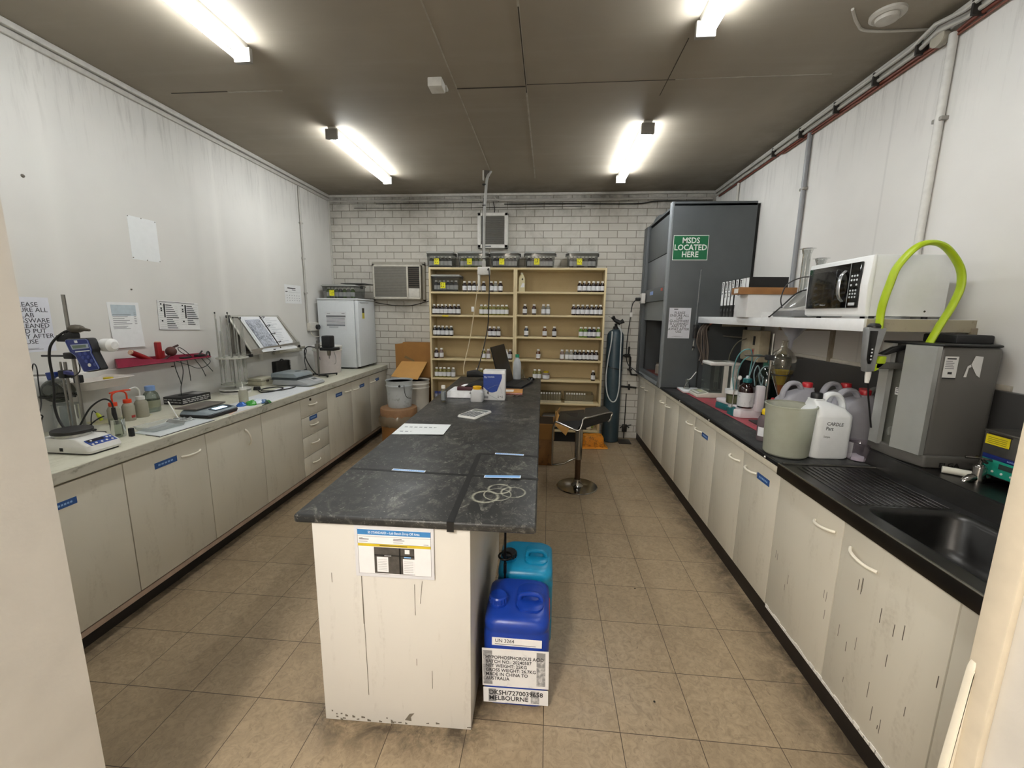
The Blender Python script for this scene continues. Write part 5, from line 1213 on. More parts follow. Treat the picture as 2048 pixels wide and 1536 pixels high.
MB().prism([(1.39, .06), (1.56, .06), (1.56, .115), (1.48, .105), (1.42, .075)], 1.665, 1.79, 'y', .006).build('dosing_slope', m_tw, t)
MB().box(1.495, 1.555, 1.645, 1.69, .05, .245, .012).build('dosing_column', m_tw, t)
MB().box(1.545, 1.6, 1.69, 1.86, .0, .2, .01).build('rear_tower', M('#2a3030', .4), t)
MB().tube([(1.352, 1.70, .07), (1.366, 1.70, .36)], .0042, 8).build('support_rod', m_steelr, t)
MB().lathe([(.062, .16), (.062, .19), (.0001, .19)], (1.40, 1.80, 0), 26).build('beaker_cover', M('#d6d7d6', .35), t)
MB().tube([(1.385, 1.80, .19), (1.385, 1.80, .28)], .012, 12).build('electrode', M('#d9dbdb', .35), t)
MB().tube([(1.42, 1.79, .19), (1.425, 1.79, .275)], .009, 12).build('electrode', glass('#dde3e3', .85, .9, 'electrode_glass', .03, .3, '#b9bebd'), t)
cyl_glass('titration_beaker', 'beaker of pale liquid clamped under the titrator head', 'beaker', (1.40, 1.80, RB + .087), [(.0001, .001), (.046, .001), (.048, .008), (.05, .072)], g_clear, 26, (.045, .06, glass('#d3d3a6', .8, .6, 'pale_liquid', .05, .5, '#bcbc92')))
t = thing('reagent_bottle', 'brown reagent bottle with teal cap on the titrator', 'bottle', (1.445, 1.70, RB + .078))
MB().lathe([(.052, 0), (.055, .006), (.055, .13), (.05, .155), (.03, .178), (.022, .186), (.02, .2)], n=28).build('glass', M('#220a08', .08, spec=.6, coat=.5, name='dark_brown_glass'), t)
MB().open_lathe([(.0558, .01), (.0558, .115)], n=28).build('paper_label', dirty('#cfd0d2', '#8d9096', .6, .8, 14, lo=.5, hi=.6), t)
MB().lathe([(.03, .186), (.031, .19), (.031, .212), (.026, .216), (.0001, .216)], n=24).build('cap', m_teal, t)
MB().lathe([(.016, .214), (.012, .235), (.0001, .236)], n=16).build('tube_adaptor', M('#c3ccd6', .4), t)
tag(MB().sphere((1.398, 1.72, RB + .292), .014, 12, 1.3).build('drying_cap', m_white), 'white dome cap beside the teal bottle cap', 'cap')
MB().tube([(1.398, 1.72, .08), (1.398, 1.72, .28)], .004, 6).build('cap_rod', m_steelr, bpy.data.objects['titrator'])
t = thing('reagent_bottle', 'very dark green bottle with a green cap behind the brown bottle', 'bottle', (1.62, 1.78, RB + .002))
MB().lathe([(.075, 0), (.078, .01), (.078, .27), (.06, .33), (.03, .36), (.028, .38)], n=24).build('glass', M('#07140f', .12, coat=.4, name='black_green_glass'), t)
MB().lathe([(.036, .37), (.036, .4), (.0001, .402)], n=20).build('cap', M('#174c3d', .4), t)
cl = glass('#cfe0e0', .8, .7, 'hose_plastic', .1, .65, '#93aaae'); ct = M('#5d9396', .35)
for i, (m, pts, lb) in enumerate(((ct, [(1.395, 1.79, 1.09), (1.36, 1.75, 1.2), (1.34, 1.68, 1.33), (1.36, 1.64, 1.40), (1.41, 1.63, 1.41), (1.44, 1.66, 1.34), (1.45, 1.69, 1.26), (1.447, 1.70, 1.14)], 'teal tube arching over the brown bottle, outermost'),
                           (ct, [(1.41, 1.79, 1.1), (1.385, 1.74, 1.2), (1.385, 1.69, 1.31), (1.42, 1.66, 1.36), (1.50, 1.66, 1.37), (1.56, 1.67, 1.33), (1.58, 1.67, 1.22), (1.56, 1.665, 1.15)], 'teal tube sweeping right behind the clamp rod'),
                           (cl, [(1.44, 1.70, 1.14), (1.45, 1.67, 1.26), (1.47, 1.65, 1.35), (1.54, 1.65, 1.36), (1.60, 1.66, 1.3)], 'clear tube rising from the brown bottle cap'),
                           (cl, [(1.48, 1.66, 1.15), (1.465, 1.66, 1.24), (1.485, 1.66, 1.295), (1.51, 1.66, 1.24), (1.53, 1.66, 1.2), (1.53, 1.667, 1.147)], 'clear tube twisted in an S above the dosing column'),
                           (cl, [(1.525, 1.667, 1.147), (1.50, 1.66, 1.23), (1.53, 1.655, 1.29), (1.59, 1.65, 1.28), (1.64, 1.65, 1.24)], 'clear tube looping from the dosing column to the right'))):
    tag(MB().tube(pts, .0042, 8, smooth=7).build('tubing', m), lb, 'tubing')
# distiller and still outlet on the wall under the shelf
t = thing('water_still', 'beige control box with a red rocker switch on the wall under the shelf', 'control box', (WR - .036, 2.55, 1.24))
MB().box(-.09, 0, -.14, .2, 0, .28, .006).build('housing', M('#b7ad94', .5, var=.1), t)
MB().box(-.094, -.088, -.07, -.02, .04, .12, .003).build('switch_plate', M('#b49d8c', .5), t)
MB().box(-.098, -.092, -.06, -.03, .055, .11, .002).build('rocker_switch', M('#9d241c', .4), t)
MB().box(-.094, -.089, -.065, -.03, .15, .23, .002).build('dial_slot', m_blackm, t)
MB().tube([(-.09, .1, .2), (-.14, .16, .16), (-.18, .2, .05), (-.19, .2, -.05)], .006, 8, smooth=6).build('hose', M('#5e5d4e', .5), t)
MB().tube([(-.02, .2, .2), (-.2, .38, .21)], .008, 8).build('arm', M('#7e7a70', .4, .5), t)
# separating funnel rig
t = thing('retort_stand', 'retort stand carrying the separating funnel on the right bench', 'retort stand', (1.487, 1.50, RB))
MB().box(-.06, .1, -.09, .09, 0.0, .012, .004).build('base', M('#1f1f1f', .5), t)
MB().tube([(0, 0, .01), (0, 0, .63)], .0085, 12).build('rod', m_steelr, t)
MB().tube([(-.165, .02, .478), (.0, .02, .473), (.2, .0, .467)], .006, 8).build('cross_rod', m_steelr, t)
MB().box(-.03, .03, -.02, .03, .45, .485, .006).build('boss_head', m_blackm, t)
MB().tube([(.078 + .07 * math.cos(i * PI / 12), .07 * math.sin(i * PI / 12), .355) for i in range(24)], .004, 6, closed=True).build('support_ring', m_blackm, t)
MB().tube([(0, 0, .355), (.01, 0, .355)], .006, 8).build('ring_arm', m_blackm, t)
t = thing('separating_funnel', 'pear-shaped separating funnel holding yellow and amber liquid', 'separating funnel', (1.565, 1.50, RB))
g_sf = glass('#f0eee4', .93, .95, 'funnel_glass', .015, .03, '#c9c5b4')
prof = [(.004, .185), (.006, .2), (.071, .385), (.079, .43), (.075, .47), (.055, .505), (.03, .527), (.02, .545), (.019, .58), (.022, .585)]
MB().open_lathe(prof, n=36).build('bulb', g_sf, t)
MB().lathe([(.0055, .201), (.034, .285), (.0001, .285)], n=30).build('amber_layer', glass('#c2761a', .8, .6, 'amber_liquid', .05, .62, '#a8590f'), t)
MB().lathe([(.034, .2855), (.0685, .383), (.0001, .383)], n=30).build('yellow_layer', glass('#d8c04a', .85, .6, 'yellow_liquid', .05, .6, '#b8a12c'), t)
MB().tube([(0, 0, .19), (0, 0, .09)], .005, 10).build('stem', g_sf, t)
b = MB(); b.tube([(-.032, 0, .178), (.03, 0, .178)], .009, 12); b.build('stopcock', M('#dcc6c2', .4), t)
MB().tube([(-.042, 0, .178), (-.03, 0, .178)], .014, 12).build('stopcock_key', M('#b03238', .4), t); MB().tube([(.03, 0, .178), (.042, 0, .178)], .012, 12).build('stopcock_key', M('#b04a4a', .4), t)
t = thing('plastic_funnel', 'clear plastic filling funnel standing in the separating funnel', 'funnel', (1.57, 1.50, RB), 0)
b = MB(); b.T = Matrix.Rotation(math.radians(3), 4, 'Y'); b.open_lathe([(.008, .475), (.0105, .54), (.014, .585), (.077, .675), (.078, .678)], n=30); b.build('cone', glass('#d9dbe2', .9, .8, 'funnel_plastic', .08, .38, '#b7b9c2'), t)
# jerry jugs and tubs
def jug(name, label, x, y, w, d, h, body, cap, rz, liquid=None, capside=1, scale=1, cat='jug', group=None, print_=None):
    """rounded rectangular bottle; handle bridge along local x, cap beside it"""
    t = thing(name, label, cat, (x, y, RB), rz, group)
    hb = h * .70
    b = MB(); r = min(w, d) * .22
    def rr(fx, fy, z, ox_=0): return [(p[0] + ox_, p[1], z) for p in rrect(-w / 2 * fx, w / 2 * fx, -d / 2 * fy, d / 2 * fy, r * min(fx, fy), 5, 0)]
    co = .16 * w * capside
    rings = [rr(.94, .94, 0), rr(1, 1, .008), rr(1, 1, hb * .95), rr(.97, .97, hb), rr(.72, .8, h * .80, co * .3), rr(.42, .5, h * .875, co * 1.3), rr(.30, .36, h * .90, co * 1.75), rr(.30, .36, h * .93, co * 1.75)]
    b.loft(rings); b.build('body', body, t, angle=50)
    hx = -capside
    pts = [(hx * w * .44, 0, hb * .98), (hx * w * .40, 0, h * .86), (hx * w * .25, 0, h * .985), (hx * w * .02, 0, h * .99), (-hx * w * .10, 0, h * .90), (-hx * w * .12, 0, h * .84)]
    b = MB(); b.tube(pts, (.0165 * scale * 1.15, .0125 * scale), 10, smooth=6, flat=(0, 1, 0)); b.build('handle', body, t)
    cz = h * .925
    b = MB(); n = 24; pr = [(.024 * scale, cz - .01), (.025 * scale, cz + .004), (.025 * scale, cz + .024 * scale), (.022 * scale, cz + .028 * scale), (.0001, cz + .028 * scale)]
    b.lathe(pr, (co * 1.75, 0, 0), n); b.build('cap', cap, t)
    if liquid:
        m, lv = liquid; b = MB(); b.loft([rr(.955, .955, .004), rr(.985, .985, .012), rr(.985, .985, lv)]); b.build('liquid', m, t)
    return t
m_redcap = M('#b3222b', .35, name='red_cap'); g_jug = glass('#e3e2e6', .9, .6, 'jug_plastic', .15, .55, '#c9c8cf')
JG = 'plastic jugs on the right bench'
t = jug('plastic_jug', 'opaque white jug with black cap and handwriting, beside the clear tub', 1.478, .885, .205, .165, .335, M('#e9ecee', .3, var=.02, name='white_hdpe'), m_black, .08, capside=-1, scale=1.1, group=JG)
text('CARDLE\nPart', .026, frame((-.045, -.0835, .205), (1, 0, -.08), Z), M('#43464a', .6), t, name='handwriting', bold=.01, xs=.9)
text('Sample', .014, frame((-.055, -.0835, .13), (1, 0, -.1), Z), M('#4b4e52', .6), t, name='handwriting', xs=.9)
jug('plastic_jug', 'translucent jug of dark red liquid with red cap, left of the purifier', 1.69, 1.0, .215, .15, .34, g_jug, m_redcap, .03, (M('#57142c', .25, var=.1), .185), 1, 1.1, group=JG)
jug('plastic_jug', 'translucent jug with red cap and white handle directly behind the clear tub', 1.50, 1.19, .20, .15, .345, g_jug, m_redcap, .05, (glass('#cfc6cc', .85, .5, 'pale_fill', .2, .7, '#b5aab2'), .16), 1, 1.1, group=JG)
jug('plastic_jug', 'translucent jug with red cap farther back, between the others', 1.73, 1.20, .19, .15, .345, g_jug, m_redcap, .05, (glass('#cfc6cc', .85, .5, 'pale_fill', .2, .7, '#b5aab2'), .16), 1, 1.1, group=JG)
jug('plastic_jug', 'greyish jug with its handle showing next to the water purifier', 1.86, 1.10, .17, .14, .335, glass('#c9c9c6', .85, .5, 'grey_jug', .15, .7, '#9a9a95'), m_redcap, .05, None, -1, 1.0, group=JG)
t = thing('plastic_tub', 'big cloudy tub half full of greenish liquid at the bench edge', 'tub', (1.287, .865, RB))
MB().open_lathe([(.0001, .003), (.098, .003), (.106, .012), (.116, .27), (.122, .272), (.122, .278), (.115, .278)], n=44).build('tub', glass('#e0e2d4', .88, .5, 'cloudy_plastic', .2, .62, '#b9bbac'), t)
MB().lathe([(.1045, .014), (.1085, .105), (.0001, .105)], n=44).build('liquid', glass('#bcc7ad', .85, .4, 'green_liquid', .1, .72, '#8f9e85'), t)
t = thing('squeeze_bottle', 'grey bottle with yellow flip cap and white label behind the tub', 'bottle', (1.292, 1.115, RB))
MB().lathe([(.034, 0), (.036, .006), (.036, .125), (.03, .145), (.016, .155), (.014, .165)], n=24).build('bottle', glass('#b9adb0', .8, .5, 'grey_bottle', .15, .8, '#6f6468'), t)
wrap(-3.0, -.6, .03, .085, .0362, 0, M('#dfe0e4', .5), 'paper_label', t, 12)
MB().lathe([(.017, .16), (.02, .165), (.02, .185), (.014, .195), (.0001, .197)], n=18).build('cap', M('#e2c21e', .4), t)
t = thing('clear_cup', 'clear plastic cup with white powder below the purifier', 'cup', (1.625, .815, RB))
MB().open_lathe([(.0001, .002), (.046, .002), (.056, .095), (.058, .098)], n=32).build('cup', glass('#e9e4ec', .93, .8, 'cup_plastic', .05, .16, '#b9acba'), t)
MB().lathe([(.046, .004), (.047, .018), (.03, .026), (.0001, .022)], n=28).build('powder', M('#e6e4e6', .8), t)

# ------------------------------------------------------------------ things on the wall shelf
SB = 1.638
m_bind = M('#131314', .5, var=.1, name='binder_board'); m_lab = M('#e9ebec', .6, var=.02, name='spine_label')
spines = [('MSDS A', 2.50), ('MSDS B-C', 2.43), ('MSDS D-F', 2.365), ('MSDS G-L', 2.30), ('MSDS M', 2.225), ('MSDS', 2.15), ('', 2.10), ('', 2.045)]
names = ['A', 'B-C', 'D-F', 'G-L', 'M']
for i, (s, y) in enumerate(spines):
    h = .31; tall = .0
    lab = ['black folder with spine MSDS A, farthest in the row', 'black folder with spine MSDS B-C', 'black folder with spine MSDS D-F', 'black folder with spine MSDS G-L', 'black folder with spine MSDS M, half hidden by the white box', 'black folder with a cut-off MSDS spine behind the white box', 'black folder with a small spine window behind the wooden strip', 'black folder nearest the microwave, its whole side showing'][i]
    t = thing('lever_arch_file', lab, 'folder', (1.53, y, SB), 0, 'folders on the wall shelf')
    MB().box(0, .285, -.03, -.027, .0, h).build('cover', m_bind, t); MB().box(0, .285, .024, .027, 0, h).build('cover', m_bind, t)
    MB().box(-.003, .001, -.03, .027, 0, h, .001).build('spine', m_bind, t)
    MB().box(.01, .27, -.026, .02, .01, h - .015).build('paper_block', M('#d8d6cf', .8), t)
    MB().box(-.0045, -.003, -.024, .02, .10, h - .005).build('label', m_lab, t)
    b = MB(); b.T = frame((-.004, 0, .06), NY, Z); b.lathe([(.012, 0), (.012, .002), (.008, .002), (.008, .0)], n=16); b.build('finger_ring', M('#9a9da0', .3, .9), t)
    if s: text(s, .034, frame((-.0047, -.014 + .0, h - .012), NZ, NY), INK, t, bold=.02, xs=.9)
t = thing('white_box', 'white cardboard box in front of the folders', 'box', (0, 0, SB))
MB().box(1.452, 1.80, 1.85, 2.06, 0, .168, .002).build('carton', M('#d9dadb', .5, var=.03), t)
MB().box(1.56, 1.75, 1.8475, 1.8505, .0, .04).build('paper_flap', M('#e6e7e8', .6), t)
t = thing('wooden_strip', 'brown wooden tray lying on the white box', 'tray', (0, 0, SB + .169))
MB().box(1.385, 1.79, 1.84, 1.98, 0, .05, .002).build('strip', M('#94673a', .55, var=.15, scale=8), t)
MB().box(1.3835, 1.3855, 1.865, 1.93, .008, .042).build('end_label', M('#e0ddd6', .6), t)
t = thing('vacuum_pump', 'small grey and white apparatus left of the microwave, black cable over it', 'apparatus', (1.66, 1.47, SB))
MB().box(-.16, .15, -.11, .11, .006, .045, .008).build('base', M('#77787a', .4), t)
MB().prism([(-.15, .045), (.14, .045), (.14, .06), (.0, .085), (-.12, .062)], -.1, .1, 'y', .006).build('slope', M('#b7b6b3', .4), t)
MB().prism([(-.13, .06), (.0, .06), (.03, .175), (-.03, .175)], -.05, .06, 'y', .012).build('head', glass('#d6d7d6', .9, .8, 'head_plastic', .08, .55, '#a8a8a5'), t)
MB().box(.02, .2, .0, .1, .06, .2, .006).build('rear_box', M('#c8cbd0', .4), t)
MB().box(.05, .07, -.003, .001, .085, .12).build('green_mark', M('#84a33a', .5), t)
tag(MB().tube([(1.49, 1.60, SB + .006), (1.46, 1.52, SB + .01), (1.52, 1.5, SB + .08), (1.60, 1.5, SB + .16), (1.68, 1.5, SB + .185), (1.74, 1.46, SB + .18)], .0045, 8, smooth=6).build('cable', m_black), 'black cable rising from the shelf over the apparatus', 'cable')
tag(MB().tube([(1.55, 1.56, SB + .06), (1.53, 1.55, SB + .13), (1.56, 1.55, SB + .22), (1.63, 1.5, SB + .262), (1.70, 1.44, SB + .25), (1.74, 1.4, SB + .23)], .004, 8, smooth=6).build('cable', m_black), 'thin black lead arching behind the microwave corner', 'cable')
for i, (x, y, h) in enumerate(((1.70, 1.62, .455), (1.765, 1.57, .385))):
    t = cyl_glass('measuring_cylinder', ('taller glass measuring cylinder on the shelf beside the microwave', 'shorter glass measuring cylinder half hidden behind the microwave')[i], 'measuring cylinder', (x, y, SB), [(.0001, .004), (.045, .004), (.045, .012), (.024, .02), (.024, h * .75), (.024, h * .93), (.027, h * .94), (.034, h), (.05, h + .004)], glass('#e2e4e2', .9, .9, 'cylinder_glass', .03, .1, '#b8bab8'))
# microwave, front facing the aisle
t = thing('microwave', 'white microwave oven with black door on the wall shelf', 'microwave', (1.495, .975, SB + .012))
m_mw = M('#e4e6e8', .35, var=.02, name='microwave_white')
MB().box(.02, .36, -.232, .232, 0, .288, .006).build('case', m_mw, t)
b = MB(); b.prism([(0, .006), (.022, -.004), (.022, .29), (.004, .286), (-.006, .15)], -.238, .238, 'y', .006); b.build('front', M('#eef0f1', .3, var=.02), t)
MB().box(-.012, .0, -.19, .215, .04, .262, .004).build('door_glass', M('#0d0c0c', .08, coat=.6, name='black_door'), t)
MB().box(-.0135, -.011, -.02, .19, .07, .235, .001).build('window', M('#1a1918', .15, coat=.4), t)
MB().box(-.0132, -.0112, -.122, -.118, .042, .26).build('door_gap', M('#7f8285', .4), t)
MB().tube([(-.012, -.085, .075), (-.034, -.088, .1), (-.042, -.09, .15), (-.034, -.088, .2), (-.012, -.085, .225)], (.011, .006), 10, smooth=5, flat=(0, 1, 0)).build('handle', M('#b9bdc2', .2, .8), t)
b = MB().use(M('#c9cdd2', .4))
for r0, zz_ in enumerate((.196, .176, .152)):
    for c0 in range(3): 
        if r0 == 2 and c0 == 1: continue
        b.T = frame((-.0125, -.137 - c0 * .018, zz_), NY, Z); b.lathe([(.0055, 0), (.0045, .002), (.0001, .002)], n=10)
for r0 in range(3):
    for c0 in range(3): b.T = frame((-.0125, -.137 - c0 * .018, .125 - r0 * .016), NY, Z); b.lathe([(.005, 0), (.004, .002), (.0001, .002)], n=10)
b.T = None; b.box(-.0145, -.012, -.178, -.135, .052, .066, .001); b.build('keypad', None, t)
MB().box(-.0135, -.0118, -.182, -.132, .215, .25).build('clock_display', M('#0a0f14', .1), t)
text('Whirlpool', .011, frame((-.0136, .085, .064), NY, Z), M('#a9adb2', .4), t)
b = MB().use(m_black)
for x in (.075, .27): b.T = frame((x, -.2325, .025), X, Z); b.lathe([(.005, 0), (.004, .002), (.0001, .002)], n=10)
b.T = None
for x in (.06, .3):
    for y in (-.2, .2): b.lathe([(.012, -.013), (.012, 0)], (x, y, 0), 10)
b.build('foot', None, t)

# ------------------------------------------------------------------ water purifier and dispenser
LZ = .978
t = thing('water_purifier', 'tall grey and silver water purifier beside the sink with a lime green hose', 'water purifier', (0, 0, LZ))
m_pg = dirty('#5f5d59', '#4b4844', .42, .5, 5); m_ps = M('#bdbfbc', .3, .55, var=.05, scale=10, name='silver_panel')
PB, PT = .045, .545
b = MB(); b.prism([(1.685, .525), (1.90, .50), (1.955, .56), (1.955, .80), (1.69, .80)], PB, PT, 'z', .018, 3); b.build('rear_shell', m_pg, t)
# wide curved silver panel at the near front corner, narrow one at the far front corner, dark channel between
def bowed(p, q, bow, n, z0, z1, th):
    p, q = Vector(p), Vector(q); d = (q - p); nn = Vector((d.y, -d.x)).normalized() * bow
    outr = [p + d * (i / n) + nn * math.sin(PI * i / n) for i in range(n + 1)]
    inr = [p + d * (i / n) + nn * (math.sin(PI * i / n) - 1) * .3 - nn.normalized() * th for i in range(n, -1, -1)]
    b = MB(); b.prism([tuple(v) for v in outr + inr], z0, z1, 'z'); return b
bowed((1.652, .645), (1.676, .515), -.014, 10, PB + .01, PT, .02).build('wide_silver_panel', m_ps, t)
bowed((1.654, .775), (1.650, .715), -.006, 6, PB + .0, PT, .02).build('narrow_silver_panel', m_ps, t)
MB().prism([(1.660, .72), (1.660, .64), (1.69, .63), (1.69, .80)], PB, PT - .002, 'z').build('dark_channel', M('#55564f', .45), t)
MB().prism([(1.645, .80), (1.640, .64), (1.672, .50), (1.92, .49), (1.965, .56), (1.962, .80)], 0, PB + .012, 'z', .01, 3).build('base_plinth', M('#55534f', .45), t)
MB().prism([(1.648, .80), (1.640, .64), (1.675, .51), (1.90, .50), (1.95, .56), (1.95, .80)], PT, PT + .01, 'z', .004).build('top_lid', m_black, t)
MB().prism([(1.656, .715), (1.656, .645), (1.664, .645), (1.664, .715)], PT - .09, PT - .0, 'z').build('grip_rail', M('#2d2c2a', .4), t)
kb = MB(); kb.T = frame((1.660, .678, .12), NY, Z); kb.lathe([(.022, 0), (.022, .006), (.018, .01), (.0001, .01)], n=24); kb.box(-.004, .004, -.02, .02, .009, .016, .002); kb.build('knob', M('#6f706b', .4), t)
sheet_w = M('#d8d8d6', .5, var=.03)
ob = sheet('instruction_sticker', None, None, (0, 0, 0), X, Z, .05, .098, sheet_w, [(INK, .008, .085, .042, .091), (INK, .018, .02, .034, .03)] + text_lines(5, .005, .047, .078, .008, .0025, GREYINK, 3) + [(INK, .0, .0, .05, .005)], .0006)
ob.parent = t; ob.matrix_basis = frame((1.697, .5205, .405), (.99, -.115, 0), Z)
b = MB(); b.T = frame((1.775, .5112, .415), (.99, -.115, 0), Z); b.use(sheet_w).prism([(.0, .0), (.01, .0), (.013, .04), (.022, .045), (.018, .055), (.008, .048)], 0, .0006, 'z'); b.prism([(.02, .055), (.045, .01), (.058, .0), (.058, .09), (.03, .093)], 0, .0006, 'z'); b.build('torn_sticker', None, t)
ob = sheet('channel_sticker', None, None, (0, 0, 0), X, Z, .034, .035, sheet_w, [(INK, .004, .027, .028, .031), (GREYINK, .004, .02, .03, .023), (GREYINK, .004, .008, .012, .014), (GREYINK, .015, .008, .026, .014)], .0006)
ob.parent = t; ob.matrix_basis = frame((1.6595, .697, .30), NY, Z)
text('ELGA', .028, frame((1.725, .4885, .034), (1, -.01, 0), Z), M('#1c1b1a', .5), t, bold=.03, xs=1.25, name='maker_name')
# holder arm, dispenser gun with display, green grip and hose
MB().box(1.53, 1.66, .665, .70, .425, .455, .004).build('holder_arm', M('#4c4b47', .45), t)
MB().prism([(1.53, .50), (1.55, .50), (1.60, .53), (1.65, .54), (1.65, .52), (1.57, .49)], .665, .69, 'y', .004).build('hose_clip', m_black, t)
m_lime = M('#a5be16', .4, var=.06, name='lime_green')
t2 = thing('dispenser_gun', 'grey handset of the purifier with display and lime green hose', 'dispenser', (0, 0, LZ))
m_gun = M('#97999b', .3, .5, name='handset_grey')
MB().prism([(1.468, .62), (1.553, .620), (1.532, .50), (1.526, .412), (1.488, .408), (1.478, .47)], .66, .70, 'y', .008).build('handset', m_gun, t2)
MB().prism([(1.475, .604), (1.510, .604), (1.506, .49), (1.499, .448), (1.487, .448), (1.480, .47)], .654, .662, 'y', .003).build('display_panel', M('#141313', .2), t2)
b = MB().use(M('#d5d8da', .4))
for i in range(4): b.box(1.491, 1.497, .6525, .655, .467 + i * .016, .474 + i * .016)
b.build('keys', None, t2)
MB().lathe([(.026, .618), (.026, .628), (.018, .638), (.0001, .64)], (1.506, .68, 0), 20).build('dial', m_black, t2)
MB().lathe([(.0085, .355), (.012, .388), (.012, .41)], (1.512, .68, 0), 16).build('nozzle', m_white, t2)
MB().prism([(1.522, .41), (1.537, .415), (1.572, .45), (1.574, .485), (1.545, .485), (1.525, .44)], .665, .69, 'y', .005).build('green_grip', m_lime, t2)
H = [(1.528, .68, .615), (1.525, .68, .68), (1.521, .67, .735), (1.528, .66, .812), (1.545, .65, .899), (1.613, .64, .986), (1.705, .64, .985), (1.787, .64, .90), (1.811, .64, .814), (1.792, .64, .725), (1.755, .64, .635), (1.724, .64, .552)]
MB().tube(H, (.021, .012), 14, smooth=8, flat=(0, -1, .2)).build('hose', m_lime, t2)
MB().tube([(1.515, .68, .375), (1.545, .70, .28), (1.61, .74, .12)], .004, 8).build('thin_lead', m_black, t2)
t3 = thing('power_supply', 'black power brick on top of the water purifier, lead behind', 'power supply', (0, 0, LZ + PT + .01))
MB().prism([(1.80, .60), (1.93, .575), (1.96, .61), (1.955, .76), (1.80, .77)], 0, .038, 'z', .006).build('brick', m_blackm, t3)
MB().tube([(1.955, .64, .02), (1.962, .62, .0), (1.964, .61, -.05)], .009, 8, smooth=4).build('lead', m_black, t3)
MB().box(1.95, 1.969, .59, .625, -.075, -.04, .004).build('ferrite', m_black, t3)
MB().tube([(1.964, .61, -.07), (1.964, .60, -.11), (1.96, .61, -.15)], .008, 8, smooth=4).build('lead', m_black, t3)
tag(MB().tube([(1.955, .72, 1.38), (1.94, .70, 1.372), (1.945, .66, 1.35), (1.962, .6, 1.325), (1.966, .42, 1.275), (1.966, .2, 1.22)], .005, 8, smooth=6).build('cable', m_black), 'black cable running along the wall right of the purifier', 'cable')
# teal-fronted ultrasonic bath, on the ledge at the frame edge
t = thing('ultrasonic_bath', 'steel bath with a teal control panel and yellow sticker at the right edge', 'ultrasonic bath', (1.80, .0, LZ))
BY = .405
MB().box(0, .14, -.25, BY, .03, .213, .004).build('case', M('#85837f', .3, .9, var=.08), t)
for y in (-.2, .36):
    for x in (.02, .12): MB().lathe([(.012, 0), (.012, .03)], (x, y, 0), 12).build('foot', m_blackm, t)
MB().box(-.002, .142, -.252, BY + .002, .207, .216, .002).build('rim', M('#a9a8a4', .3, 1), t)
MB().box(-.003, 0, -.24, BY - .012, .035, .115, .001).build('control_panel', M('#1f9a83', .4), t)
MB().box(-.004, -.001, -.24, BY - .012, .1, .118, .001).build('blue_band', M('#14246a', .4), t)
b = MB().use(M('#2b3a38', .4)); b.box(-.0045, -.003, .27, .325, .07, .09); b.use(m_white)
for i in range(4): b.T = frame((-.003, .345 - i * .034, .052), NY, Z); b.lathe([(.005, 0), (.004, .002), (.0001, .002)], n=10)
b.build('keys', None, t)
ob = sheet('warning_sticker', None, None, (0, 0, 0), X, Z, .09, .04, M('#e1cd18', .45), [(M('#6d6310', .6), .008, .006 + i * .0075, .08, .008 + i * .0075) for i in range(4)], .0006)
ob.parent = t; ob.matrix_basis = frame((-.0015, .395, .158), NY, Z)
MB().box(-.0008, .0, .3, .39, .199, .205).build('dark_strip', M('#2a1d14', .5), t)
text('soniclean', .014, frame((-.0046, .30, .117), NY, Z), M('#8ea0d8', .5), t, xs=.9)
# tap and fluorescent-white tube piece on the ledge
t = thing('tap', 'worn chrome tap with cross handle at the back of the sink', 'tap', (1.765, .36, LZ))
m_ch = M('#8d8a86', .2, 1, var=.12, scale=40, name='worn_chrome')
MB().lathe([(.024, .0), (.024, .02), (.02, .03), (.022, .06), (.016, .072), (.008, .076), (.008, .095)], (0, 0, 0), 22).build('body', m_ch, t)
MB().tube([(.17, -.03, .005), (.1, -.01, .01), (0, 0, .018), (-.03, 0, .014), (-.05, .0, .0), (-.054, 0, -.025)], [.011, .012, .018, .016, .013, .011], 14, smooth=0).build('spout', m_ch, t)
MB().tube([(-.045, .02, .098), (.0, 0, .1), (.06, -.01, .088)], .0055, 8).build('cross_handle', m_ch, t); MB().tube([(-.02, -.04, .094), (.02, .04, .096)], .0055, 8).build('cross_handle', m_ch, t)
MB().tube([(.17, -.03, .005), (.205, -.03, .005)], .018, 14).build('wall_flange', M('#8a5b3b', .4, .5), t)
t = thing('white_tube', 'short glossy white tube lying on the ledge by the tap', 'tube', (1.735, .42, LZ))
MB().tube([(-.03, .03, .016), (.07, -.045, .016)], .015, 14).build('tube', M('#dad8cc', .2), t)
t = thing('burette', 'long glass burette clamped against the fume hood side', 'burette', (0, 0, 0))
MB().tube([(1.447, 2.86, 2.09), (1.437, 2.86, 1.40)], .006, 10).build('tube', glass('#d8dde0', .85, .95, 'burette_glass', .02, .35, '#9ea3a6'), t)
MB().tube([(1.437, 2.86, 1.42), (1.428, 2.86, 1.30)], .005, 8).build('tip', g_clear, t)
MB().box(1.425, 1.45, 2.84, 2.875, 1.50, 1.53, .004).build('stopcock', m_black, t); MB().box(1.425, 1.445, 2.845, 2.87, 1.32, 1.345, .004).build('tip_clip', m_black, t)
MB().box(1.43, 1.47, 2.85, 2.9, 1.42, 1.56, .006).build('clamp', m_black, t)
MB().tube([(1.505, 2.88, RB), (1.50, 2.88, 1.56)], .006, 8).build('stand_rod', M('#2a2a2a', .4, .6), t)
MB().box(1.43, 1.56, 2.80, 2.90, RB - .001, RB + .012, .003).build('stand_base', m_blackm, t)
t = thing('rubber_hoses', 'brown rubber hoses hanging beside the burette', 'hose', (0, 0, 0))
rnd = random.Random(6)
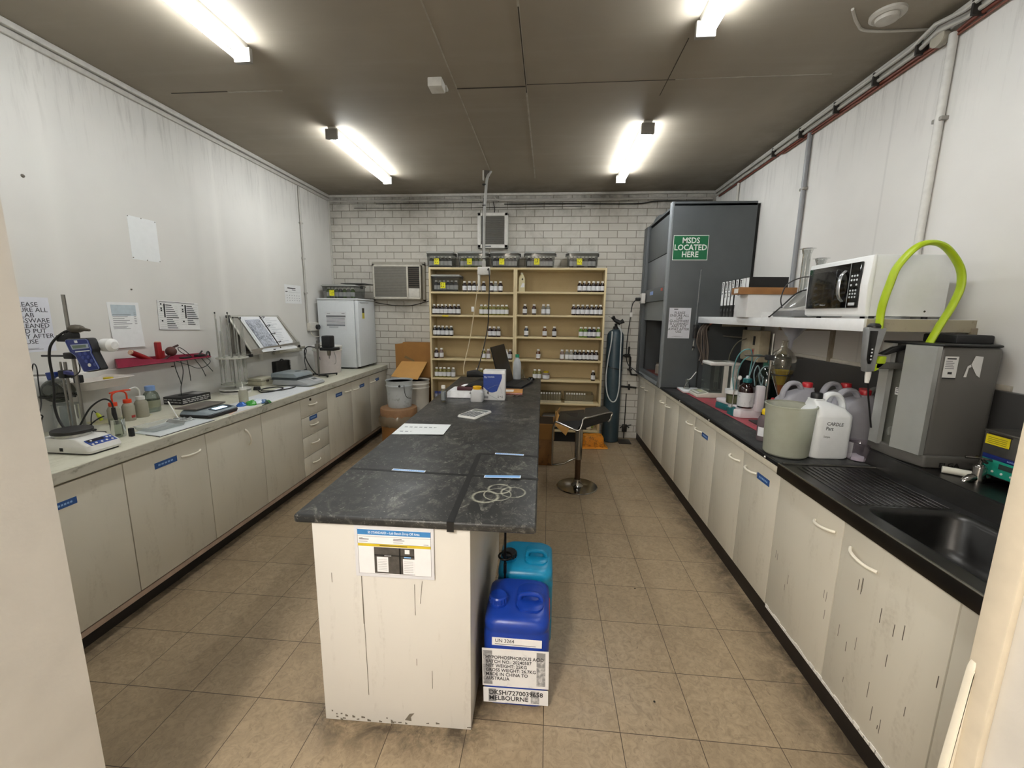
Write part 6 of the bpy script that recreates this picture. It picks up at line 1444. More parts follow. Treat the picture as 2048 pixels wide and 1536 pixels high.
for i in range(6):
    x = 1.50 + i * .014; MB().tube([(1.52 + .01 * i, 2.86, 1.56), (x - .03, 2.84, 1.50), (x - .035 + .008 * i, 2.85, 1.38 - .02 * (i % 3)), (x + .01, 2.85, 1.27 - .03 * (i % 4)), (x + .005, 2.855, 1.2 - .02 * i)], .008, 8, smooth=5).build('hose', M(('#5b5048', '#473e38', '#6a5f56')[i % 3], .6), t)
MB().box(1.53, 1.58, 2.87, 2.90, 1.5, 1.575, .006).build('hook', m_black, t); MB().tube([(1.575, 2.87, 1.555), (1.605, 2.86, 1.585)], .008, 8).build('red_tip', M('#b2533f', .5), t)
# ------------------------------------------------------------------ reagent bottles on the timber shelves
BOT = {}
m_cap = M('#e9e6df', .45, var=.03, name='white_bottle_cap'); m_lb = M('#d9dadd', .65, var=.05, scale=40, name='bottle_label')
TONES = {'brown': '#1d0d08', 'black': '#0d0c10', 'wine': '#24090c', 'blue': '#141b2c', 'olive': '#6f6a33', 'clear': '#a9a69a', 'pink': '#a58f88', 'amber': '#5a3314', 'green': '#4c6a1e'}
LOOK = {'brown': 'dark brown', 'black': 'blackish', 'wine': 'dark red', 'blue': 'blue-black', 'olive': 'olive', 'clear': 'clear', 'pink': 'pinkish clear', 'amber': 'amber', 'green': 'green'}
def bottle_proto(tone, wide=1.0, capm=None):
    key = (tone, wide)
    if key in BOT: return None, BOT[key]
    t = thing('reagent_bottle', None, None)
    r = .0275 * wide
    if tone in ('clear', 'pink'): m = glass(TONES[tone], .9, .8, tone + '_bottle', .05, .55, TONES[tone])
    else: m = M(TONES[tone], .12, var=.1, spec=.5, coat=.25, name=tone + '_glass')
    MB().lathe([(r * .95, 0), (r, .004), (r, .086), (r * .85, .098), (r * .5, .108), (r * .46, .116)], n=18).build('body', m, t)
    MB().lathe([(r * .62, .112), (r * .64, .115), (r * .62, .131), (.0001, .132)], n=16).build('cap', capm or m_cap, t)
    MB().open_lathe([(r * 1.012, .018), (r * 1.012, .072)], n=18).build('label', m_lb, t)
    BOT[key] = t
    return t, t
USED = set()
def bottle(tone, x, y, z, label, group, wide=1.0, rz=0):
    first, p = bottle_proto(tone, wide)
    if p not in USED:
        USED.add(p); p.location = (x, y, z); p.rotation_euler = (0, 0, rz); return tag(p, label, 'bottle', group)
    c = copy_tree(p, (x, y, z), rz, label, group); return c
ORD = ['leftmost', 'second', 'third', 'fourth', 'fifth', 'sixth', 'seventh', 'eighth', 'ninth']
LEVN = ['top', 'second', 'third', 'fourth', 'fifth', 'sixth', 'lowest']
def sx(p): return (p - 1032.5) * .006227 - .44 + (p - 1032.5) ** 2 * -1.0e-8   # shelf position across the unit
rnd = random.Random(21)
def row(side, lev, xs, where):
    z = (LEV_L if side == 'left' else LEV_R)[lev] + .0005; n = len(xs)
    for i, (p, tone) in enumerate(xs):
        x = sx(p); y = 3.822 + rnd.uniform(-.003, .008)
        o_ = 'only' if n == 1 else ('rightmost' if i == n - 1 and n > 1 else ORD[i])
        lab = f'{LOOK[tone]} bottle, {o_} in {where}, {LEVN[lev]} shelf, {side} half'
        if n == 1: lab = f'lone {LOOK[tone]} bottle {where}, {LEVN[lev]} shelf, {side} half'
        bottle(tone, x, y, z, lab, f'bottles on the {LEVN[lev]} shelf of the {side} half', rz=rnd.uniform(-.5, .5))
B_ = 'brown'
row('left', 0, [(928.5, B_), (938.5, B_), (948, B_), (957.5, B_), (967.5, B_)], 'the dark five by the clear tub')
row('left', 0, [(983, 'wine'), (991.5, 'clear'), (1001.5, 'wine')], 'the three behind the black cord')
row('left', 1, [(865, B_), (873, B_), (881, B_), (889.5, B_), (898, B_), (906.5, B_), (915.5, B_)], 'the tight dark seven at left')
row('left', 1, [(963, 'olive'), (971.5, 'olive'), (980, 'olive'), (988.5, 'olive'), (997, 'olive'), (1005.5, 'olive'), (1014, 'olive')], 'the olive seven at right')
row('left', 2, [(865.5, 'black'), (873.5, 'black'), (882, 'black'), (890.5, 'black'), (899.5, 'black')], 'the dark five at left')
row('left', 2, [(980.5, 'wine'), (989, 'wine'), (998, 'wine')], 'the dark red three')
row('left', 3, [(868, 'wine'), (878.5, 'pink')], 'the left pair')
row('left', 3, [(967.5, 'olive'), (977.5, 'pink')], 'the pair beside the leaning screen')
row('left', 3, [(1023, 'wine')], 'by the middle post')
row('left', 4, [(867.5, 'olive'), (876, 'olive'), (884.5, 'olive'), (893.5, 'olive'), (903, 'clear')], 'the five above the papers')
row('left', 4, [(954, 'olive'), (962, 'olive')], 'the pair behind the black bag')
row('left', 4, [(1014.5, 'black'), (1022, 'black')], 'the pair behind the screen')
row('right', 0, [(1159.5, B_), (1168.5, B_), (1177.5, B_), (1186.5, B_), (1195, B_), (1203.5, B_)], 'the dark six')
row('right', 1, [(1051.5, 'wine')], 'nearest the middle post')
row('right', 1, [(1070, 'wine')], 'between the single and the pair')
row('right', 1, [(1089, 'clear'), (1098, 'clear')], 'the middle pair')
row('right', 1, [(1149, 'wine'), (1158, B_), (1167, B_), (1176, B_), (1185, B_), (1193.5, B_), (1202, B_)], 'the dark seven')
row('right', 2, [(1055, 'blue')], 'near the middle post')
row('right', 2, [(1092.5, 'amber')], 'in the centre')
row('right', 2, [(1112, 'wine')], 'right of the amber one')
row('right', 2, [(1165.5, 'green'), (1174.5, 'green'), (1182.5, 'blue'), (1191, 'black'), (1200, 'green')], 'the mixed green five')
row('right', 3, [(1080.5, 'amber')], 'in the left part')
row('right', 3, [(1129, 'pink'), (1139, 'clear'), (1147.5, 'clear'), (1156, 'black'), (1164.5, B_), (1173, B_), (1181.5, B_), (1189.8, B_), (1198, B_)], 'the long row of nine')
row('right', 4, [(1074.5, 'olive'), (1083.5, 'olive')], 'the pair beside the yellow-lidded jar')
row('right', 4, [(1193.5, B_)], 'at the right end')
for i, p in enumerate((866, 874, 882)):
    t = thing('specimen_bottle', ('leftmost', 'middle', 'rightmost')[i] + ' blue-capped clear bottle low on the sixth shelf behind the vial', 'bottle', (sx(p), 3.82, LEV_L[5] + .0005), 0, 'blue-capped bottles low on the left shelves')
    MB().lathe([(.026, 0), (.026, .07), (.02, .08)], n=16).build('body', glass('#c9cbd8', .9, .7, 'pale_bottle', .06, .5, '#a5a7b6'), t)
    MB().lathe([(.023, .08), (.023, .105), (.0001, .106)], n=16).build('cap', M('#3c4a86', .45), t)
t = thing('wide_jar', 'wide clear jar with yellow lid on the fifth shelf', 'jar', (sx(1097.5), 3.84, LEV_R[4] + .0005))
MB().lathe([(.044, 0), (.046, .006), (.046, .07), (.034, .085), (.03, .088)], n=24).build('body', glass('#c9b9b4', .85, .7, 'jar_body', .06, .6, '#a89a94'), t)
MB().lathe([(.033, .086), (.034, .108), (.0001, .11)], n=22).build('lid', M('#b59d12', .45), t)
MB().open_lathe([(.0465, .015), (.0465, .06)], n=24).build('label', m_lb, t)
t = thing('squeeze_bottle', 'cream squeeze bottle with a black diamond mark, alone on the top shelf', 'bottle', (sx(1044.5), 3.83, LEV_R[0] + .0005))
MB().loft([rrect(-.037, .037, -.03, .03, .014, 4, 0), rrect(-.04, .04, -.032, .032, .016, 4, .008), rrect(-.04, .04, -.032, .032, .016, 4, .16), rrect(-.02, .02, -.018, .018, .012, 4, .2), rrect(-.014, .014, -.014, .014, .01, 4, .205)]).build('body', M('#c9bf99', .45, var=.05), t)
MB().lathe([(.016, .204), (.016, .228), (.0001, .23)], n=16).build('cap', M('#d6cfb4', .45), t)
b = MB().use(M('#2a2620', .5)); b.plate([(.008, -.0325, .132), (.02, -.0325, .148), (.008, -.0325, .164), (-.004, -.0325, .148)], .0006); b.use(m_lb).plate([(-.015, -.0325, .05), (.034, -.0325, .05), (.034, -.0325, .1), (.01, -.0325, .105)], .0006); b.build('marks', None, t)
t = thing('white_bottle', 'slim white bottle right of the leaning screen, fourth shelf of left half', 'bottle', (sx(1015.5), 3.815, LEV_L[3] + .0005))
MB().lathe([(.021, 0), (.022, .085), (.012, .105), (.01, .125), (.0001, .126)], n=18).build('body', M('#d9d9d6', .4), t)
MB().lathe([(.012, .112), (.012, .13), (.0001, .131)], n=14).build('cap', M('#c9c6bd', .5), t)
t = thing('glass_flask', 'small clear conical flask behind the computer mouse, fifth shelf', 'flask', (sx(1049), 3.83, LEV_R[4] + .0005))
MB().open_lathe([(.0001, .002), (.036, .002), (.036, .02), (.014, .09), (.012, .115), (.016, .12)], n=22).build('flask', glass('#d6d2bd', .85, .9, 'flask_glass', .04, .2, '#b7ab8a'), t)

# clear storage tubs with bottles inside
g_tubc = glass('#eceeed', .95, .85, 'storage_tub_plastic', .06, .05, '#b4b3ad')
m_note = M('#e6e120', .5, var=.03, name='yellow_note')
def note_marks(ob, W_, H_, rows):
    b = MB().use(INK); r = random.Random(int(W_ * 1e4) + rows)
    for i in range(rows):
        x = W_ * .12
        while x < W_ * .8:
            wd = W_ * r.uniform(.1, .22); zz_ = H_ * (.84 - i * .26); b.box(x, min(W_ * .9, x + wd), zz_ - H_ * r.uniform(.05, .16), zz_, .0008, .0012); x += wd + W_ * .12
    b.build('handwriting', None, ob)
PT_TUB = {}
def storage_tub(label, x0, x1, yf, z, h, dx, tones, tubgroup, note=(.28, .6), d=.235, inside='', rows=2, fill=5, rz=0, where=''):
    t = thing('storage_tub', label, 'storage tub', ((x0 + x1) / 2, yf + d / 2, z), rz, tubgroup)
    W_ = (x1 - x0) / 2
    b = MB(); b.loft([rrect(-W_ * .88, W_ * .88, -d * .44, d * .44, .02, 4, .0), rrect(-W_ * .9, W_ * .9, -d * .45, d * .45, .022, 4, .006), rrect(-W_ * .96, W_ * .96, -d * .48, d * .48, .024, 4, h * .95)], cap=False)
    b._add(rrect(-W_ * .88, W_ * .88, -d * .44, d * .44, .02, 4, .0), [tuple(range(20))]); b.build('tub', g_tubc, t)
    b = MB(); b.loft([rrect(-W_ * 1.0, W_ * 1.0, -d * .5, d * .5, .022, 4, h * .93), rrect(-W_ * 1.0, W_ * 1.0, -d * .5, d * .5, .022, 4, h), rrect(-W_ * .94, W_ * .94, -d * .47, d * .47, .02, 4, h + .008)]); b.build('lid', glass('#e6e7e5', .85, .6, 'tub_lid', .15, .6, '#cbcbc6'), t)
    for s in (-1, 1): MB().box(s * W_ * .99, s * (W_ + .012), -.03, .03, h * .78, h * .97, .004).build('clip', M('#3a3a3c', .5) if s > 0 else M('#6f6f6f', .5), t)
    nb = MB().use(m_note); nw, nh = .063, .072; nx = -W_ + 2 * W_ * note[0]
    nb.T = frame((nx, -d * .462 - .003, h * .2), X, (0, -.028, 1)); nb.box(0, nw, 0, nh, 0, .0008); 
    no = nb.build('sticky_note', None, t)
    mk = MB().use(INK); mk.T = nb.T; r = random.Random(int(x0 * 1000) % 97 + 3)
    for i in range(rows + 1):
        xx = nw * .14
        while xx < nw * .78:
            wd = nw * r.uniform(.1, .26); zz_ = nh * (.88 - i * .25); mk.box(xx, min(nw * .9, xx + wd), zz_ - nh * r.uniform(.04, .15), zz_, .0008, .0012); xx += wd + nw * r.uniform(.08, .25)
    mk.build('handwriting', None, no)
    for i in range(fill):
        fx = -W_ * .80 + W_ * 1.6 * (i + .5) / fill; tone = tones[i % len(tones)]
        bottle(tone, (x0 + x1) / 2 + fx, yf + d * .17 + .012, z + .0085, f'{LOOK[tone]} bottle in the tub {where}, {ORD[i]} from the left'.replace('leftmost from the left', 'leftmost'), f'bottles in the tub {where}', rz=r.uniform(-.4, .4))
    return t
TG = 'clear lidded tubs of bottles'
def tub_px(p0, p1): return sx(p0), sx(p1)
ztop = 2.2055
for (p0, p1, lab, tones, n, wh) in ((850, 907, 'clear tub with yellow note on top of the shelving, leftmost', ('black', 'brown'), 6, 'leftmost on top'),
                        (914, 976, 'clear greenish tub with yellow note behind the hanging conduit, on top of the shelving', ('olive', 'green'), 7, 'behind the conduit'),
                        (980, 1039, 'clear tub with yellow note below the exhaust fan, on top of the shelving', ('black', 'blue'), 6, 'below the fan'),
                        (1049, 1110, 'clear tub with yellow note in the pair right of the middle post, on top', ('brown', 'wine'), 7, 'right of the post on top'),
                        (1132, 1194, 'clear tub with yellow note standing apart at the right end, on top', ('brown', 'clear', 'wine'), 7, 'at the right end on top')):
    a, e = tub_px(p0, p1); storage_tub(lab, a, e, 3.80, ztop, .185, 0, tones, TG, note=(.32 if p0 != 850 else .3, 0), fill=n, where=wh)
a, e = tub_px(859, 920); storage_tub('clear tub with yellow note on the top left shelf', a, e, 3.79, LEV_L[0] + .0005, .20, 0, ('black', 'blue'), TG, note=(.34, 0), fill=6, where='on the top left shelf')
storage_tub('clear tub of green bottles with yellow note on top of the white fridge', -2.90, -2.44, 3.66, 1.8065, .165, 0, ('green', 'clear', 'green', 'blue'), TG, note=(.24, 0), d=.32, fill=7, where='on the fridge')
a, e = tub_px(1093, 1158); storage_tub('clear tub with yellow note on the lowest shelf, partly behind the stool', a, e, 3.80, LEV_R[6] + .0005, .16, 0, ('black', 'olive'), TG, note=(.22, 0), fill=6, where='on the lowest shelf')
t = thing('tub_lid', 'dark loose lid resting on the tub on the fridge', 'lid', (-2.52, 3.86, 1.993), .1)
MB().prism([(-.16, -.12), (.14, -.14), (.2, .1), (-.14, .12)], 0, .008, 'z', .003).build('lid', M('#4a4a48', .5), t)
# open trays of sample vials
g_tray = glass('#d9d4c2', .88, .8, 'vial_tray_plastic', .08, .3, '#b7ac8d')
vial = None
for (p0, p1, n, lab, v0, v1) in ((1078, 1131, 9, 'clear open tray of vials on the sixth shelf, next to the island end', 1084, 1127), (1136, 1197, 8, 'clear open tray of vials on the sixth shelf, beside the cylinder', 1142, 1178)):
    a, e = sx(p0), sx(p1); t = thing('vial_tray', lab, 'tray', ((a + e) / 2, 3.915, LEV_R[5] + .0005), 0, 'trays of sample vials'); W_ = (e - a) / 2
    b = MB(); b.loft([rrect(-W_ * .94, W_ * .94, -.12, .12, .015, 4, 0), rrect(-W_ * .97, W_ * .97, -.125, .125, .016, 4, .11), rrect(-W_, W_, -.13, .13, .018, 4, .115)], cap=False); b._add(rrect(-W_ * .94, W_ * .94, -.12, .12, .015, 4, 0), [tuple(range(20))]); b.build('tray', g_tray, t)
    b = MB(); b.box(-W_ * .96, W_ * .96, -.127, -.123, .0, .03); b.build('label_band', M('#c4bb9c', .6), t)
    for i in range(n):
        x = sx(v0 + (v1 - v0) * i / (n - 1)); loc = (x, 3.83, LEV_R[5] + .004); lb = 'clear glass vial with white cap in the open trays on the sixth shelf'
        if vial is None:
            vial = thing('sample_vial', lb, 'vial', loc, 0, 'vials in the open trays')
            MB().lathe([(.0115, 0), (.012, .004), (.012, .1), (.008, .108)], n=12).build('glass', glass('#d6d6cc', .9, .9, 'vial_glass', .04, .4, '#bab7a6'), vial)
            MB().lathe([(.0105, .106), (.0105, .125), (.0001, .126)], n=12).build('cap', m_cap, vial)
        else: copy_tree(vial, loc, 0, lb, 'vials in the open trays')
t = thing('packet', 'white and green packet on the lowest shelf behind the stool seat', 'packet', (sx(1190), 3.84, LEV_R[6] + .0005))
rnd = random.Random(2)
b = MB(); b.sphere((0, 0, .05), .05, 10, 1.0); b.v = [(v[0] * rnd.uniform(.8, 1.1), v[1] * .7, v[2] * rnd.uniform(.9, 1.1)) for v in b.v]; b.build('wrapper', M('#d9d9cf', .5), t)
MB().box(.02, .055, -.03, .02, .03, .09, .008).build('green_patch', M('#8f9b4c', .5), t)

# ------------------------------------------------------------------ things on the island
IB = .9005
ob = sheet('printed_form', 'white printed form lying at the left edge of the island', 'paper', (-.965, .95, IB), (1, .04, 0), (-.15, 1, 0), .32, .25, M('#eef3f4', .6, var=.02),
      [(M('#9aa0a6', .7), .03 + c * .032, .06 + r_ * .1, .05 + c * .032, .075 + r_ * .1) for c in range(8) for r_ in range(2)], .0008)
for v in ob.data.vertices:
    if v.co.x > .28 and v.co.y < .03: v.co.z += .006
t = thing('calculator', 'white desk calculator lying askew on the island', 'calculator', (-.545, 1.50, IB), -.38)
MB().loft([rrect(-.075, .075, -.12, .12, .015, 4, 0), rrect(-.078, .078, -.123, .123, .016, 4, .006), rrect(-.074, .074, -.118, .118, .014, 4, .016)]).build('case', M('#dcdcd8', .4, var=.03), t)
MB().box(-.062, .062, .055, .10, .016, .018).build('display', M('#7d8580', .25), t); MB().box(-.065, .065, .05, .106, .0155, .0165).build('display_frame', M('#9da0a2', .3), t)
b = MB().use(M('#6f7275', .5))
for r0 in range(5):
    for c0 in range(5): b.box(-.062 + c0 * .026, -.042 + c0 * .026, -.105 + r0 * .029, -.087 + r0 * .029, .016, .0195, .002)
b.build('keys', None, t)
t = thing('sample_vial', 'clear tall vial standing alone at the left of the island', 'vial', (-.885, 1.905, IB))
MB().open_lathe([(.0001, .004), (.02, .004), (.021, .012), (.021, .105), (.014, .118), (.014, .125)], n=24).build('glass', g_clear, t)
MB().lathe([(.0195, .02), (.0195, .09), (.0001, .09)], n=22).build('contents', glass('#e3e6ea', .9, .3, 'vial_fill', .3, .7, '#ccd1d8'), t)
MB().lathe([(.0165, .118), (.0165, .143), (.0001, .144)], n=20).build('cap', m_white, t)
t = thing('plastic_jar', 'white plastic jar with yellow lid beside the blue and white carton', 'jar', (-.612, 1.99, IB))
MB().loft([rrect(-.048, .048, -.048, .048, .015, 4, 0), rrect(-.052, .052, -.052, .052, .018, 4, .008), rrect(-.052, .052, -.052, .052, .018, 4, .085), rrect(-.038, .038, -.038, .038, .03, 4, .105)]).build('body', glass('#e7e7e6', .9, .5, 'jar_hdpe', .2, .85, '#d2d3d4'), t)
MB().lathe([(.037, .103), (.038, .108), (.038, .128), (.035, .13), (.0001, .13)], n=26).build('lid', M('#dfa90f', .4), t)
t = thing('carton', 'blue and white carton standing on the island', 'carton', (-.475, 2.095, IB))
MB().box(-.093, .093, -.05, .05, 0, .26, .001).build('box', M('#d8d9da', .4, var=.02), t)
b = MB().use(M('#123a8e', .35, var=.03)); n = 12
cv = [(-.093, .115)] + [(-.093 + .155 * i / n, .115 - .048 * math.sin(PI * min(1, i / n * 1.05)) + 0.0 * i) for i in range(1, 8)] + [(.025, .08), (.06, .17), (.068, .20), (.066, .228), (-.093, .228)]
b.prism(cv, -.0512, -.05, 'y'); b.use(M('#8f949c', .5)); b.tube([(-.05, -.0512, .05), (0, -.0512, .025), (.03, -.0512, .01)], .0012, 5); b.tube([(-.055, -.0512, .10), (.03, -.0512, .135), (.06, -.0512, .10), (.07, -.0512, .06)], .0008, 5, smooth=5)
b.use(M('#2d3138', .5)).prism([(-.062, .06), (-.05, .095), (-.045, .06), (-.05, .05)], -.0515, -.05, 'y'); b.use(GREYINK)
for i, (x, z) in enumerate(((.032, .022), (.05, .03), (.066, .022), (.032, .034), (.066, .034), (-.085, .03), (-.085, .022), (-.085, .014))): b.box(x, x + (.01 if i < 5 else .035), -.0515, -.05, z, z + .006)
b.build('print', None, t)
b = MB().use(M('#eef0f2', .3)); b.plate([(-.093, -.0505, .26), (.093, -.0505, .26), (.093, -.052, .232), (-.093, -.052, .232)], .0006); b.build('top_flap', None, t)
text('westlab', .02, frame((-.058, -.0514, .214), X, Z), M('#c8d3ea', .5), t, bold=.01)
b = MB().use(M('#dfe6f2', .5))
for i in range(2): b.prism([(-.086 + i * .011, .208), (-.081 + i * .011, .208), (-.075 + i * .011, .192), (-.08 + i * .011, .192)], -.0514, -.05, 'y')
b.build('logo', None, t)
# pile of documents, folder, bag
t = thing('document_pile', 'pile of white documents with a black bulldog clip on the island', 'papers', (-.74, 2.22, IB))
rnd = random.Random(14)
for i in range(5):
    o = MB().box(-.15, .16, -.11, .11, i * .012, i * .012 + .011).build('documents', M(('#e4e6e8', '#ecedef', '#dfe1e6')[i % 3], .7, var=.03), t); o.rotation_euler = (0, 0, rnd.uniform(-.12, .12))
MB().plate([(-.16, -.135, .004), (.12, -.13, .004), (.12, -.115, .055), (-.16, -.12, .055)], .001).build('hanging_page', M('#eef0f3', .7), t)
MB().prism([(-.018, .0), (.018, 0), (.012, .022), (-.012, .022)], -.128, -.1, 'y', .002).build('bulldog_clip', m_black, t).location = (.06, -.0, .04)
t = thing('folder', 'dark maroon folder lying on the document pile', 'folder', (-.70, 2.24, IB + .0605), .05); MB().box(-.125, .16, -.10, .11, 0, .03, .004).build('cover', M('#3f0f1c', .4), t)
t = thing('folder', 'black ring folder on top of the maroon folder, beside the carton', 'folder', (-.67, 2.26, IB + .092), -.04); MB().prism([(-.09, 0), (.15, 0), (.15, .05), (.02, .046)], -.1, .1, 'y', .003).build('cover', m_blackm, t)
MB().plate([(-.12, -.09, .001), (-.08, -.1, .001), (-.06, -.05, .016), (-.1, -.05, .012)], .001).build('page_corner', PAPER, t)
t = thing('cloth_bag', 'black bundled fabric case on top of the folders', 'bag', (-.66, 2.30, IB + .143), .1)
b = MB(); rnd = random.Random(5); rings = []
for i in range(7):
    f = i / 6; rings.append([(-.10 + .22 * f, .045 * math.cos(a) * (1 - .3 * abs(f - .5)), .01 + .006 + .026 * (1 + math.sin(a)) * (.55 + .7 * math.sin(PI * min(1, f + .2))) * rnd.uniform(.9, 1.1)) for a in [2 * PI * k / 10 for k in range(10)]])
b.loft(rings); b.build('case', M('#171716', .8, var=.2, bump=.2), t)
# laptop turned to face the aisle, screen leaning back
t = thing('laptop', 'black laptop with its screen leaning back, at the far end of the island', 'laptop', (0, 0, IB))
q0, q1 = Vector((-.503, 2.68, .022)), Vector((-.405, 3.09, .022)); dv = Vector((.973, -.232, 0)) * .235
MB().plate([q0 - Vector((0, 0, .022)), q0 + dv - Vector((0, 0, .022)), q1 + dv - Vector((0, 0, .022)), q1 - Vector((0, 0, .022))], .02).build('base', m_blackm, t)
b = MB(); b.plate([q0, q1, Vector((-.515, 3.10, .412)), Vector((-.604, 2.70, .404))], .012); b.build('lid', M('#171513', .35), t)
b = MB().use(M('#2c2b2a', .55)); ad = (q1 - q0).normalized(); dn = dv.normalized()
for r0 in range(5):
    for c0 in range(14): p = q0 + ad * (.02 + c0 * .027) + dn * (.03 + r0 * .022) - Vector((0, 0, .002)); b.plate([p, p + dn * .017, p + dn * .017 + ad * .022, p + ad * .022], .002)
b.build('keys', None, t)
t = thing('milk_bottle', 'white plastic bottle with green cap behind the laptop', 'bottle', (-.368, 3.27, IB))
MB().lathe([(.042, 0), (.046, .008), (.046, .15), (.043, .19), (.03, .225), (.021, .24), (.02, .255)], n=28).build('body', glass('#e6e9ec', .9, .6, 'bottle_hdpe', .2, .8, '#d0d5d9'), t)
MB().lathe([(.0225, .25), (.0235, .254), (.0225, .285), (.0001, .287)], n=22).build('cap', M('#2f9a78', .4), t)
t = thing('computer_mouse', 'black computer mouse at the far right corner of the island', 'mouse', (-.205, 3.22, IB), 1.4)
MB().sphere((0, 0, .0), .045, 18, .75, 0.02).build('shell', M('#131314', .25), t)
t = thing('orange_book', 'orange booklet with a white label lying right of the carton', 'book', (-.345, 2.42, IB), .03)
MB().box(-.09, .095, -.10, .10, 0.0, .004).build('lower_cover', M('#a4483f', .5), t); MB().box(-.088, .093, -.098, .098, .004, .016).build('pages', M('#d9a79c', .7), t); MB().box(-.09, .095, -.10, .10, .016, .019, .001).build('upper_cover', M('#c98d4c', .45, var=.1), t)
MB().box(-.085, .01, -.06, .05, .019, .0195).build('white_label', M('#efe9e2', .6), t)
t = thing('key_bunch', 'small bunch of keys in front of the orange booklet', 'keys', (-.30, 2.24, IB))
MB().tube([(.018 * math.cos(i * PI / 6), .018 * math.sin(i * PI / 6), .004) for i in range(12)], .0015, 6, closed=True).build('ring', m_steelr, t)
rnd = random.Random(3)
for i in range(5):
    a = i * 1.1; o = MB().prism([(.016, -.004), (.03, -.01), (.042, -.004), (.07, -.003), (.07, .002), (.042, .004), (.03, .01), (.016, .004)], .001 + i * .002, .003 + i * .002, 'z').build('key', m_steelr if i % 2 else m_blackm, t); o.rotation_euler = (0, 0, a)

# ------------------------------------------------------------------ on the floor
m_jb = M('#123a9c', .35, var=.06, name='blue_drum_plastic'); m_jc = M('#0d84ae', .35, var=.06, name='teal_drum_plastic')
def drum(label, x, y, w, d, h, m, capm, capx, group):
    t = thing('jerry_can', label, 'jerry can', (x, y, 0), 0, group)
    r = .05
    rr = lambda f, z, r_=r: [(p[0], p[1], z) for p in rrect(-w / 2 * f, w / 2 * f, -d / 2 * f, d / 2 * f, r_, 5, 0)]
    b = MB(); b.loft([rr(.93, 0), rr(1, .014), rr(1, h * .30), rr(.985, h * .31), rr(.985, h * .33), rr(1, h * .34), rr(1, h * .80), rr(.97, h * .84), rr(.97, h * .865), rr(.99, h * .885), rr(.97, h * .955), rr(.88, h * .99, .06), rr(.80, h, .06)]); b.build('body', m, t, angle=50)
    # recessed grip beside the filler neck
    zt_ = h
    MB().loft([rrect(-w * .02, w * .40, -d * .30, d * .30, .04, 4, zt_ - .002), rrect(-w * .02, w * .40, -d * .30, d * .30, .04, 4, zt_ + .008), rrect(.0, w * .38, -d * .27, d * .27, .035, 4, zt_ + .011)]).build('grip_rim', m, t)
    MB().tube([(w * .02, -d * .08, zt_ + .008), (w * .05, -d * .08, zt_ + .032), (w * .19, -d * .08, zt_ + .038), (w * .33, -d * .08, zt_ + .032), (w * .37, -d * .08, zt_ + .008)], (.014, .011), 10, smooth=5).build('handle', m, t)
    b = MB(); b.lathe([(.038, zt_ - .03), (.038, zt_ + .012), (.034, zt_ + .016), (.034, zt_ + .02)], (capx, -d * .14, 0), 26); b.build('neck', m, t)
    b = MB(); n = 30; b.lathe([(.036, zt_ + .008), (.037, zt_ + .012), (.037, zt_ + .034), (.032, zt_ + .04), (.0001, zt_ + .038)], (capx, -d * .14, 0), n)
    for i in range(15): a = 2 * PI * i / 15; b.box(capx + .036 * math.cos(a) - .003, capx + .036 * math.cos(a) + .003, -d * .14 + .036 * math.sin(a) - .003, -d * .14 + .036 * math.sin(a) + .003, zt_ + .012, zt_ + .034)
    b.build('cap', capm, t); return t
m_dl = dirty('#e9e9ea', '#a9aaae', .55, .5, 16, lo=.55, hi=.7); m_gt = dirty('#8d8e90', '#d8d8d9', .5, .9, 24, lo=.45, hi=.55)
td = drum('blue jerry can with UN 3264 and hypophosphorous acid labels, against the island', -.122, .215, .275, .30, .405, m_jb, m_jb, -.085, 'jerry cans beside the island')
drum('teal jerry can with black cap behind the blue labelled can', -.105, .545, .275, .29, .405, m_jc, m_black, -.085, 'jerry cans beside the island')
fy = -.1515
ob = sheet('acid_label', None, None, (0, 0, 0), X, Z, .276, .178, m_dl, [(m_gt, .004, .008, .042, .168), (m_gt, .226, .012, .262, .17)], .001)
ob.parent = td; ob.matrix_basis = frame((-.136, fy, .098), (1, 0, .018), Z)
text('HYPOPHOSPHOROUS ACID\nBATCH NO.: 20240507\nNET WEIGHT: 25KG\nGROSS WEIGHT: 26.7KG\nMADE IN CHINA TO\nAUSTRALIA', .0215, at2(.014, .148, .0018), M('#232327', .6), ob, bold=.012, xs=.90, line=.93)
ob = sheet('consignee_label', None, None, (0, 0, 0), X, Z, .272, .072, m_dl, [(m_gt, .022, .004, .055, .066), (m_gt, .2, .006, .235, .066)], .001)
ob.parent = td; ob.matrix_basis = frame((-.132, fy, .018), (1, 0, .02), Z)
text('DKSH/7270039658\nMELBOURNE', .030, at2(.024, .064, .0018), M('#2a2a2e', .6), ob, bold=.015, xs=.96, line=.88)
ob = sheet('un_label', None, None, (0, 0, 0), X, Z, .205, .036, M('#eeeeef', .5, var=.02), [(GREYINK, .012, .005, .18, .0075)], .001)
ob.parent = td; ob.matrix_basis = frame((-.098, fy + .002, .292), (1, 0, .0), Z)
text('UN 3264', .0225, at2(.012, .033, .0016), M('#2c2c30', .6), ob, xs=.95)
b = MB(); b.box(.1355, .139, -.02, .07, .05, .36); b.build('side_label', M('#b5303a', .5), td)

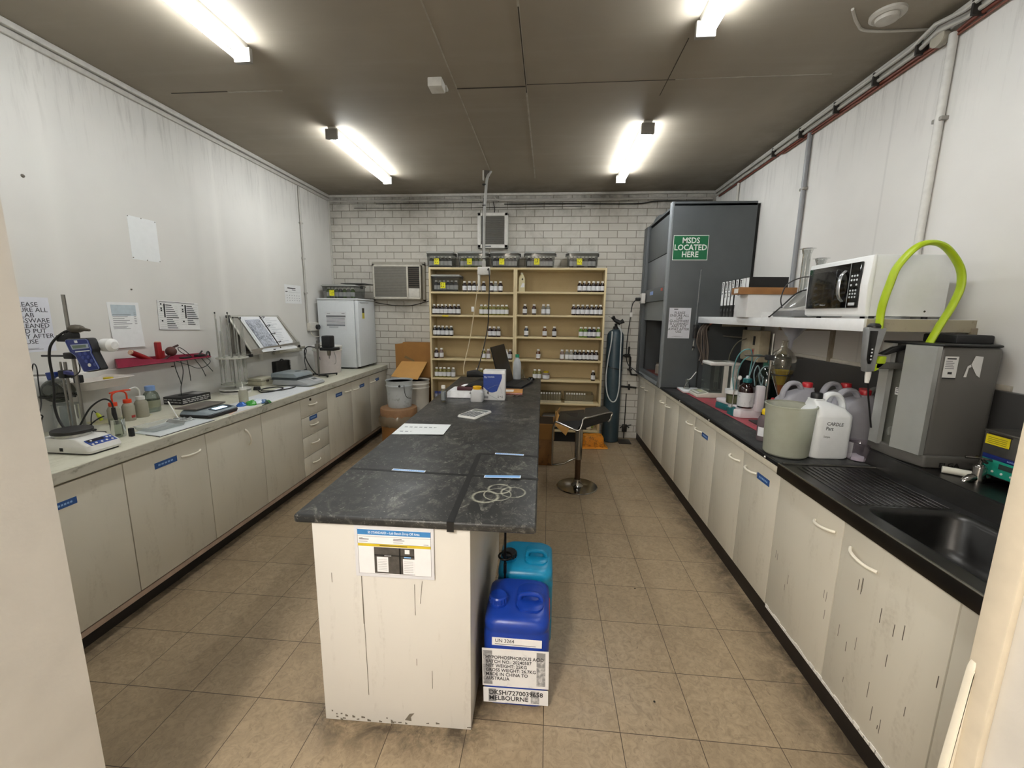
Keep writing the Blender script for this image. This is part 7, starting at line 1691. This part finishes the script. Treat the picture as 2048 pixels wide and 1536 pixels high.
def pail(name, label, x, y, z, r0, r1, h, m, handle=None, ribs=(), lidm=None, cat='bucket'):
    t = thing(name, label, cat, (x, y, z))
    b = MB(); pr = [(r0 * .97, 0), (r0, .006)]
    for f in (.2, .4, .6): pr.append((r0 + (r1 - r0) * f, h * f))
    for f in ribs: rr_ = r0 + (r1 - r0) * f; pr += [(rr_, h * f - .012), (rr_ + .006, h * f - .004), (rr_ + .006, h * f + .004), (rr_, h * f + .012)]
    pr += [(r1, h * .985), (r1 + .006, h * .99), (r1 + .006, h)]
    b.open_lathe(pr, n=40); b._add([(r0 * .97 * math.cos(2 * PI * i / 40), r0 * .97 * math.sin(2 * PI * i / 40), 0.001) for i in range(40)], [tuple(range(40))])
    b.build('body', m, t)
    if lidm: MB().lathe([(r1 - .004, h - .02), (.0001, h - .02)], n=40).build('contents', lidm, t)
    return t
m_mb = dirty('#b9bfc1', '#3c3a38', .35, .75, 14, lo=.55, hi=.68)
# a cardboard drum, a paint-spattered steel pail on top, a white plastic pail behind and flattened cartons
t = thing('fibre_drum', 'brown cardboard drum with a plastic liner, below the spattered pail', 'drum', (-1.735, 3.13, 0))
m_cb = M('#8a5f2f', .6, var=.1, scale=9, name='drum_board')
MB().lathe([(.195, 0), (.2, .006), (.2, .535), (.196, .54), (.0001, .54)], n=40).build('shell', m_cb, t)
MB().lathe([(.209, .47), (.21, .54), (.204, .556), (.0001, .556)], n=40).build('lid_rim', M('#8d6a4a', .55, var=.1), t)
b = MB(); rnd = random.Random(12); n = 40
rings = []
for k, (r, z) in enumerate(((.212, .475), (.224, .44), (.226, .38), (.217, .335), (.206, .33))):
    rings.append([((r + rnd.uniform(-.006, .008)) * math.cos(2 * PI * i / n), (r + rnd.uniform(-.006, .008)) * math.sin(2 * PI * i / n), z - .05 * math.cos(2 * PI * i / n + 2.2) * (k > 1) * -.6 + rnd.uniform(-.008, .008)) for i in range(n)])
b.loft(rings, cap=False); b.build('plastic_liner', glass('#d8cfbe', .85, .8, 'liner_film', .15, .5, '#a1927b'), t)
t = pail('steel_pail', 'paint-spattered grey pail standing on the cardboard drum', -1.735, 3.17, .5565, .133, .152, .315, m_mb, ribs=(.8,), lidm=M('#2a2622', .7))
MB().tube([(.10, -.125, .27), (.112, -.15, .22), (.13, -.16, .16), (.15, -.14, .13), (.17, -.1, .12)], .004, 6, smooth=5).build('bail_handle', M('#3a3835', .4, .7), t)
b = MB(); b.T = frame((.055, -.148, .262), (.95, .3, 0), Z); b.lathe([(.014, 0), (.012, .008), (.0001, .01)], n=14); b.build('handle_ear', m_black, t)
t = pail('plastic_pail', 'tall white plastic pail between the spattered pail and the shelving', -1.675, 3.62, 0, .135, .155, .805, M('#c9c5bb', .45, var=.08, scale=6, name='old_white_plastic'), ribs=(.88, .94), lidm=M('#c2beb3', .5))
t = thing('cardboard_box', 'opened brown cardboard leaning above the pails by the shelving', 'cardboard', (-1.80, 3.78, .80))
m_cd = M('#9a6d34', .65, var=.1, scale=7, name='cardboard'); m_cd2 = M('#c2924f', .6, var=.06, scale=7, name='cardboard_inside')
MB().box(-.135, .235, .1, .24, .0, .455).build('box_body', m_cd, t)
MB().plate([(-.225, .07, .04), (-.13, .1, .0), (-.13, .1, .445), (-.225, .06, .43)], .004).build('side_flap', m_cd, t)
b = MB(); b.plate([(-.215, -.14, .03), (.14, -.16, -.0), (.195, .095, .2), (-.155, .095, .2)], .005); b.build('front_flap', m_cd2, t)
MB().plate([(-.12, .094, .25), (.02, .094, .2), (.02, .0935, .22), (-.1, .0935, .28)], .0005).build('packing_tape', glass('#d9c9a8', .9, .9, 'clear_tape', .1, .4, '#bfa778'), t)
tag(MB().box(-2.0, -1.57, 3.84, 4.06, 0, .798, .003).build('carton', M('#7c572b', .65, var=.1)), 'tall brown carton standing behind the white pail', 'carton')
# carton and its torn flaps beside the island
t = thing('cardboard_box', 'brown open carton on the floor beside the island, behind the stool', 'cardboard', (.0, 3.0, 0))
MB().box(-.19, .075, -.10, .26, .30, .47).build('upper_wall', m_cd, t); MB().box(-.19, .065, -.09, .25, 0, .298, .004).build('lower_box', dirty('#8a6133', '#30231a', .65, .7, 9, lo=.5, hi=.62), t)
MB().box(-.17, .06, -.08, .24, .4705, .4725).build('dark_inside', M('#33240f', .8), t)
b = MB(); b.plate([(.078, -.1, .47), (.078, .24, .47), (.14, .22, .60), (.10, -.06, .62)], .004); b.plate([(.082, .02, .60), (.24, -.02, .42), (.20, -.06, .34), (.08, -.09, .46)], .004); b.build('open_flaps', m_cd2, t)
# stool
t = thing('bar_stool', 'black moulded bar stool with chrome frame and round foot', 'stool', (.296, 2.385, 0))
m_chr = M('#a3a19d', .16, 1, var=.05, name='chrome')
MB().lathe([(.195, 0), (.197, .004), (.19, .010), (.06, .016), (.045, .03), (.038, .055), (.034, .08)], n=48).build('foot_disc', m_chr, t)
MB().tube([(0, 0, .05), (0, 0, .30)], .027, 20).build('piston', M('#5d4a3c', .25, .9), t)
MB().tube([(0, 0, .28), (0, 0, .60)], .036, 22).build('column', m_chr, t)
MB().box(-.06, .06, -.06, .06, .585, .612, .004).build('seat_plate', m_blackm, t)
ol = Vector((.296, 2.385, 0)); W3 = lambda p: tuple(Vector(p) - ol)
L_, Mm, K_, R_, R2, Bk = (.05, 2.30, .655), (.268, 2.25, .588), (.318, 2.275, .703), (.585, 2.40, .742), (.582, 2.40, .662), (.37, 2.68, .715)
MB().tube([W3(p) for p in ((.052, 2.62, .24), (.052, 2.32, .235), (.047, 2.30, .27), (.047, 2.30, .6), (.06, 2.30, .655), (.10, 2.30, .664))], .009, 10, smooth=0).build('foot_rail', m_chr, t)
MB().tube([W3(p) for p in ((.052, 2.31, .235), (.16, 2.30, .26), (.262, 2.345, .30))], .009, 10).build('foot_rail', m_chr, t)
b = MB(); b.plate([W3(p) for p in ((.085, 2.31, .655), (.262, 2.262, .600), (.318, 2.28, .690), (.36, 2.62, .712), (.12, 2.60, .690))], -.012); b.build('seat_shell', M('#1a1918', .35, var=.05), t)
b = MB(); b.plate([W3(p) for p in ((.272, 2.258, .600), (.575, 2.405, .668), (.580, 2.405, .738), (.318, 2.283, .700))], .010); b.build('backrest_shell', M('#121211', .4, var=.05), t)
b = MB(); b.plate([W3(p) for p in ((.318, 2.28, .700), (.580, 2.405, .740), (.56, 2.66, .735), (.37, 2.64, .715))], .008); b.build('seat_top', M('#1c1b1a', .35, var=.05), t)
MB().tube([W3(p) for p in ((.07, 2.30, .66), (.20, 2.262, .618), (.262, 2.252, .597), (.29, 2.25, .61), (.308, 2.262, .66), (.322, 2.275, .703), (.40, 2.312, .716), (.583, 2.40, .745), (.585, 2.402, .70), (.575, 2.40, .668), (.56, 2.395, .655))], .0085, 10, smooth=4).build('frame', m_chr, t)
# gas cylinder, its hose, orange crate, gas pipes
t = thing('gas_cylinder', 'tall dark grey-blue gas cylinder with a black regulator', 'gas cylinder', (.832, 3.93, 0))
MB().lathe([(.088, 0), (.104, .012), (.106, .03), (.106, 1.36), (.1, 1.405), (.08, 1.44), (.045, 1.462), (.03, 1.47)], n=36).build('cylinder', M('#33444d', .35, var=.06, name='cylinder_paint'), t)
MB().lathe([(.034, 1.46), (.034, 1.50), (.018, 1.505), (.018, 1.54)], n=18).build('valve', m_blackm, t)
MB().tube([(-.03, -.03, 1.585), (.05, -.03, 1.545)], [.022, .03], 14).build('regulator', m_black, t); MB().tube([(.04, -.03, 1.55), (.085, -.04, 1.575)], [.02, .03], 14).build('gauge', m_blackm, t); MB().tube([(-.02, -.02, 1.58), (-.05, -.03, 1.62)], [.018, .026], 14).build('gauge', m_blackm, t)
MB().tube([(-.05, -.02, 1.60), (-.1, -.02, 1.63)], .002, 6).build('pin', m_black, t)
MB().tube([(.02, -.06, 1.50), (.05, -.112, 1.44), (.055, -.118, 1.2), (.06, -.118, .9), (.06, -.12, .72), (.03, -.13, .58), (-.02, -.13, .555), (-.07, -.125, .62), (-.10, -.115, .75), (-.105, -.1, .9), (-.09, -.105, 1.1), (-.065, -.11, 1.3), (-.06, -.112, 1.42), (-.06, -.10, 1.44)], .008, 10, smooth=7).build('hose', M('#c3c6c6', .35), t)
MB().tube([(.108 * math.cos(a), .108 * math.sin(a), 1.0 - .05 * (a + 2.6) / 2.3) for a in [-2.6 + i * .23 for i in range(11)]], .006, 6).build('retaining_chain', m_black, t)
t = thing('orange_crate', 'speckled orange plastic box on the floor before the gas cylinder', 'crate', (.575, 3.655, 0), .12)
MB().loft([rrect(-.165, .165, -.11, .11, .03, 5, 0), rrect(-.17, .17, -.115, .115, .03, 5, .006), rrect(-.135, .135, -.085, .085, .025, 5, .016), rrect(-.125, .125, -.078, .078, .025, 5, .13), rrect(-.115, .115, -.07, .07, .03, 5, .15)]).build('shell', dirty('#d8871b', '#4a2a0e', .45, .9, 14, lo=.48, hi=.62), t)
MB().tube([p for p in rrect(-.17, .17, -.115, .115, .03, 5, .008)], .006, 6, closed=True).build('base_rim', M('#e39a2b', .45), t)
m_bp = M('#171411', .5, var=.15, name='black_pipe')
t = thing('gas_pipe', 'upper black pipe with a stub on the bricks beside the cylinder', 'pipe', (0, 4.055, 0))
MB().tube([(.93, 0, .76), (.945, 0, 1.1), (.955, 0, 1.125), (1.045, 0, 1.125), (1.06, 0, 1.10), (1.06, 0, .94), (1.085, 0, .875), (1.16, 0, .87)], .013, 10).build('pipe', m_bp, t); MB().tube([(1.03, 0, 1.12), (1.035, -.01, 1.24)], .012, 10).build('stub', m_bp, t); MB().box(1.03, 1.09, -.02, .02, .93, .95, .003).build('clamp', m_bp, t); MB().box(.985, 1.055, -.02, .02, 1.10, 1.145, .004).build('tee', m_bp, t)
t = thing('gas_pipe', 'lower black pipe on the bricks running into the right cabinets', 'pipe', (0, 4.055, 0))
MB().tube([(.925, 0, .78), (.93, 0, .73), (.96, 0, .715), (1.16, 0, .70)], .013, 10).build('pipe', m_bp, t); MB().box(1.055, 1.075, -.02, .02, .67, .745, .003).build('clamp', m_bp, t)
t = thing('wall_valve', 'thin pipe with a black valve low on the bricks, right corner', 'valve', (1.035, 4.055, 0))
MB().tube([(0, 0, .0), (0, 0, .16), (.0, 0, .62)], .006, 8).build('pipe', m_bp, t); MB().tube([(-.06, -.02, .15), (0, -.01, .19), (.06, -.02, .16)], .008, 8).build('lever', m_bp, t); MB().tube([(.02, -.02, .185), (.085, -.03, .2)], .006, 8).build('lever', m_bp, t); MB().box(-.03, .03, -.03, .0, .1, .2, .006).build('valve_body', m_bp, t)
tag(MB().box(.93, 1.09, 3.80, 4.0, 0, .008, .002).build('floor_plate', M('#2b241d', .5, var=.15)), 'dark square plate on the floor at the foot of the bricks', 'floor plate')
# marks on the floor and wall sheets
for i, (x, y) in enumerate(((.545, .90), (.475, .15))):
    tag(MB().lathe([(.005, 0), (.004, .002), (.0001, .0025)], (x, y, 0), 8).build('floor_speck', M('#15110c', .7)), ('small black speck on the floor tiles, farther one', 'small black speck on the floor tiles, nearer the camera')[i], 'speck')
